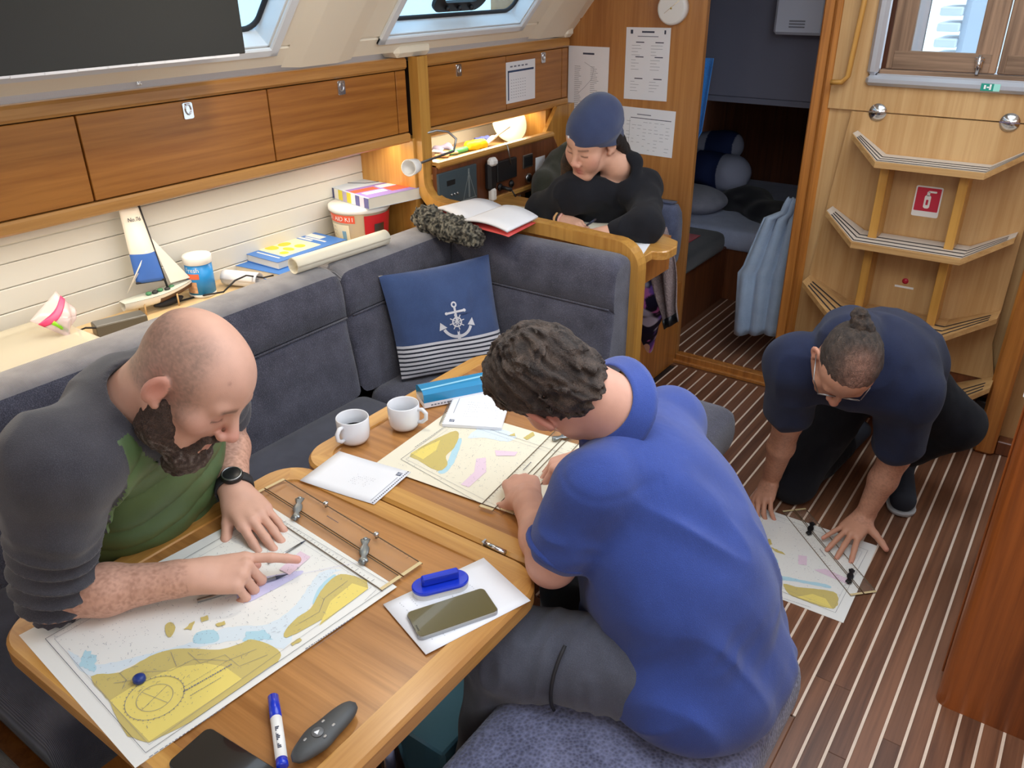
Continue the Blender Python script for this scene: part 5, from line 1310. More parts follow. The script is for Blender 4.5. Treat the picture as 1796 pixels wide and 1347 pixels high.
def chart(label, quad, z, polys, frames, rose=None, specks=160, mat=None, title=(), cat='chart', th=.0007, notes=()):
    A, B, C, D = [oz(*p, z) for p in quad]
    u = (B-A)+(C-D); u[2] = 0; lu = (np.linalg.norm(B-A)+np.linalg.norm(C-D))/2; u /= np.linalg.norm(u); v = np.array([-u[1], u[0], 0]); 
    lv = (abs((D-A)@v)+abs((C-B)@v))/2; c = (A+B+C+D)/4; s = math.atan2(u[1], u[0])
    t = thing('nautical_chart', label, cat, (c[0], c[1], z), s)
    def loc(px): p = oz(px[0], px[1], z+th)-c; return (p@u, p@v)
    b = MB(); w, h = lu/2, lv/2
    b.sheet(lambda a, q: ((a-.5)*lu, (q-.5)*lv, th+.0004*math.sin(7*a)*math.sin(5*q)*0), 4, 4, 0, th, False)
    b.build('sheet', mat or CHP, t)
    p = MB(); zz = th+.00015
    for i, (poly, m, am) in enumerate(polys):
        q = dens([loc(x) for x in poly], 6, am, i)
        ar = sum(q[k-1][0]*q[k][1]-q[k][0]*q[k-1][1] for k in range(len(q)))
        if ar < 0: q = q[::-1]
        p.add([(x, y, zz+.00012*(i+1)) for x, y in q], [tuple(range(len(q)))], m)
    top = zz+.00012*(len(polys)+2)
    for f in frames:
        pts = [loc(x) for x in f[0]]; ribbon(p, pts, f[1], f[2] if len(f) > 2 else 7, z=top)
    r = np.random.RandomState(len(polys)+specks)
    for _ in range(specks):
        x, y = r.uniform(-w*.86, w*.86), r.uniform(-h*.80, h*.80); a = r.uniform(0, 6.3); l = r.choice([.0016, .002, .006], p=[.6, .3, .1])
        ribbon(p, [(x, y), (x+l*math.cos(a), y+l*math.sin(a))], .0006, 6, z=top+.0001)
    if rose:
        x0, y0 = loc(rose[0]); R0 = rose[1]
        for rr_ in (R0, R0*.62): ribbon(p, [(x0+rr_*math.cos(a), y0+rr_*math.sin(a)) for a in np.linspace(0, 2*math.pi, 40)[:-1]], .0007, 6, z=top+.0001, closed=True)
        for k in range(36):
            a = math.pi*k/18; ribbon(p, [(x0+R0*math.cos(a), y0+R0*math.sin(a)), (x0+R0*1.05*math.cos(a), y0+R0*1.05*math.sin(a))], .0012, 6, z=top+.0001)
        for a in (.3, .3+math.pi/2): ribbon(p, [(x0-R0*.6*math.cos(a), y0-R0*.6*math.sin(a)), (x0+R0*.6*math.cos(a), y0+R0*.6*math.sin(a))], .0006, 6, z=top+.0001)
    for (a, b_, n, wd) in title:          # lines of small print, too small to read
        a, b_ = np.array(loc(a)), np.array(loc(b_)); r2 = np.random.RandomState(n)
        x = 0.0
        while x < 1:
            l = r2.uniform(.015, .05); ribbon(p, [a+(b_-a)*x, a+(b_-a)*min(1, x+l)], wd, 6, z=top+.0001); x += l+.018
    p.build('print', CH_M, t)
    return t
cA = chart('large nautical chart on the near table leaf under the bald man\'s hands', [(35, 1115), (468, 885), (698, 1030), (235, 1347)], TT, [
    ([(118, 1140), (165, 1190), (270, 1150), (350, 1135), (430, 1122), (498, 1138), (520, 1095), (545, 1062), (578, 1010), (600, 1000), (560, 1005), (520, 1060), (470, 1095), (400, 1100), (340, 1125), (230, 1155), (165, 1165)], 3, .004),
    ([(340, 1128), (345, 1110), (375, 1105), (385, 1120), (372, 1128)], 2, .003), ([(425, 1125), (432, 1108), (465, 1105), (480, 1122)], 2, .003), ([(548, 1060), (560, 1030), (585, 1008), (588, 1016), (566, 1045)], 2, .003),
    ([(140, 1170), (150, 1140), (170, 1150), (165, 1180)], 2, .003),
    ([(415, 1045), (440, 1020), (520, 1002), (528, 1008), (470, 1040), (430, 1058)], 5, .001),
    ([(160, 1187), (210, 1180), (262, 1152), (300, 1140), (335, 1138), (385, 1140), (425, 1128), (440, 1122), (470, 1130), (492, 1145), (488, 1160), (470, 1172), (262, 1303), (190, 1228)], 0, .0022),
    ([(192, 1230), (240, 1200), (305, 1172), (360, 1164), (395, 1170), (425, 1192), (262, 1301)], 1, .0002),
    ([(498, 1112), (520, 1085), (545, 1068), (560, 1042), (582, 1016), (607, 1008), (646, 1032), (520, 1112)], 0, .0022),
    ([(646, 1033), (618, 1024), (580, 1055), (560, 1098)], 1, .0002),
    ([(290, 1098), (300, 1092), (308, 1102), (300, 1118), (292, 1114)], 0, .002), ([(322, 1105), (332, 1095), (342, 1090), (336, 1106)], 0, .002), ([(352, 1084), (364, 1080), (366, 1088), (354, 1092)], 0, .0015), ([(378, 1096), (394, 1090), (396, 1096), (382, 1100)], 0, .0015), ([(510, 1130), (526, 1120), (530, 1124), (514, 1134)], 0, .0015),
    ([(490, 1000), (527, 968), (545, 978), (508, 1010)], 4, .0004)],
    [([(80, 1122), (256, 1322), (684, 1028), (468, 898), (80, 1122)], .0010), ([(96, 1122), (262, 1308), (652, 1031), (466, 912), (96, 1122)], .0006, 6),
     ([(200, 1200), (230, 1195), (250, 1180), (300, 1178), (340, 1158), (400, 1160), (450, 1140)], .0006, 6), ([(330, 1146), (352, 1165), (395, 1150), (420, 1170), (470, 1150)], .0006, 6), ([(525, 1095), (560, 1075), (570, 1050), (610, 1020)], .0006, 6), ([(210, 1182), (222, 1194), (215, 1210)], .0006, 6), ([(300, 1145), (310, 1170)], .0006, 6),
     ([(395, 1052), (470, 1020), (640, 985)], .0008, 5)],
    ((272, 1225), .045), 1000, None, [((322, 1215), (408, 1166), 3, .0026), ((334, 1222), (388, 1190), 4, .0012), ((318, 1210), (400, 1160), 5, .0007), ((536, 1140), (622, 1083), 6, .0022), ((548, 1140), (604, 1100), 7, .0012), ((262, 1330), (398, 1240), 8, .0016), ((640, 1055), (660, 1036), 9, .001)])
cB = chart('second nautical chart lying on the far table leaf beside the notebook', [(672, 803), (800, 712), (1035, 792), (905, 925)], TT, [
    ([(768, 828), (784, 812), (792, 792), (804, 770), (810, 772), (804, 792), (794, 815), (780, 830)], 2, .003), ([(820, 768), (850, 748), (905, 762), (890, 775), (850, 768)], 3, .003),
    ([(721, 795), (790, 758), (805, 762), (797, 785), (782, 800), (785, 815), (768, 826), (735, 808)], 0, .002), ([(721, 795), (772, 772), (765, 790), (742, 806)], 1, .0002),
    ([(835, 805), (852, 803), (853, 828), (822, 855), (808, 850), (832, 828)], 4, .0004), ([(868, 790), (908, 793), (903, 800), (870, 800)], 4, .0004),
    ([(893, 764), (902, 760), (905, 766)], 0, .001), ([(918, 768), (935, 758), (938, 764), (924, 772)], 0, .001)],
    [([(703, 806), (802, 735), (1000, 800), (880, 905), (703, 806)], .0009), ([(712, 806), (803, 741), (985, 801), (880, 893), (712, 806)], .0006, 6)], None, 520, CHC, [((728, 785), (790, 742), 3, .0016)])
cF = chart('nautical chart spread on the striped floor under the kneeling man\'s hands', [(1473, 1090), (1542, 965), (1335, 885), (1262, 1010)], .0008, [
    ([(1340, 1022), (1375, 1018), (1420, 1025), (1455, 1032), (1452, 1026), (1410, 1018), (1370, 1010), (1345, 1012)], 2, .004), ([(1335, 975), (1350, 960), (1365, 985), (1362, 1005)], 2, .004),
    ([(1374, 1024), (1400, 1030), (1440, 1034), (1468, 1042), (1462, 1068), (1400, 1050), (1382, 1040)], 0, .003), ([(1398, 1047), (1425, 1042), (1448, 1050), (1460, 1068)], 1, .0003),
    ([(1345, 990), (1358, 995), (1362, 1015), (1350, 1010)], 0, .003), ([(1337, 950), (1350, 945), (1355, 955), (1345, 958)], 0, .002), ([(1352, 960), (1372, 968), (1378, 974), (1360, 968)], 0, .002),
    ([(1400, 974), (1415, 976), (1415, 992), (1400, 990)], 4, .0003), ([(1428, 1000), (1448, 998), (1492, 1018), (1488, 1026), (1446, 1008)], 4, .0003)],
    [([(1275, 1000), (1465, 1075), (1522, 966), (1340, 897), (1275, 1000)], .0010), ([(1288, 998), (1462, 1068), (1512, 968), (1342, 905), (1288, 998)], .0006, 6)], None, 480, None, [((1368, 1048), (1422, 1066), 3, .0016)])
ACR = clear('clear_acrylic', (255, 255, 255), .965, .06, (250, 245, 230)); ACE = plain('acrylic_edge', (216, 196, 150), .2); ACD = plain('acrylic_edge_dark', (120, 104, 82), .3)
def parallel_rule(label, p0, p1, wbar, gap, shift, z, armm, ts=(.22, .70), knobs=True):
    """two clear bars joined by two swinging arms"""
    A, B = oz(*p0, z), oz(*p1, z); d = B-A; L = np.linalg.norm(d); a = math.atan2(d[1], d[0])
    t = thing('parallel_ruler', label, 'ruler', (A[0], A[1], z), a)
    hh = .0032
    for k in range(2):
        y0 = -k*(wbar+gap); x0 = shift*k
        b = MB(); b.box(x0, x0+L, y0-wbar, y0, 0, hh, 0, .0012); bar = b.build('bar', ACR, t)
        e = MB()
        for yy in (y0-.0008, y0-wbar): e.box(x0, x0+L, yy, yy+.0009, .0004, hh+.0002)
        e.build('edge', ACD, bar)
        e = MB()
        for xx in (x0, x0+L-.008): e.box(xx, xx+.008, y0-wbar, y0, hh, hh+.0004)
        e.build('end_bevel', ACE, bar)
        m = MB(); n = int(L/.012)
        for i in range(2, n-1): yq = y0-.003 if k == 0 else y0-wbar+.003; ribbon(m, [(x0+.012*i, yq), (x0+.012*i, yq-(.004 if i % 4 else .008)*(1 if k == 0 else -1))], .0009, 0, z=hh+.0004)
        if k == 0:
            for i in range(8): ribbon(m, [(x0+L*.42+i*.005, y0-wbar*.5), (x0+L*.42+i*.005+.003, y0-wbar*.5)], .003, 0, z=hh+.0004)
        m.build('scale', INKD, bar)
    for f in ts:
        xa = L*f; pa = np.array([xa, -wbar*.55, hh]); pb = np.array([xa+.052+shift*.3, -wbar-gap-wbar*.45, hh])
        n = 9; path = [pa+(pb-pa)*i/(n-1)+np.array([0, 0, .004]) for i in range(n)]; rad = [.0105, .0085, .0055, .0095, .0105, .0095, .0055, .0085, .0105]
        m = MB(); m.tube(path, rad, 10, flat=.35)
        for q in (pa, pb): m.lathe([(.005, 0), (.005, .007), (.003, .0085)], 12, 0, None, q)
        m.build('arm', armm, t)
    if knobs:
        for f in (.36, .72): m = MB(); m.lathe([(.003, 0), (.003, .005), (.006, .007), (.006, .012), (.004, .0135)], 12, 0, None, (L*f, -wbar*.12, hh)); m.build('knob', CHROME, t)
    return t
GREYM = plain('dull_metal', (150, 156, 158), .35, .8)
parallel_rule('clear parallel ruler with two grey metal arms beside the large chart', (497, 841), (741, 990), .050, .004, .0, TT+.0012, GREYM)
parallel_rule('clear parallel ruler under the polo man\'s hand on far chart', (840, 890), (985, 745), .034, .012, .012, TT+.0018, GREYM, (.22, .8), False)
parallel_rule('clear parallel ruler with two black arms on the floor chart', (1492, 1046), (1372, 897), .042, .005, .0, .0030, BLACK, (.12, .68), False)

def sheet_thing(name, label, cat, quad, z, mat, th=.0005, bend=0.0):
    P = [oz(*p, z) for p in quad]; c = sum(P)/4; A, B, C, D = P
    u = (B-A)+(C-D); lu = np.linalg.norm(u)/2; s = math.atan2(u[1], u[0]); u = u/np.linalg.norm(u); v = np.array([-u[1], u[0], 0]); lv = (abs((D-A)@v)+abs((C-B)@v))/2
    t = thing(name, label, cat, (c[0], c[1], z), s); sg = 1 if (D-A)@v > 0 else -1
    MB().sheet(lambda a, q: ((a-.5)*lu, (q-.5)*lv, th+bend*(2*a-1)**2), 8, 6, 0, th, True).build('sheet', mat, t)
    return t, lu, lv, sg
def scribble(t, lu, lv, rows, x0, x1, y0, dy, z, seed=1, mat=None, name='handwriting', w=.0007):
    r = np.random.RandomState(seed); b = MB()
    for i in range(rows):
        x = x0*lu
        while x < x1*lu:
            if r.rand() < .75: ribbon(b, [(x, y0*lv+dy*i+r.uniform(-.001, .001)), (x+r.uniform(.001, .004), y0*lv+dy*i+r.uniform(-.0015, .0015))], w, 0, z=z)
            x += .006
    b.build(name, mat or INK, t)
NAVY = plain('print_navy', (48, 70, 106), .7)
def emblem(t, x, y, z, s=.012):
    b = MB(); b.box(x-s/2, x+s/2, y-s/2, y+s/2, z, z+.0002, 0); 
    for k in (-.25, .05, .3): ribbon(b, [(x+s*(k-.15), y-s*.45), (x+s*(k+.15), y+s*.45)], s*.09, 1, z=z+.0003)
    b.build('printed_emblem', [NAVY, PAPER], t)
t, lu, lv, sg = sheet_thing('torn_notepad_sheet', 'white perforated notepad sheet across the table seam', 'sheet', [(525, 843), (655, 886), (722, 829), (596, 793)], TT+.0008, PAPER, .0006, .0015)
scribble(t, lu, lv, 6, .0, .25, .05, -.007, .0035, 3); emblem(t, lu*.41, lv*.36, .0032)
b = MB()
for k in range(22): y = -lv/2+lv*(k+.5)/22; b.box(lu/2-.007, lu/2-.0045, y-.0015, y+.0015, .0028, .0033)
b.build('perforation', INKD, t)
b = MB()
for k in range(40): ribbon(b, [(lu/2-.014, -lv*.45+k*.0026), (lu/2-.014, -lv*.45+k*.0026+.0018)], .0014, 0, z=.0034)
b.build('printed_line', INK, t)
t, lu, lv, sg = sheet_thing('paper_sheet', 'white sheet with faint handwriting under the phone and blue eraser', 'sheet', [(675, 1062), (750, 1154), (927, 1049), (845, 977)], TT+.0002, PAPER, .0006)
scribble(t, lu, lv, 7, -.4, .4, -.38, .022, .0012, 9)
# spiral notebook
P = [oz(*p, TT+.009) for p in ((775, 744), (934, 754), (935, 700), (793, 672))]
u = P[1]-P[0]; a = math.atan2(u[1], u[0]); t = thing('spiral_notebook', 'white spiral notepad with handwritten figures leaning on the blue box', 'notebook', (P[0][0], P[0][1], TT+.0012), a)
MB().box(0, .155, 0, .21, 0, .008, 0, .001).build('pages', PAPER, t)
MB().box(0, .155, 0, .21, 0.0082, .0088).build('top_sheet', PAPER, t)
b = MB()
for k in range(26): y = .008+.0078*k; b.tube([(-.002+.0065*math.cos(q), y, .004+.0065*math.sin(q)) for q in np.linspace(0, 2*math.pi, 10)[:-1]], .0007, 5, closed=True)
b.build('spiral_binding', STEEL, t)
scribble(t, .155, .21, 7, .30, .95, .22, .013, .0092, 5); emblem(t, .022, .02, .0090, .013)
b = MB()
for k in range(46): ribbon(b, [(.018, .06+k*.003), (.018, .062+k*.003)], .0016, 0, z=.0092)
b.build('printed_line', INK, t)
# blue box
BLU = plain('box_blue', (28, 136, 190), .25, coat=.4); BLD = plain('box_deep_blue', (18, 96, 160), .3, coat=.3)
p0 = oz(744, 717, TT); p1 = oz(868, 692, TT); u = p1-p0; a = math.atan2(u[1], u[0])
t = thing('cardboard_box', 'long glossy blue cardboard box between the white mug and pillow', 'box', (p0[0], p0[1], TT), a)
MB().box(0, .235, 0, .07, 0, .016, 0, .001).build('base', PAPER, t)
b = MB(); b.prism([(0, .016), (.07, .016), (.07, .040), (.052, .048), (.012, .048), (0, .040)], 0, .235, 0, np.array([[0, 0, 1], [1, 0, 0], [0, 1, 0]], float)); b.build('lid', BLU, t)
b = MB(); b.add([(0, .014, .0484), (.235, .030, .0484), (.235, .040, .0484), (0, .022, .0484)], [(0, 1, 2, 3)]); b.box(.19, .23, -.0005, 0, .02, .038); b.build('printed_stripe', plain('box_pale', (140, 205, 235), .3), t)
b = MB()
for k in range(9): b.box(.02+.009*k, .026+.009*k, -.0004, 0, .005, .009)
b.build('printed_line', INK, t)
# mugs
CER = plain('white_ceramic', (228, 230, 236), .12, coat=.5)
def mug(px, py, ha, label, coffee):
    p = oz(px, py, TT); t = thing('mug', label, 'mug', (p[0], p[1], TT), ha, 'white mugs on the far table leaf')
    MB().lathe([(0, 0), (.024, 0), (.034, .004), (.039, .014), (.0405, .03), (.041, .066), (.0395, .068), (.038, .066), (.0375, .03), (.034, .012), (0, .008)], 36).build('body', CER, t)
    b = MB(); b.tube([(.038, 0, .056), (.052, 0, .058), (.062, 0, .048), (.061, 0, .032), (.050, 0, .022), (.037, 0, .020)], [.005, .0055, .0055, .0055, .0055, .005], 8); b.build('handle', CER, t)
    b = MB(); b.lathe([(0, coffee), (.0372, coffee)], 28); b.build('coffee', plain('coffee', (58, 38, 28), .15), t)
mug(622, 772, math.radians(-82), 'white coffee mug nearest the sheet, its handle towards the camera', .030)
mug(710, 748, math.radians(18), 'white mug beside the blue box, handle turned to the box', .016)
# whiteboard eraser
p = oz(773, 1033, TT); q = oz(822, 1018, TT)-oz(727, 1042, TT); t = thing('whiteboard_eraser', 'blue oval eraser with raised grip on the white sheet', 'eraser', (p[0], p[1], TT+.001), math.atan2(q[1], q[0]))
def oval(l, w, n=10):
    return rr(l, w, w/2-.0001, n)
MB().prism(oval(.108, .048), 0, .012, 0, inset=.001).build('felt_pad', plain('grey_felt', (206, 208, 210), .9), t)
BL2 = plain('eraser_blue', (22, 54, 196), .25, coat=.3)
MB().prism(oval(.110, .050), .012, .018, 0, inset=.002).build('body', BL2, t)
MB().box(-.036, .036, -.007, .007, .018, .038, 0, .003).build('grip', BL2, t)
def slab_phone(label, quad, z, mats, l=.148, w=.071):
    A, B = oz(*quad[0], z), oz(*quad[1], z); u = B-A; a = math.atan2(u[1], u[0]); c = (A+B)/2
    t = thing('smartphone', label, 'phone', (c[0], c[1], z), a)
    Rf = MB().prism(rr(l, w, .010, 6), 0, .0075, 0, inset=.0012).build('body', mats[0], t)
    MB().prism(rr(l-.003, w-.003, .009, 6), .0075, .0081, 0).build('screen', mats[1], t)
    return t, l, w
SCRG = plain('olive_screen', (92, 84, 52), .15, coat=.6)
t, l, w = slab_phone('olive reflecting smartphone lying on the white sheet by the eraser', [(724, 1102), (861, 1056)], TT+.0014, (STEEL, SCRG), .155, .072)
b = MB()
for k in range(4): b.box(-l/2+.005, -l/2+.0075, -.006+.004*k-.012, -.004+.004*k-.012, .0081, .0085)
b.build('speaker_slots', BLACK, t)
p = oz(372, 1284, TT); q1 = oz(304, 1336, TT)-p; q2 = oz(470, 1346, TT)-p; q1 /= np.linalg.norm(q1); q2 /= np.linalg.norm(q2)
c = p+q1*.04+q2*.078; t = thing('smartphone', 'black smartphone at the near table edge on the large chart', 'phone', (c[0], c[1], TT+.0035), math.atan2(q2[1], q2[0]))
MB().prism(rr(.156, .078, .011, 6), 0, .008, 0, inset=.0012).build('body', BLACK, t); MB().prism(rr(.153, .075, .010, 6), .008, .0086, 0).build('screen', plain('black_glass', (10, 10, 12), .1, coat=.6), t)
# marker
p = oz(479, 1222, TT+.009); q = oz(495, 1340, TT+.009)-p; q /= np.linalg.norm(q); t = thing('whiteboard_marker', 'white whiteboard marker with blue cap beside the presenter', 'marker', (p[0], p[1], TT), math.atan2(q[1], q[0]))
Rx = np.array([[0, 0, 1], [0, 1, 0], [-1, 0, 0]], float)
MB().lathe([(.0065, 0), (.0088, .001), (.0092, .045), (.0075, .046)], 18, 0, Rx, (0, 0, .0093)).build('cap', BL2, t)
MB().lathe([(.0085, .046), (.0090, .047), (.0090, .126)], 18, 0, Rx, (0, 0, .0093)).build('barrel', WHITE, t)
MB().lathe([(.0090, .126), (.0088, .138), (.005, .140)], 18, 0, Rx, (0, 0, .0093)).build('end_plug', BL2, t)
b = MB()
for k in range(14): b.box(.07+.003*k, .072+.003*k, -.003, .003*math.cos(k), .0183, .0187)
b.build('printed_label', INKD, t)
# presenter
p = oz(572, 1292, TT); q = oz(612, 1252, TT)-oz(530, 1330, TT); t = thing('presenter_remote', 'dark grey presenter remote with round button near the table edge', 'remote', (p[0], p[1], TT), math.atan2(q[1], q[0]))
DG = plain('soft_grey', (66, 68, 70), .5)
def rem(u, v):
    x = (u-.5)*.132; w = .0205*(1-abs(2*u-1)**3)**.5*(1+.18*math.exp(-((u-.38)/.14)**2))+.0002; a = v*2*math.pi
    return (x, w*math.cos(a), .012+.0115*math.sin(a)*(1-abs(2*u-1)**4)**.5)
MB().sheet(rem, 24, 20, 0).build('body', DG, t)
b = MB(); b.lathe([(.0095, 0), (.009, .0012), (0, .0015)], 20, 0, None, (-.014, 0, .0235)); b.build('button', plain('mid_grey', (104, 106, 108), .4), t)
b = MB(); b.add([(-.018, -.004, .0252), (-.010, 0, .0252), (-.018, .004, .0252)], [(0, 1, 2)]); b.build('arrow_mark', PAPER, t)
for x, y in ((.006, .009), (.010, -.009), (-.033, .007), (-.012, -.0135)):
    b = MB(); b.box(x-.003, x+.003, y-.002, y+.002, .0205, .0235, 0, .001); b.build('key', STEEL, t)
# blue magnet, pencils
p = oz(246, 1197, TT); t = thing('blue_magnet', 'small round blue magnet lying on the yellow of the chart', 'magnet', (p[0], p[1], TT+.003), 0)
MB().lathe([(.0085, 0), (.0105, .003), (.010, .009), (.006, .012), (0, .0125)], 20).build('body', plain('magnet_blue', (30, 56, 130), .4), t)
def pencil(a, c, r, label, name='pencil', tip=True, mat=STEEL):
    d = c-a; L = np.linalg.norm(d); d /= L; t = thing(name, label, 'pencil', a, 0, world=True)
    b = MB(); b.tube([a, a+d*L*.86], r, 8); b.build('barrel', mat, t)
    b = MB(); b.tube([a+d*L*.86, a+d*L], [r, .0006], 8); b.build('tip', INKD, t)
pencil(oz(346, 1054, TT+.006), oz(505, 1007, TT+.006), .0038, 'slim silver mechanical pencil under the pointing hand')
pencil(oz(470, 988, TT+.004), oz(536, 948, TT+.004), .0022, 'thin grey pencil lead under the flat hand on chart')
p = oz(822, 1235, .16); t = thing('blue_reflection_box', 'pale blue box standing in for a reflection under the table', 'crate', (-.98, .98, 0), world=True)  # box added in place of a pale blue reflection
PB = plain('pale_blue_reflection', (120, 190, 225), .3)
b = MB(); b.box(-1.22, -.86, .92, 1.30, 0.0, .20, 0, .01); b.build('body', PB, t); MB().box(-1.23, -.85, .91, 1.31, .20, .215, 0, .005).build('lid', PB, t)

# ------------------------------------------------------------------ pillow in the corner of the settee
TL, TR, BL, BR = A3(-1.895, 1.875, .835), A3(-1.70, 2.235, .850), oz(705, 668, .470), oz(890, 640, .475)
nf = np.cross(TR-TL, BL-TL); nf /= np.linalg.norm(nf); nf = nf if nf[0]-nf[1] > 0 else -nf
def pil(u, v, side):
    e = math.sin(math.pi*v)*.018; e2 = math.sin(math.pi*u)*.016
    uu = u+(.5-u)*2*e*1.2; vv = v+(.5-v)*2*e2*1.2
    p = (TL*(1-uu)+TR*uu)*vv+(BL*(1-uu)+BR*uu)*(1-vv)
    k = max(0, 16*u*(1-u)*v*(1-v))**.55
    w = .006*math.sin(9*u+5*v)+.008*math.exp(-((u-.72-.35*(v-.8))/.035)**2)*(v > .55)
    return p+nf*side*k*(.062+(w if side > 0 else 0))
t = thing('pillow', 'navy pillow with white anchor print and striped hem in settee corner', 'pillow', (BL+BR)/2, 0, world=True)
b = MB(); nv_ = 120; b.sheet(lambda u, v: pil(u, v, 1), 24, nv_, 0)
for i in range(24):
    for j in range(nv_):
        v = (j+.5)/nv_
        if v < .335: b.m[i*nv_+j] = 1 if (v/.335*8) % 1 > .38 else 2
PNAV = cloth('navy_canvas', (66, 88, 134), (52, 70, 112), 700, bump=.0005, fold=.003); PST = cloth('white_canvas', (226, 226, 232), (204, 204, 212), 700, bump=.0005); PDK = cloth('dark_stripe', (34, 40, 60), (26, 30, 48), 700)
fr = b.build('front', [PNAV, PST, PDK], t)
b = MB(); b.sheet(lambda u, v: pil(u, v, -1), 16, 16, 0); b.build('back', cloth('cream_canvas', (228, 220, 200), (208, 200, 180), 700), t)
an = MB(); cu, cv, S_ = .545, .49, .155
def ap(x, y): return pil(cu+x*S_*1.0, cv+y*S_*1.05, 1)+nf*.0016
def astroke(pts, w):
    p = np.array(pts, float); d = np.gradient(p, axis=0); n = np.stack([-d[:, 1], d[:, 0]], 1); n /= np.linalg.norm(n, axis=1)[:, None]+1e-9
    L_ = [ap(*q) for q in p+n*w/2]+[ap(*q) for q in p-n*w/2]; m = len(p); an.add(L_, [(i, i+1, m+i+1, m+i) for i in range(m-1)], 0)
ci = lambda x, y, r, a0=0, a1=360, n=20: [(x+r*math.cos(math.radians(a)), y+r*math.sin(math.radians(a))) for a in np.linspace(a0, a1, n)]
astroke(ci(0, 1.02, .13), .09); astroke([(0, .9), (0, .3), (0, -.9)], .13); astroke([(-.52, .58), (0, .60), (.52, .62)], .12); astroke(ci(0, .02, .26), .08)
for k in range(8): a = math.pi*k/4+.2; astroke([(.06*math.cos(a), .02+.06*math.sin(a)), (.3*math.cos(a), .02+.3*math.sin(a)), (.46*math.cos(a), .02+.46*math.sin(a))], .055)
astroke(ci(0, .05, .88, 205, 335), .17)
for sx in (-1, 1): an.add([ap(sx*.98, .12), ap(sx*.62, -.22), ap(sx*1.08, -.36)], [(0, 1, 2)])
an.add([ap(-.2, -.72), ap(0, -1.12), ap(.2, -.72)], [(0, 1, 2)])
for x, y in ((-.54, .58), (.54, .62)): an.add([ap(x+.09*math.cos(q), y+.09*math.sin(q)) for q in np.linspace(0, 2*math.pi, 10)[:-1]], [tuple(range(9))])
an.build('anchor_print', PST, fr)
# ------------------------------------------------------------------ things on the lit shelf behind the settee
SH = .7925
t = thing('model_sailboat', 'small model sailboat with blue and white sail on the shelf', 'model boat', (-2.29, 1.36, SH), world=True)
hc_ = oz(272, 515, .845); hd = A3(.10, 1, 0); hd /= np.linalg.norm(hd); hs = A3(hd[1], -hd[0], 0)
HL = .24
def hull(u, v):
    x = (u-.45)*HL; w = .030*max(0, 1-abs((u-.42)/.58)**2.2)**.8 if u > .42 else .030*(1-.35*((.42-u)/.42)**2); a = (v-.5)*math.pi
    return hc_+hd*x+hs*w*math.sin(a)+A3(0, 0, -.032*math.cos(a)*(.55+.45*min(1, w/.03))+.012*max(0, u-.5)*2)
HW = plain('boat_white', (238, 234, 222), .3); HBn = plain('boat_brown', (86, 60, 44), .35)
b = MB(); b.sheet(hull, 24, 10, 0)
for i in range(24):
    if i > 10: 
        for j in range(10): b.m[i*10+j] = 1 if j not in (0, 9) else 0
b.build('hull', [HW, HBn], t)
b = MB(); b.sheet(lambda u, v: hull(u, 0)*(1-v)+hull(u, 1)*v+A3(0, 0, .001), 24, 2, 0); dkk = b.build('deck', plain('boat_deck', (206, 212, 204), .5), t)
for k in range(5): b = MB(); b.ball(hc_+hd*(-.02+.02*k)+hs*(.012*math.sin(3*k))+A3(0, 0, .006), (.009, .010, .006), 6); b.build('deck_fitting', plain('fitting_%d' % (k % 2), ((70, 130, 90), (40, 44, 46))[k % 2], .5), dkk)
mf = hc_+hd*.045; mt = ox(243, 360, mf[0]-.03)
b = MB(); b.tube([mf, mt], .0035, 8); b.build('mast', RUB, t)
bm = hc_-hd*.075+A3(0, 0, .025); sc_ = [ox(208, 368, mt[0]), mt*.98+mf*.02, mf*.94+mt*.06+A3(0, 0, .02), ox(239, 497, bm[0])]
def sail(u, v):
    p = (sc_[0]*(1-u)+sc_[1]*u)*v+(sc_[3]*(1-u)+sc_[2]*u)*(1-v); return p+hs*.018*math.sin(math.pi*u)*math.sin(math.pi*(.15+.8*v))
b = MB(); b.sheet(sail, 8, 20, 0, .0006)
for i in range(8):
    for j in range(20):
        if j < 8: b.m[i*20+j] = 1
sl_ = b.build('mainsail', [HW, plain('sail_blue', (64, 112, 196), .5)], t)
su = sc_[1]-sc_[0]; su /= np.linalg.norm(su); sv = sc_[0]-sc_[3]; sv -= su*(sv@su); sv /= np.linalg.norm(sv)
b = MB(); text_into(b, 'No.76', .017, np.stack([su, sv, np.cross(su, sv)], 1), sail(.5, .86)+np.cross(su, sv)*.004); b.build('sail_number', INKD, sl_)
b = MB(); text_into(b, 'No.76', .017, np.stack([su, sv, np.cross(su, sv)], 1), sail(.5, .86)+hs*.004); b.build('sail_number', INKD, sl_)
b = MB(); b.tube([sc_[3], sc_[2]], .004, 6); b.build('boom', RUB, t)
b = MB(); b.add([mf*.35+mt*.65, hc_+hd*.125+A3(0, 0, .02), mf+hd*.012+A3(0, 0, .02)], [(0, 1, 2)]); b.build('jib', HW, t)
b = MB()
for q in (.06, .09, .12, .30): b.tube([bm-hd*.01, sail(.5+q, .44-.02*q)], .0013, 5)
b.build('sheets', HW, t)
for px in ((262, 545), (305, 535)): pass
WL = plain('light_wood', (206, 170, 118), .5)
for dx in (-.05, .06):
    for s_ in (-1, 1):
        e = hc_+hd*dx+hs*s_*.022; b = MB(); b.tube([(e[0], e[1], SH), (e[0], e[1], e[2]-.012)], .003, 6); b.build('stand_leg', WL, t)
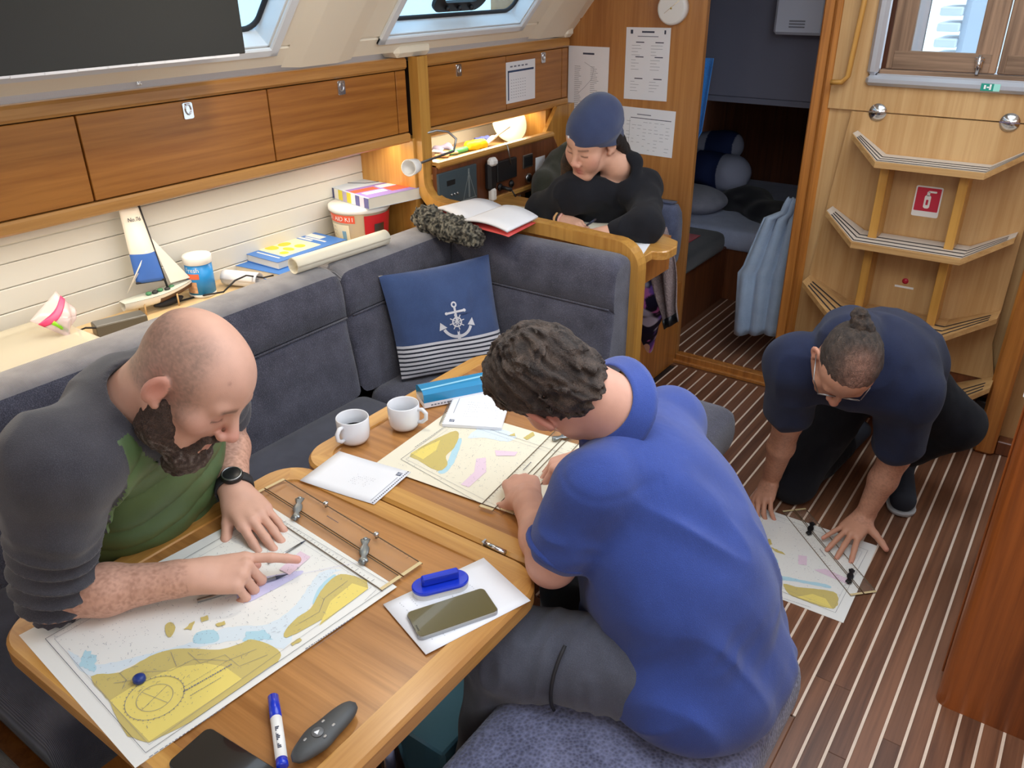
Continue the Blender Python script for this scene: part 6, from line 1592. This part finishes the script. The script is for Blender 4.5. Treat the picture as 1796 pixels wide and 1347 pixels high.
b = MB(); b.tube([hc_+hd*.03+A3(0, 0, -.02), (hc_[0]+hd[0]*.03, hc_[1]+hd[1]*.03, SH+.02)], .006, 8, flat=.4); b.ball((hc_[0], hc_[1]+.04, SH+.014), (.016, .055, .013), 8); b.build('keel', RUB, t)
# wet wipes canister
p = oz(357, 516, SH); t = thing('wipes_canister', 'round white canister of wipes with blue and orange label', 'canister', p, math.radians(-58))
MB().lathe([(.040, 0), (.043, .004), (.043, .012)], 32).build('base', WHITE, t)
b = MB(); b.lathe([(.0432, .012), (.0432, .112)], 48, 0, smooth=True); bl = plain('label_blue', (36, 140, 214), .35)
for i in range(48):
    a = i*7.5
    b.m[i] = 1 if 165 < a < 235 else 0
bd_ = b.build('body', [bl, plain('label_white', (222, 226, 234), .4)], t)
MB().lathe([(.0445, .112), (.0465, .114), (.0465, .134), (.044, .139), (.030, .140), (.026, .136), (0, .136)], 32).build('lid', WHITE, t)
def oncyl(mb, s, size, ang, z, r, mi):
    o_ = MB(); text_into(o_, s, size, np.eye(3), (0, 0, 0)); v = np.array(o_.v); V = [(r*math.cos(ang+x/r), r*math.sin(ang+x/r), z+y) for x, y, _ in v]; mb.add(V, o_.f, mi)
b = MB(); oncyl(b, 'Fresh', .022, math.radians(-8), .096, .0437, 0); b.build('lettering', WHITE, bd_)
def patch(r, a0, a1, z0, z1, mat, name, par, n=8, rnd=0):
    b = MB(); b.sheet(lambda u, v: (r*math.cos(math.radians(a0+(a1-a0)*u)), r*math.sin(math.radians(a0+(a1-a0)*u)), z0+(z1-z0)*v), n, 2, 0); return b.build(name, mat, par)
ORG = plain('label_orange', (232, 110, 74), .4)
patch(.0436, -35, 20, .066, .084, ORG, 'orange_band', bd_); patch(.0436, -50, 5, .018, .056, plain('label_peach', (214, 168, 130), .5, var=.35, vscale=70), 'picture', bd_)
# rolled charts
def roll(a, c, r, label, mat):
    t = thing('rolled_chart', label, 'chart', (a+c)/2, 0, world=True); d = c-a; L = np.linalg.norm(d); R_ = frame(d, (0, 0, 1))
    b = MB(); b.sheet(lambda u, v: a+d*v+R_@A3((r*(1-.18*u))*math.cos(2*math.pi*1.6*u), 0, (r*(1-.18*u))*math.sin(2*math.pi*1.6*u)), 40, 8, 0, .0006); b.build('paper', mat, t)
roll(oz(514, 467, .925), oz(676, 416, .925), .027, 'long rolled chart lying along the top of the settee back', CREAM)
roll(oz(394, 486, SH+.028), oz(455, 492, SH+.028), .027, 'short white rolled chart on the shelf right of the canister', PAPER)
# books
BKB = plain('book_blue', (64, 124, 204), .4); PG_ = plain('page_edges', (232, 228, 214), .8)
def book(label, quad, z0, z1, cover, rz_off=0.0, name='book'):
    P = [oz(*q, z1) for q in quad]; c = sum(P)/4; u = (P[1]-P[0])+(P[2]-P[3]); w = np.linalg.norm(u)/2; a = math.atan2(u[1], u[0])+rz_off; u = A3(math.cos(a), math.sin(a), 0); v = A3(-u[1], u[0], 0); h = (abs((P[3]-P[0])@v)+abs((P[2]-P[1])@v))/2
    t = thing(name, label, 'book', (c[0], c[1], z0), a); H_ = z1-z0
    MB().box(-w/2+.004, w/2-.003, -h/2+.003, h/2-.003, .0015, H_-.0015).build('pages', PG_, t)
    b = MB(); b.box(-w/2, w/2, -h/2, h/2, 0, .0015); b.box(-w/2, w/2, -h/2, h/2, H_-.0015, H_); b.build('cover', cover, t)
    return t, w, h, H_
book('lower blue book with cream page edges on the shelf', [(418, 462), (530, 420), (600, 440), (480, 484)], SH, SH+.030, BKB, .05)
t, w, h, H_ = book('upper blue book with yellow map cover, lying on another book', [(421, 438), (545, 403), (600, 421), (482, 464)], SH+.031, SH+.058, BKB)
b = MB(); b.box(-w*.33, w*.20, -h*.36, h*.36, H_, H_+.0004); b.build('cover_picture', plain('cover_cream', (236, 232, 196), .5), t)
b = MB()
for x, y, a, c in ((-.2, .18, .07, .14), (-.12, -.1, .05, .12), (-.03, .16, .08, .10), (.03, -.12, .06, .10), (-.24, -.2, .05, .08)): b.add([(w*(x+a*math.cos(q)), h*(y+c*math.sin(q)), H_+.0008) for q in np.linspace(0, 2*math.pi, 12)[:-1]], [tuple(range(11))])
b.build('cover_map', plain('cover_yellow', (240, 206, 56), .5), t)
b = MB(); b.box(w*.34, w*.44, -h*.10, h*.30, H_, H_+.0004); b.box(w*.23, w*.27, -h*.05, h*.42, H_, H_+.0004); b.box(w*.29, w*.32, -h*.30, h*.2, H_, H_+.0004); b.box(-w*.40, -w*.38, -h*.35, h*.2, H_, H_+.0004); b.build('cover_lettering', WHITE, t)
# first aid bucket and the thick almanac on it
p = oz(648, 420, SH); pc_ = A3(-2.30, 2.205, SH); t = thing('first_aid_bucket', 'white plastic first aid kit bucket with red label on shelf', 'bucket', pc_, math.radians(-55))
BK = clear('bucket_plastic', (240, 235, 225), .25, .35, (232, 222, 206))
MB().lathe([(0, 0), (.093, 0), (.096, .004), (.112, .150), (.115, .152), (.115, .160)], 40).build('body', plain('bucket_body', (226, 212, 184), .4), t)
MB().lathe([(.116, .148), (.119, .150), (.119, .164), (.112, .168), (0, .168)], 40).build('lid', WHITE, t)
def cone_patch(a0, a1, z0, z1, mat, name, par, k=.0008, n=10):
    R_ = lambda z: .096+.016*z/.15+k
    b = MB(); b.sheet(lambda u, v: (R_(z0+(z1-z0)*v)*math.cos(math.radians(a0+(a1-a0)*u)), R_(z0+(z1-z0)*v)*math.sin(math.radians(a0+(a1-a0)*u)), z0+(z1-z0)*v), n, 2, 0); return b.build(name, mat, par)
cone_patch(-85, 0, .112, .142, plain('label_red_orange', (232, 92, 58), .5), 'banner', t)
b = MB(); oncyl(b, 'FIRST AID KIT', .026, math.radians(-42), .127, .1110, 0); b.build('lettering', WHITE, t)
cone_patch(-82, -14, .02, .104, plain('label_cream', (238, 228, 196), .6), 'instructions', t)
b = MB()
for k in range(5): oncyl(b, '= - = -', .014, math.radians(-56), .092-.014*k, .1075, 0)
b.build('small_print', INK, t); cone_patch(-32, -22, .03, .08, plain('label_pale_blue', (128, 170, 196), .6), 'drawing', t, .0014)
cone_patch(18, 95, .015, .140, plain('pouch_red', (206, 40, 48), .35), 'red_pouch', t, .004); cone_patch(38, 62, .06, .105, STEEL, 'foil_pack', t, .006)
P = [oz(*q, .998) for q in ((573, 326), (640, 303), (725, 327), (663, 354))]; ctr = sum(P)/4; u = P[3]-P[0]; a = math.atan2(u[1], u[0]); t = thing('almanac', 'thick printed almanac with striped spine lying on the first aid bucket', 'book', (ctr[0], ctr[1], SH+.169), a)
w, h, H_ = np.linalg.norm(P[3]-P[0]), np.linalg.norm(P[1]-P[0]), .042
MB().box(-w/2+.002, w/2-.002, -h/2+.002, h/2-.002, .001, H_-.001).build('pages', PG_, t)
b = MB(); b.box(-w/2, w/2, -h/2, h/2, 0, .001); b.box(-w/2, w/2, -h/2, h/2, H_-.001, H_); b.box(-w/2, w/2, -h/2-.001, -h/2, 0, H_); cv_ = b.build('cover', plain('almanac_cover', (196, 212, 228), .4), t)
cs = [(70, 80, 110), (214, 214, 206), (206, 206, 206), (70, 76, 120), (228, 228, 222), (220, 208, 70), (176, 168, 196), (214, 202, 60), (232, 232, 232), (88, 88, 148), (214, 196, 214), (88, 88, 148)]
for k, c in enumerate(cs):
    x0 = -w/2+w*k/12; b = MB(); b.box(x0+.0008, x0+w/12-.0008, -h/2-.0018, -h/2-.001, .002, H_-.002); b.build('spine_tab', plain('tab_%d' % k, c, .5), cv_)
b = MB(); b.box(w*.02, w*.5, -h*.48, h*.48, H_, H_+.0004, 0); b.box(w*.1, w*.22, -h*.48, -h*.05, H_+.0004, H_+.0008, 1); b.box(w*.22, w*.40, h*.02, h*.40, H_+.0004, H_+.0008, 1); b.box(w*.08, w*.2, 0, h*.4, H_+.0004, H_+.0008, 2); b.box(w*.26, w*.36, -h*.4, -h*.02, H_+.0004, H_+.0008, 2); b.build('cover_print', [plain('cover_violet', (140, 120, 190), .5), plain('cover_red', (232, 92, 66), .5), WHITE], cv_)
b = MB(); b.tube([(-w*.35, -h*.3, H_+.001), (-w*.1, 0, H_+.001), (-w*.02, h*.4, H_+.001)], .0012, 4); b.build('cover_line', INKD, cv_)
# container, bag, adapter
CLB = clear('clear_box', (245, 243, 232), .55, .2, (240, 236, 222))
t = thing('clear_container', 'clear plastic lidded container at the forward end of the shelf', 'container', (-2.26, .90, SH), world=True)
MB().box(-2.40, -2.11, .55, 1.02, SH, SH+.055, 0, .012).build('body', CLB, t); MB().box(-2.41, -2.10, .54, 1.03, SH+.055, SH+.066, 0, .005).build('lid', CLB, t)
MB().box(-2.20, -2.13, .75, .95, SH+.004, SH+.03, 0, .006).build('contents', plain('peach_contents', (236, 190, 150), .6), t)
t = thing('zip_bag', 'clear zip bag with pink seal and a green pen inside', 'bag', (-2.27, 1.0, SH+.067), world=True)
q = [ox(52, 563, -2.27), ox(98, 511, -2.30), ox(136, 545, -2.27), ox(120, 592, -2.22)]
bg = lambda u, v: (q[0]*(1-v)+q[1]*v)*(1-u)+(q[3]*(1-v)+q[2]*v)*u+A3(.035*math.sin(math.pi*u)*math.sin(math.pi*v)+.006*math.sin(14*u+9*v)*u, 0, 0)
b = MB(); b.sheet(bg, 16, 12, 0, .0008); b.build('bag', clear('thin_film', (252, 244, 246), .62, .15, (240, 226, 228)), t)
b = MB(); b.sheet(lambda u, v: bg(.20+.18*u, v)+A3(.002, 0, 0), 4, 12, 0, .001); b.build('zip_seal', plain('zip_pink', (240, 70, 120), .4), t)
b = MB(); b.tube([ox(93, 566, -2.235), ox(118, 580, -2.235)], .006, 8); b.build('green_pen', plain('lime', (140, 214, 30), .4), t)
t = thing('adapter_box', 'flat dark adapter box with cable on the shelf below sailboat', 'adapter', (-2.2, 1.18, SH), world=True)
a0, a1 = oz(168, 575, SH+.035), oz(258, 553, SH+.035); d = a1-a0; ang = math.atan2(d[1], d[0])
MB().box(0, np.linalg.norm(d), 0, .055, 0, .036, 0, .002, rotz(ang), (a0[0], a0[1], SH)).build('case', plain('dark_grey_case', (98, 94, 84), .4), t)
MB().box(.003, np.linalg.norm(d)-.003, .002, .053, .036, .038, 0, .001, rotz(ang), (a0[0], a0[1], SH)).build('top_plate', STEEL, t)
b = MB(); b.tube([a0+A3(0, .0, 0), oz(150, 575, SH+.03), oz(138, 580, SH+.02), oz(142, 590, SH+.006)], .003, 6); b.build('lead', RUB, t)
t = thing('cable', 'thin dark cable curving over the shelf behind the settee', 'cable', oz(420, 480, SH), world=True)
b = MB(); b.tube([oz(x, y, z) for x, y, z in ((300, 532, SH+.004), (345, 520, SH+.004), (392, 512, SH+.03), (412, 492, SH+.055), (432, 483, SH+.06), (462, 487, SH+.03), (500, 478, SH+.006))], .003, 6); b.build('lead', RUB, t)

# ------------------------------------------------------------------ on the divider: fur hat and open logbook
a, c = oz(752, 385, .935), oz(832, 416, .925)
fb = [cap(a, c, .040, .036, .03), ell((a+c)/2, None, (.07, .05, .042), .03), ell(a+A3(0, -.01, .008), None, (.05, .05, .045), .03)]
V, F = sdf_mesh(fb, .003, lambda p: .018*vnoise(p, 120, 3)+.012*vnoise(p, 60, 4), amp=.02)
o = np_mesh('fur_hat', V, F, HAIRM, None, lambda V: mixc(np.tile(L3((44, 44, 40)), (len(V), 1)), L3((150, 146, 130)), np.clip(vnoise(V, 140, 3)*2.2+.35, 0, 1)))
tag(o, 'fuzzy grey black fur hat on the settee corner beside the open logbook', 'hat')
zb = .958; Q = [oz(*q, zb) for q in ((764, 366), (829, 350), (884, 365), (815, 391), (943, 385), (892, 411))]
t = thing('logbook', 'open red logbook with blank white pages on the divider top', 'book', sum(Q)/6, world=True)
def half(p0, p1, p2, p3, sg):
    def f(u, v):
        p = (p0*(1-v)+p1*v)*(1-u)+(p3*(1-v)+p2*v)*u; return p+A3(0, 0, .012*math.sin(math.pi*min(1, u*1.0))**.8+.004)
    return f
dz = A3(0, 0, .007)
b = MB()
for f in (half(Q[0]-dz*2, Q[1]-dz*2, Q[2]-dz*2, Q[3]-dz*2, 1), half(Q[5]-dz*2, Q[4]-dz*2, Q[2]-dz*2, Q[3]-dz*2, 1)): b.sheet(lambda u, v, f=f: f(u, v)-A3(0, 0, .010*math.sin(math.pi*u)), 6, 4, 0, .002)
b.build('cover', plain('cover_coral', (214, 82, 78), .5), t)
for f in (half(Q[0], Q[1], Q[2], Q[3], 1), half(Q[5]*.97+Q[3]*.03, Q[4], Q[2], Q[3], 1)): b = MB(); b.sheet(f, 12, 4, 0, .008); b.build('pages', PAPER, t)
t = thing('desk_sheet', 'white slip of paper on the rounded end of chart table', 'sheet', oz(1120, 434, .883), world=True)
P = [oz(*q, .8832) for q in ((1104, 424), (1140, 428), (1128, 446), (1112, 444))]; b = MB(); b.add(list(P)+[p-A3(0, 0, .0006) for p in P], [(0, 1, 2, 3), (7, 6, 5, 4), (0, 4, 5, 1), (1, 5, 6, 2), (2, 6, 7, 3), (3, 7, 4, 0)]); b.build('sheet', PAPER, t)
t = thing('desk_chart', 'pale chart sheet under the woman\'s arms on the chart table', 'chart', (-1.6, 2.62, .883), world=True)
MB().box(-1.95, -1.27, 2.44, 2.74, .8825, .8833).build('sheet', CREAM, t)
pencil(oz(1028, 396, .895), oz(1046, 384, .96), .004, 'blue pen held in the writing woman\'s hand', 'pen', True, NAVY)

# ------------------------------------------------------------------ clutter on the shelf over the instruments
SC_ = 1.0505
def lump(name, label, cat, prims, mat, h=.004, hook=None, col=None, group=None):
    V, F = sdf_mesh(prims, h, hook, amp=.015); return tag(np_mesh(name, V, F, mat, None, col), label, cat, group)
q = lambda px, py, dz=0.0: oz(px, py, SC_+dz)
lump('yellow_pouch', 'bright yellow tool pouch among clutter on the instrument shelf', 'pouch', [cap(q(822, 256, .02), q(848, 252, .02), .022, .020)], plain('yellow_fabric', (236, 206, 24), .5), .004, lambda p: .006*vnoise(p, 60, 2))
t = thing('screwdriver', 'screwdriver with green handle on the instrument shelf', 'screwdriver', q(806, 265), world=True)
b = MB(); b.tube([q(790, 268, .012), q(818, 261, .012)], [.010, .012], 10); b.build('handle', plain('tool_green', (90, 190, 120), .4), t); b = MB(); b.tube([q(818, 261, .012), q(846, 256, .012)], .003, 6); b.build('blade', STEEL, t)
lump('cable_coil', 'purple grey coil of cord at the post end of shelf', 'cord', [cap(q(764, 262, .02), q(786, 256, .03), .010, .010), cap(q(786, 256, .03), q(796, 264, .015), .010, .010), cap(q(764, 262, .02), q(778, 270, .012), .012, .01)], plain('cord_lilac', (150, 144, 176), .6))
lump('blue_cloth', 'crumpled blue cloth behind the yellow pouch on shelf', 'cloth', [cap(q(836, 247, .02), q(856, 243, .02), .016, .014)], plain('blue_cloth', (84, 96, 168), .7), .004, lambda p: .008*vnoise(p, 70, 2))
t = thing('plastic_scoop', 'white long handled plastic brush lying across shelf clutter', 'brush', q(860, 240), world=True)
b = MB(); b.tube([q(862, 244, .03), q(894, 222, .075)], [.006, .005], 8); b.build('handle', WHITE, t); b = MB(); b.tube([q(852, 252, .02), q(866, 240, .035)], [.012, .016], 8, flat=.5); b.build('head', WHITE, t)
t = thing('white_bowl', 'round white plastic bowl leaning at far end of shelf', 'bowl', q(905, 225), world=True)
cB_ = A3(-2.27, 3.16, 1.125); R_ = frame(A3(.8, -.35, .4), (0, 0, 1)); R_ = np.stack([R_[:, 0], R_[:, 2], R_[:, 1]], 1)*np.array([1, -1, 1])
b = MB(); b.lathe([(0, -.03), (.05, -.025), (.085, .0), (.09, .01), (.086, .01), (.05, -.018), (0, -.022)], 32, 0, R_, cB_); b.build('body', plain('cream_plastic', (190, 182, 158), .4), t)
t = thing('paper_scraps', 'small heap of receipts and packets near the post', 'paper', q(775, 275), world=True)
for k, (px, py, c) in enumerate(((757, 284, (236, 232, 222)), (775, 276, (180, 140, 100)), (790, 272, (206, 190, 150)), (800, 268, (150, 120, 90)), (768, 272, (200, 200, 210)))):
    e = q(px, py); b = MB(); b.box(-.03, .03, -.02, .02, 0, .008, 0, .002, rotz(.5*k), (e[0], e[1], SC_+.004*k)); b.build('packet', plain('packet_%d' % k, c, .7), t)
b = MB(); b.tube([q(885, 250, .02), onp(890, 255, .03), onp(893, 270, .03), onp(896, 288, .03)], .003, 6); tag(b.build('grey_lead', STEEL), 'grey lead hanging over the shelf rail to the radio', 'cable')
lump('olive_jacket', 'dark olive jacket hung behind the woman at the instrument panel', 'jacket', [cap(A3(-2.0, 3.16, .98), A3(-2.0, 3.05, .90), .05, .06, .03), cap(A3(-1.97, 3.20, 1.03), A3(-1.98, 3.24, .88), .035, .06, .03), cap(A3(-1.98, 3.02, .92), A3(-1.96, 3.0, .72), .05, .07, .03)], cloth('olive_cloth', (70, 72, 60), (46, 48, 40), 500), .006, lambda p: .02*vnoise(p, 22, 2))

# ------------------------------------------------------------------ papers and barometer on the bulkhead, sheet on the locker
def wallpaper_(name, label, x0, x1, z0, z1, tilt, seed, kind):
    c = ((x0+x1)/2, BY-.0012, (z0+z1)/2); w, h = x1-x0, z1-z0
    t = thing(name, label, 'notice', c, 0); Rt_ = Rxz@rotz(tilt)
    b = MB(); b.sheet(lambda u, v: ((u-.5)*w, (v-.5)*h, .0006+.002*(2*v-1)**2*(v < .5)), 4, 8, 0, .0006, R=None) if False else b.prism([(-w/2, -h/2), (w/2, -h/2), (w/2, h/2), (-w/2, h/2)], 0, .0009, 0, Rt_)
    b.build('sheet', PAPER, t); r = np.random.RandomState(seed); p = MB()
    L_ = lambda x, y, l, wd=.0016, m=0: ribbon(p, [(x, y), (x+l, y)], wd, m, Rt_, None, .0012)
    if kind == 0:
        L_(-.03, h*.40, .06, .008, 1)
        for i in range(22): L_(-w*.34, h*.22-.0085*i, r.uniform(.02, .045)); L_(w*.06, h*.22-.0085*i, r.uniform(.02, .05))
        ribbon(p, [(-.02, h*.28), (.03, h*.20), (.02, h*.05), (-.02, -h*.08), (-.05, -h*.16)], .0012, 0, Rt_, None, .0012)
    elif kind == 1:
        L_(-.03, h*.44, .06, .007, 1); L_(-w*.40, h*.44, .012, .016, 1); L_(w*.36, h*.44, .008, .016, 1); L_(-.05, h*.38, .10, .003)
        for by in (.30, .10, -.20):
            for bx in (-.36, .08):
                L_(w*bx+.02, h*by, .04, .004, 1)
                for i in range(4): L_(w*bx, h*by-.013*(i+1), r.uniform(.02, .06), .0012)
    else:
        L_(-.04, h*.36, .07, .004); L_(-w*.24, h*.28, w*.68, .003, 1)
        for i in range(9):
            for j in range(9):
                if r.rand() < .6: L_(-w*.40+j*w*.095, h*.20-i*h*.075, r.uniform(.01, .022), .0012)
        ribbon(p, [(-w*.25, h*.27), (-w*.25, -h*.42)], .001, 0, Rt_, None, .0012)
    p.build('print', [INK, INKD], t)
a, c = oy(998, 82, BY), oy(1066, 260, BY); wallpaper_('safety_plan_sheet', 'white sheet with boat plan taped beside the locker', a[0], a[0]+.215, 1.13, 1.44, 0, 2, 0)
a, c = oy(1100, 47, BY), oy(1175, 179, BY); wallpaper_('notice_sheet', 'upper white A4 notice taped under the barometer', a[0], a[0]+.213, c[2], a[2], .01, 3, 1)
a, c = oy(1081, 184, BY), oy(1182, 276, BY); wallpaper_('weather_sheet', 'lower white landscape table sheet taped above the nav seat', a[0], a[0]+.298, c[2]-.002, a[2]-.004, -.015, 4, 2)
a, c = ox(887, 110, XF), ox(938, 172, XF)
t = thing('calendar_sheet', 'white calendar sheet with blue border stuck on the locker door', 'notice', ((XF+.0005), (a[1]+c[1])/2, (a[2]+c[2])/2), world=True)
b = MB(); b.box(XF, XF+.0012, a[1], c[1], c[2], a[2]); b.build('sheet', PAPER, t); b = MB(); b.box(XF+.0012, XF+.0016, a[1]+.012, c[1]-.012, a[2]-.042, a[2]-.034); b.box(XF+.0012, XF+.0016, a[1]+.012, a[1]+.02, c[2]+.012, a[2]-.034); b.build('border', NAVY, t)
b = MB()
for i in range(7):
    for j in range(7): b.box(XF+.0012, XF+.0015, a[1]+.035+j*.017, a[1]+.035+j*.017+.008, c[2]+.02+i*.012, c[2]+.0215+i*.012)
for j in range(5): b.box(XF+.0012, XF+.0015, a[1]+.03+j*.028, a[1]+.048+j*.028, a[2]-.022, a[2]-.016)
b.build('print', INK, t)
bc = oy(1183, 14, BY); t = thing('barometer', 'round white and brass barometer above the notices', 'barometer', (bc[0], BY, bc[2]), world=True)
BRS = plain('polished_brass', (214, 196, 140), .2, 1.0)
b = MB(); b.lathe([(.066, 0), (.066, .025), (.060, .034), (.056, .034)], 32, 0, Rxz, (bc[0], BY, bc[2])); b.build('case', WHITE, t)
b = MB(); b.lathe([(.056, .030), (0, .030)], 32, 0, Rxz, (bc[0], BY, bc[2])); b.build('dial', plain('dial_white', (236, 234, 226), .3), t)
b = MB(); b.tube([(bc[0]+.052*math.cos(q), BY-.031, bc[2]+.052*math.sin(q)) for q in np.linspace(0, 2*math.pi, 30)[:-1]], .003, 6, closed=True); b.tube([(bc[0]-.03, BY-.033, bc[2]-.02), (bc[0]+.035, BY-.033, bc[2]+.03)], .0015, 5); b.ball((bc[0], BY-.033, bc[2]), .005, 6); b.build('hands_and_bezel', BRS, t)
# black board in front of the first window
t = thing('black_board', 'large black foam board hanging before the forward cabin window', 'board', (-1.93, .7, 1.56), world=True)
MB().box(-1.935, -1.920, -.3, 1.485, 1.562, 2.03, 0, .002).build('panel', plain('black_foam_board', (44, 46, 46), .75, bump=.0004, vscale=400), t)
b = MB()
for k in range(24):
    y = -.3+k*.0735; b.box(-1.936, -1.921, y, y+.0745, 1.559-.0025*rng.rand(), 1.564)
b.build('torn_edge', PAPER, t)
e = ox(240, 146, -2.20); t = thing('adhesive_hook', 'tiny clear adhesive hook on the grey recess above locker', 'hook', e, world=True)
b = MB(); b.tube([e+A3(.004, 0, .03), e+A3(.004, 0, 0), e+A3(.014, 0, -.004), e+A3(.016, 0, .006)], .002, 6); b.ball(e+A3(.012, 0, -.002), (.003, .008, .003), 5); b.build('hook', WHITE, t)

# ------------------------------------------------------------------ aft cabin, towel and jacket
LIN = cloth('pale_sheet', (196, 206, 232), (164, 174, 206), 500, fold=.006)
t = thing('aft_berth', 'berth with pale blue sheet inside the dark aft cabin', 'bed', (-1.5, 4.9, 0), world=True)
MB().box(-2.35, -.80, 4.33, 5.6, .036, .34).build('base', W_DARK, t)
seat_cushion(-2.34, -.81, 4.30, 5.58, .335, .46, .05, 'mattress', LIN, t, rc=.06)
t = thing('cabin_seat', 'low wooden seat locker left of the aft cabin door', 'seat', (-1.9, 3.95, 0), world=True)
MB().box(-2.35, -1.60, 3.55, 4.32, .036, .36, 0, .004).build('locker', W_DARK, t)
t = thing('duffel_bag', 'black padded bag with red top panel on cabin seat', 'bag', (-1.8, 3.95, .36), world=True)
seat_cushion(-2.05, -1.565, 3.60, 4.22, .362, .475, .05, 'body', cloth('black_nylon', (44, 46, 54), (28, 30, 36), 600), t)
MB().box(-1.95, -1.64, 3.66, 4.02, .484, .490, 0, .003).build('red_panel', cloth('red_nylon', (186, 30, 50), (150, 20, 40), 600), t)
cush = lambda c, r: [ell(c, None, r, .03), ]
lump('grey_pillow', 'plump pale grey pillow on the aft berth', 'pillow', [ell((-1.93, 4.56, .53), None, (.20, .20, .075), .03)], cloth('grey_pillowcase', (178, 180, 194), (140, 142, 160), 500), .008, lambda p: .02*vnoise(p, 9, 2))
lump('rolled_sleeping_bag', 'rolled navy and white sleeping bag on the aft berth', 'sleeping bag', [cap((-2.1, 4.85, .66), (-1.78, 4.75, .66), .10, .11, .03), cap((-2.1, 5.0, .75), (-1.9, 4.95, .78), .09, .09, .03)], vcol('sleeping_bag', .8, .2), .008, lambda p: .014*vnoise(p, 14, 2), lambda V: mixc(np.tile(L3((176, 182, 206)), (len(V), 1)), L3((44, 58, 104)), ((np.sin(V[:, 0]*16+1.2) > .1)*1.0)))
lump('black_garment', 'heap of black clothes on the aft berth', 'clothes', [ell((-1.66, 4.72, .52), None, (.16, .13, .085), .05), ell((-1.42, 4.62, .50), None, (.22, .14, .07), .05), ell((-1.35, 4.45, .475), None, (.10, .09, .04), .05)], cloth('black_clothes', (30, 32, 42), (16, 17, 24), 500), .008, lambda p: .035*vnoise(p, 12, 2))
TOW = cloth('blue_towel', (52, 128, 204), (34, 96, 168), 400, fold=.004)
def drape(name, label, cat, fn, nu, nv_, mat, th=.004):
    b = MB(); b.sheet(fn, nu, nv_, 0, th); return tag(b.build(name, mat), label, cat)
p0 = oy(1232, 118, 3.62); p1 = oy(1236, 262, 3.62)
drape('hanging_towel', 'bright blue towel hanging just inside the aft cabin door', 'towel', lambda u, v: A3(p0[0]-.10+.155*u*(1 if v < .9 else .9)-.03*v*u, 3.60+.02*math.sin(9*u), p0[2]+.04+(p1[2]-p0[2]-.04)*v), 14, 10, TOW)
DEN = cloth('pale_denim', (168, 188, 212), (138, 160, 190), 600, fold=.008)
tp, bt = oy(1390, 345, 3.60), oy(1352, 585, 3.60)
def jk(u, v):
    wd = .10+.20*v**.7 if v < .55 else .243-.05*(v-.55); x = -1.02-wd*(1-u)*(1 if v > .12 else .6)
    return A3(x, 3.575+.016*math.sin(20*u+2*v)+.02*u, tp[2]+(bt[2]-tp[2])*v-.05*v*abs(u-.75))
drape('hanging_jacket', 'pale blue jacket hanging on the post inside the aft cabin', 'jacket', jk, 22, 20, DEN, .008)
TWL = cloth('mauve_towel', (150, 132, 130), (116, 100, 100), 160, bump=.003, fold=.006)
tc = [oy(1142, 412, 2.93), oy(1165, 400, 2.93), oy(1196, 560, 2.93), oy(1168, 575, 2.93)]
def tw(u, v):
    a = tc[0]*(1-u)+tc[1]*u; c = tc[3]*(1-u)+tc[2]*u; p = a*(1-v)+c*v; w = math.sin(math.pi*min(1, v*1.2))
    return p+A3(.02*w*(2*u-1), -.02*math.sin(11*u+3*v)-.012*v, 0)
drape('mauve_towel', 'mauve grey towel with dark hem hanging from the chart table seat', 'towel', tw, 14, 18, TWL)
o = bpy.data.objects['mauve_towel']; b = MB(); b.sheet(lambda u, v: tw(u, .90+.10*v)+A3(0, -.006, 0), 14, 2, 0, .003); b.build('hem', BLACK, o)
c = oy(1408, 25, 4.04); t = thing('vent_box', 'white plastic box on the aft cabin liner, cut by the frame', 'box', c, world=True)
MB().box(c[0]-.09, c[0]+.13, 3.93, 4.048, c[2]-.08, c[2]+.2, 0, .012).build('body', plain('vent_white', (190, 200, 222), .5), t); b = MB()
for i in range(3): b.box(c[0]-.02, c[0]+.05, 3.928, 3.93, c[2]-.05+.012*i, c[2]-.044+.012*i)
b.build('printed_label', INK, t)
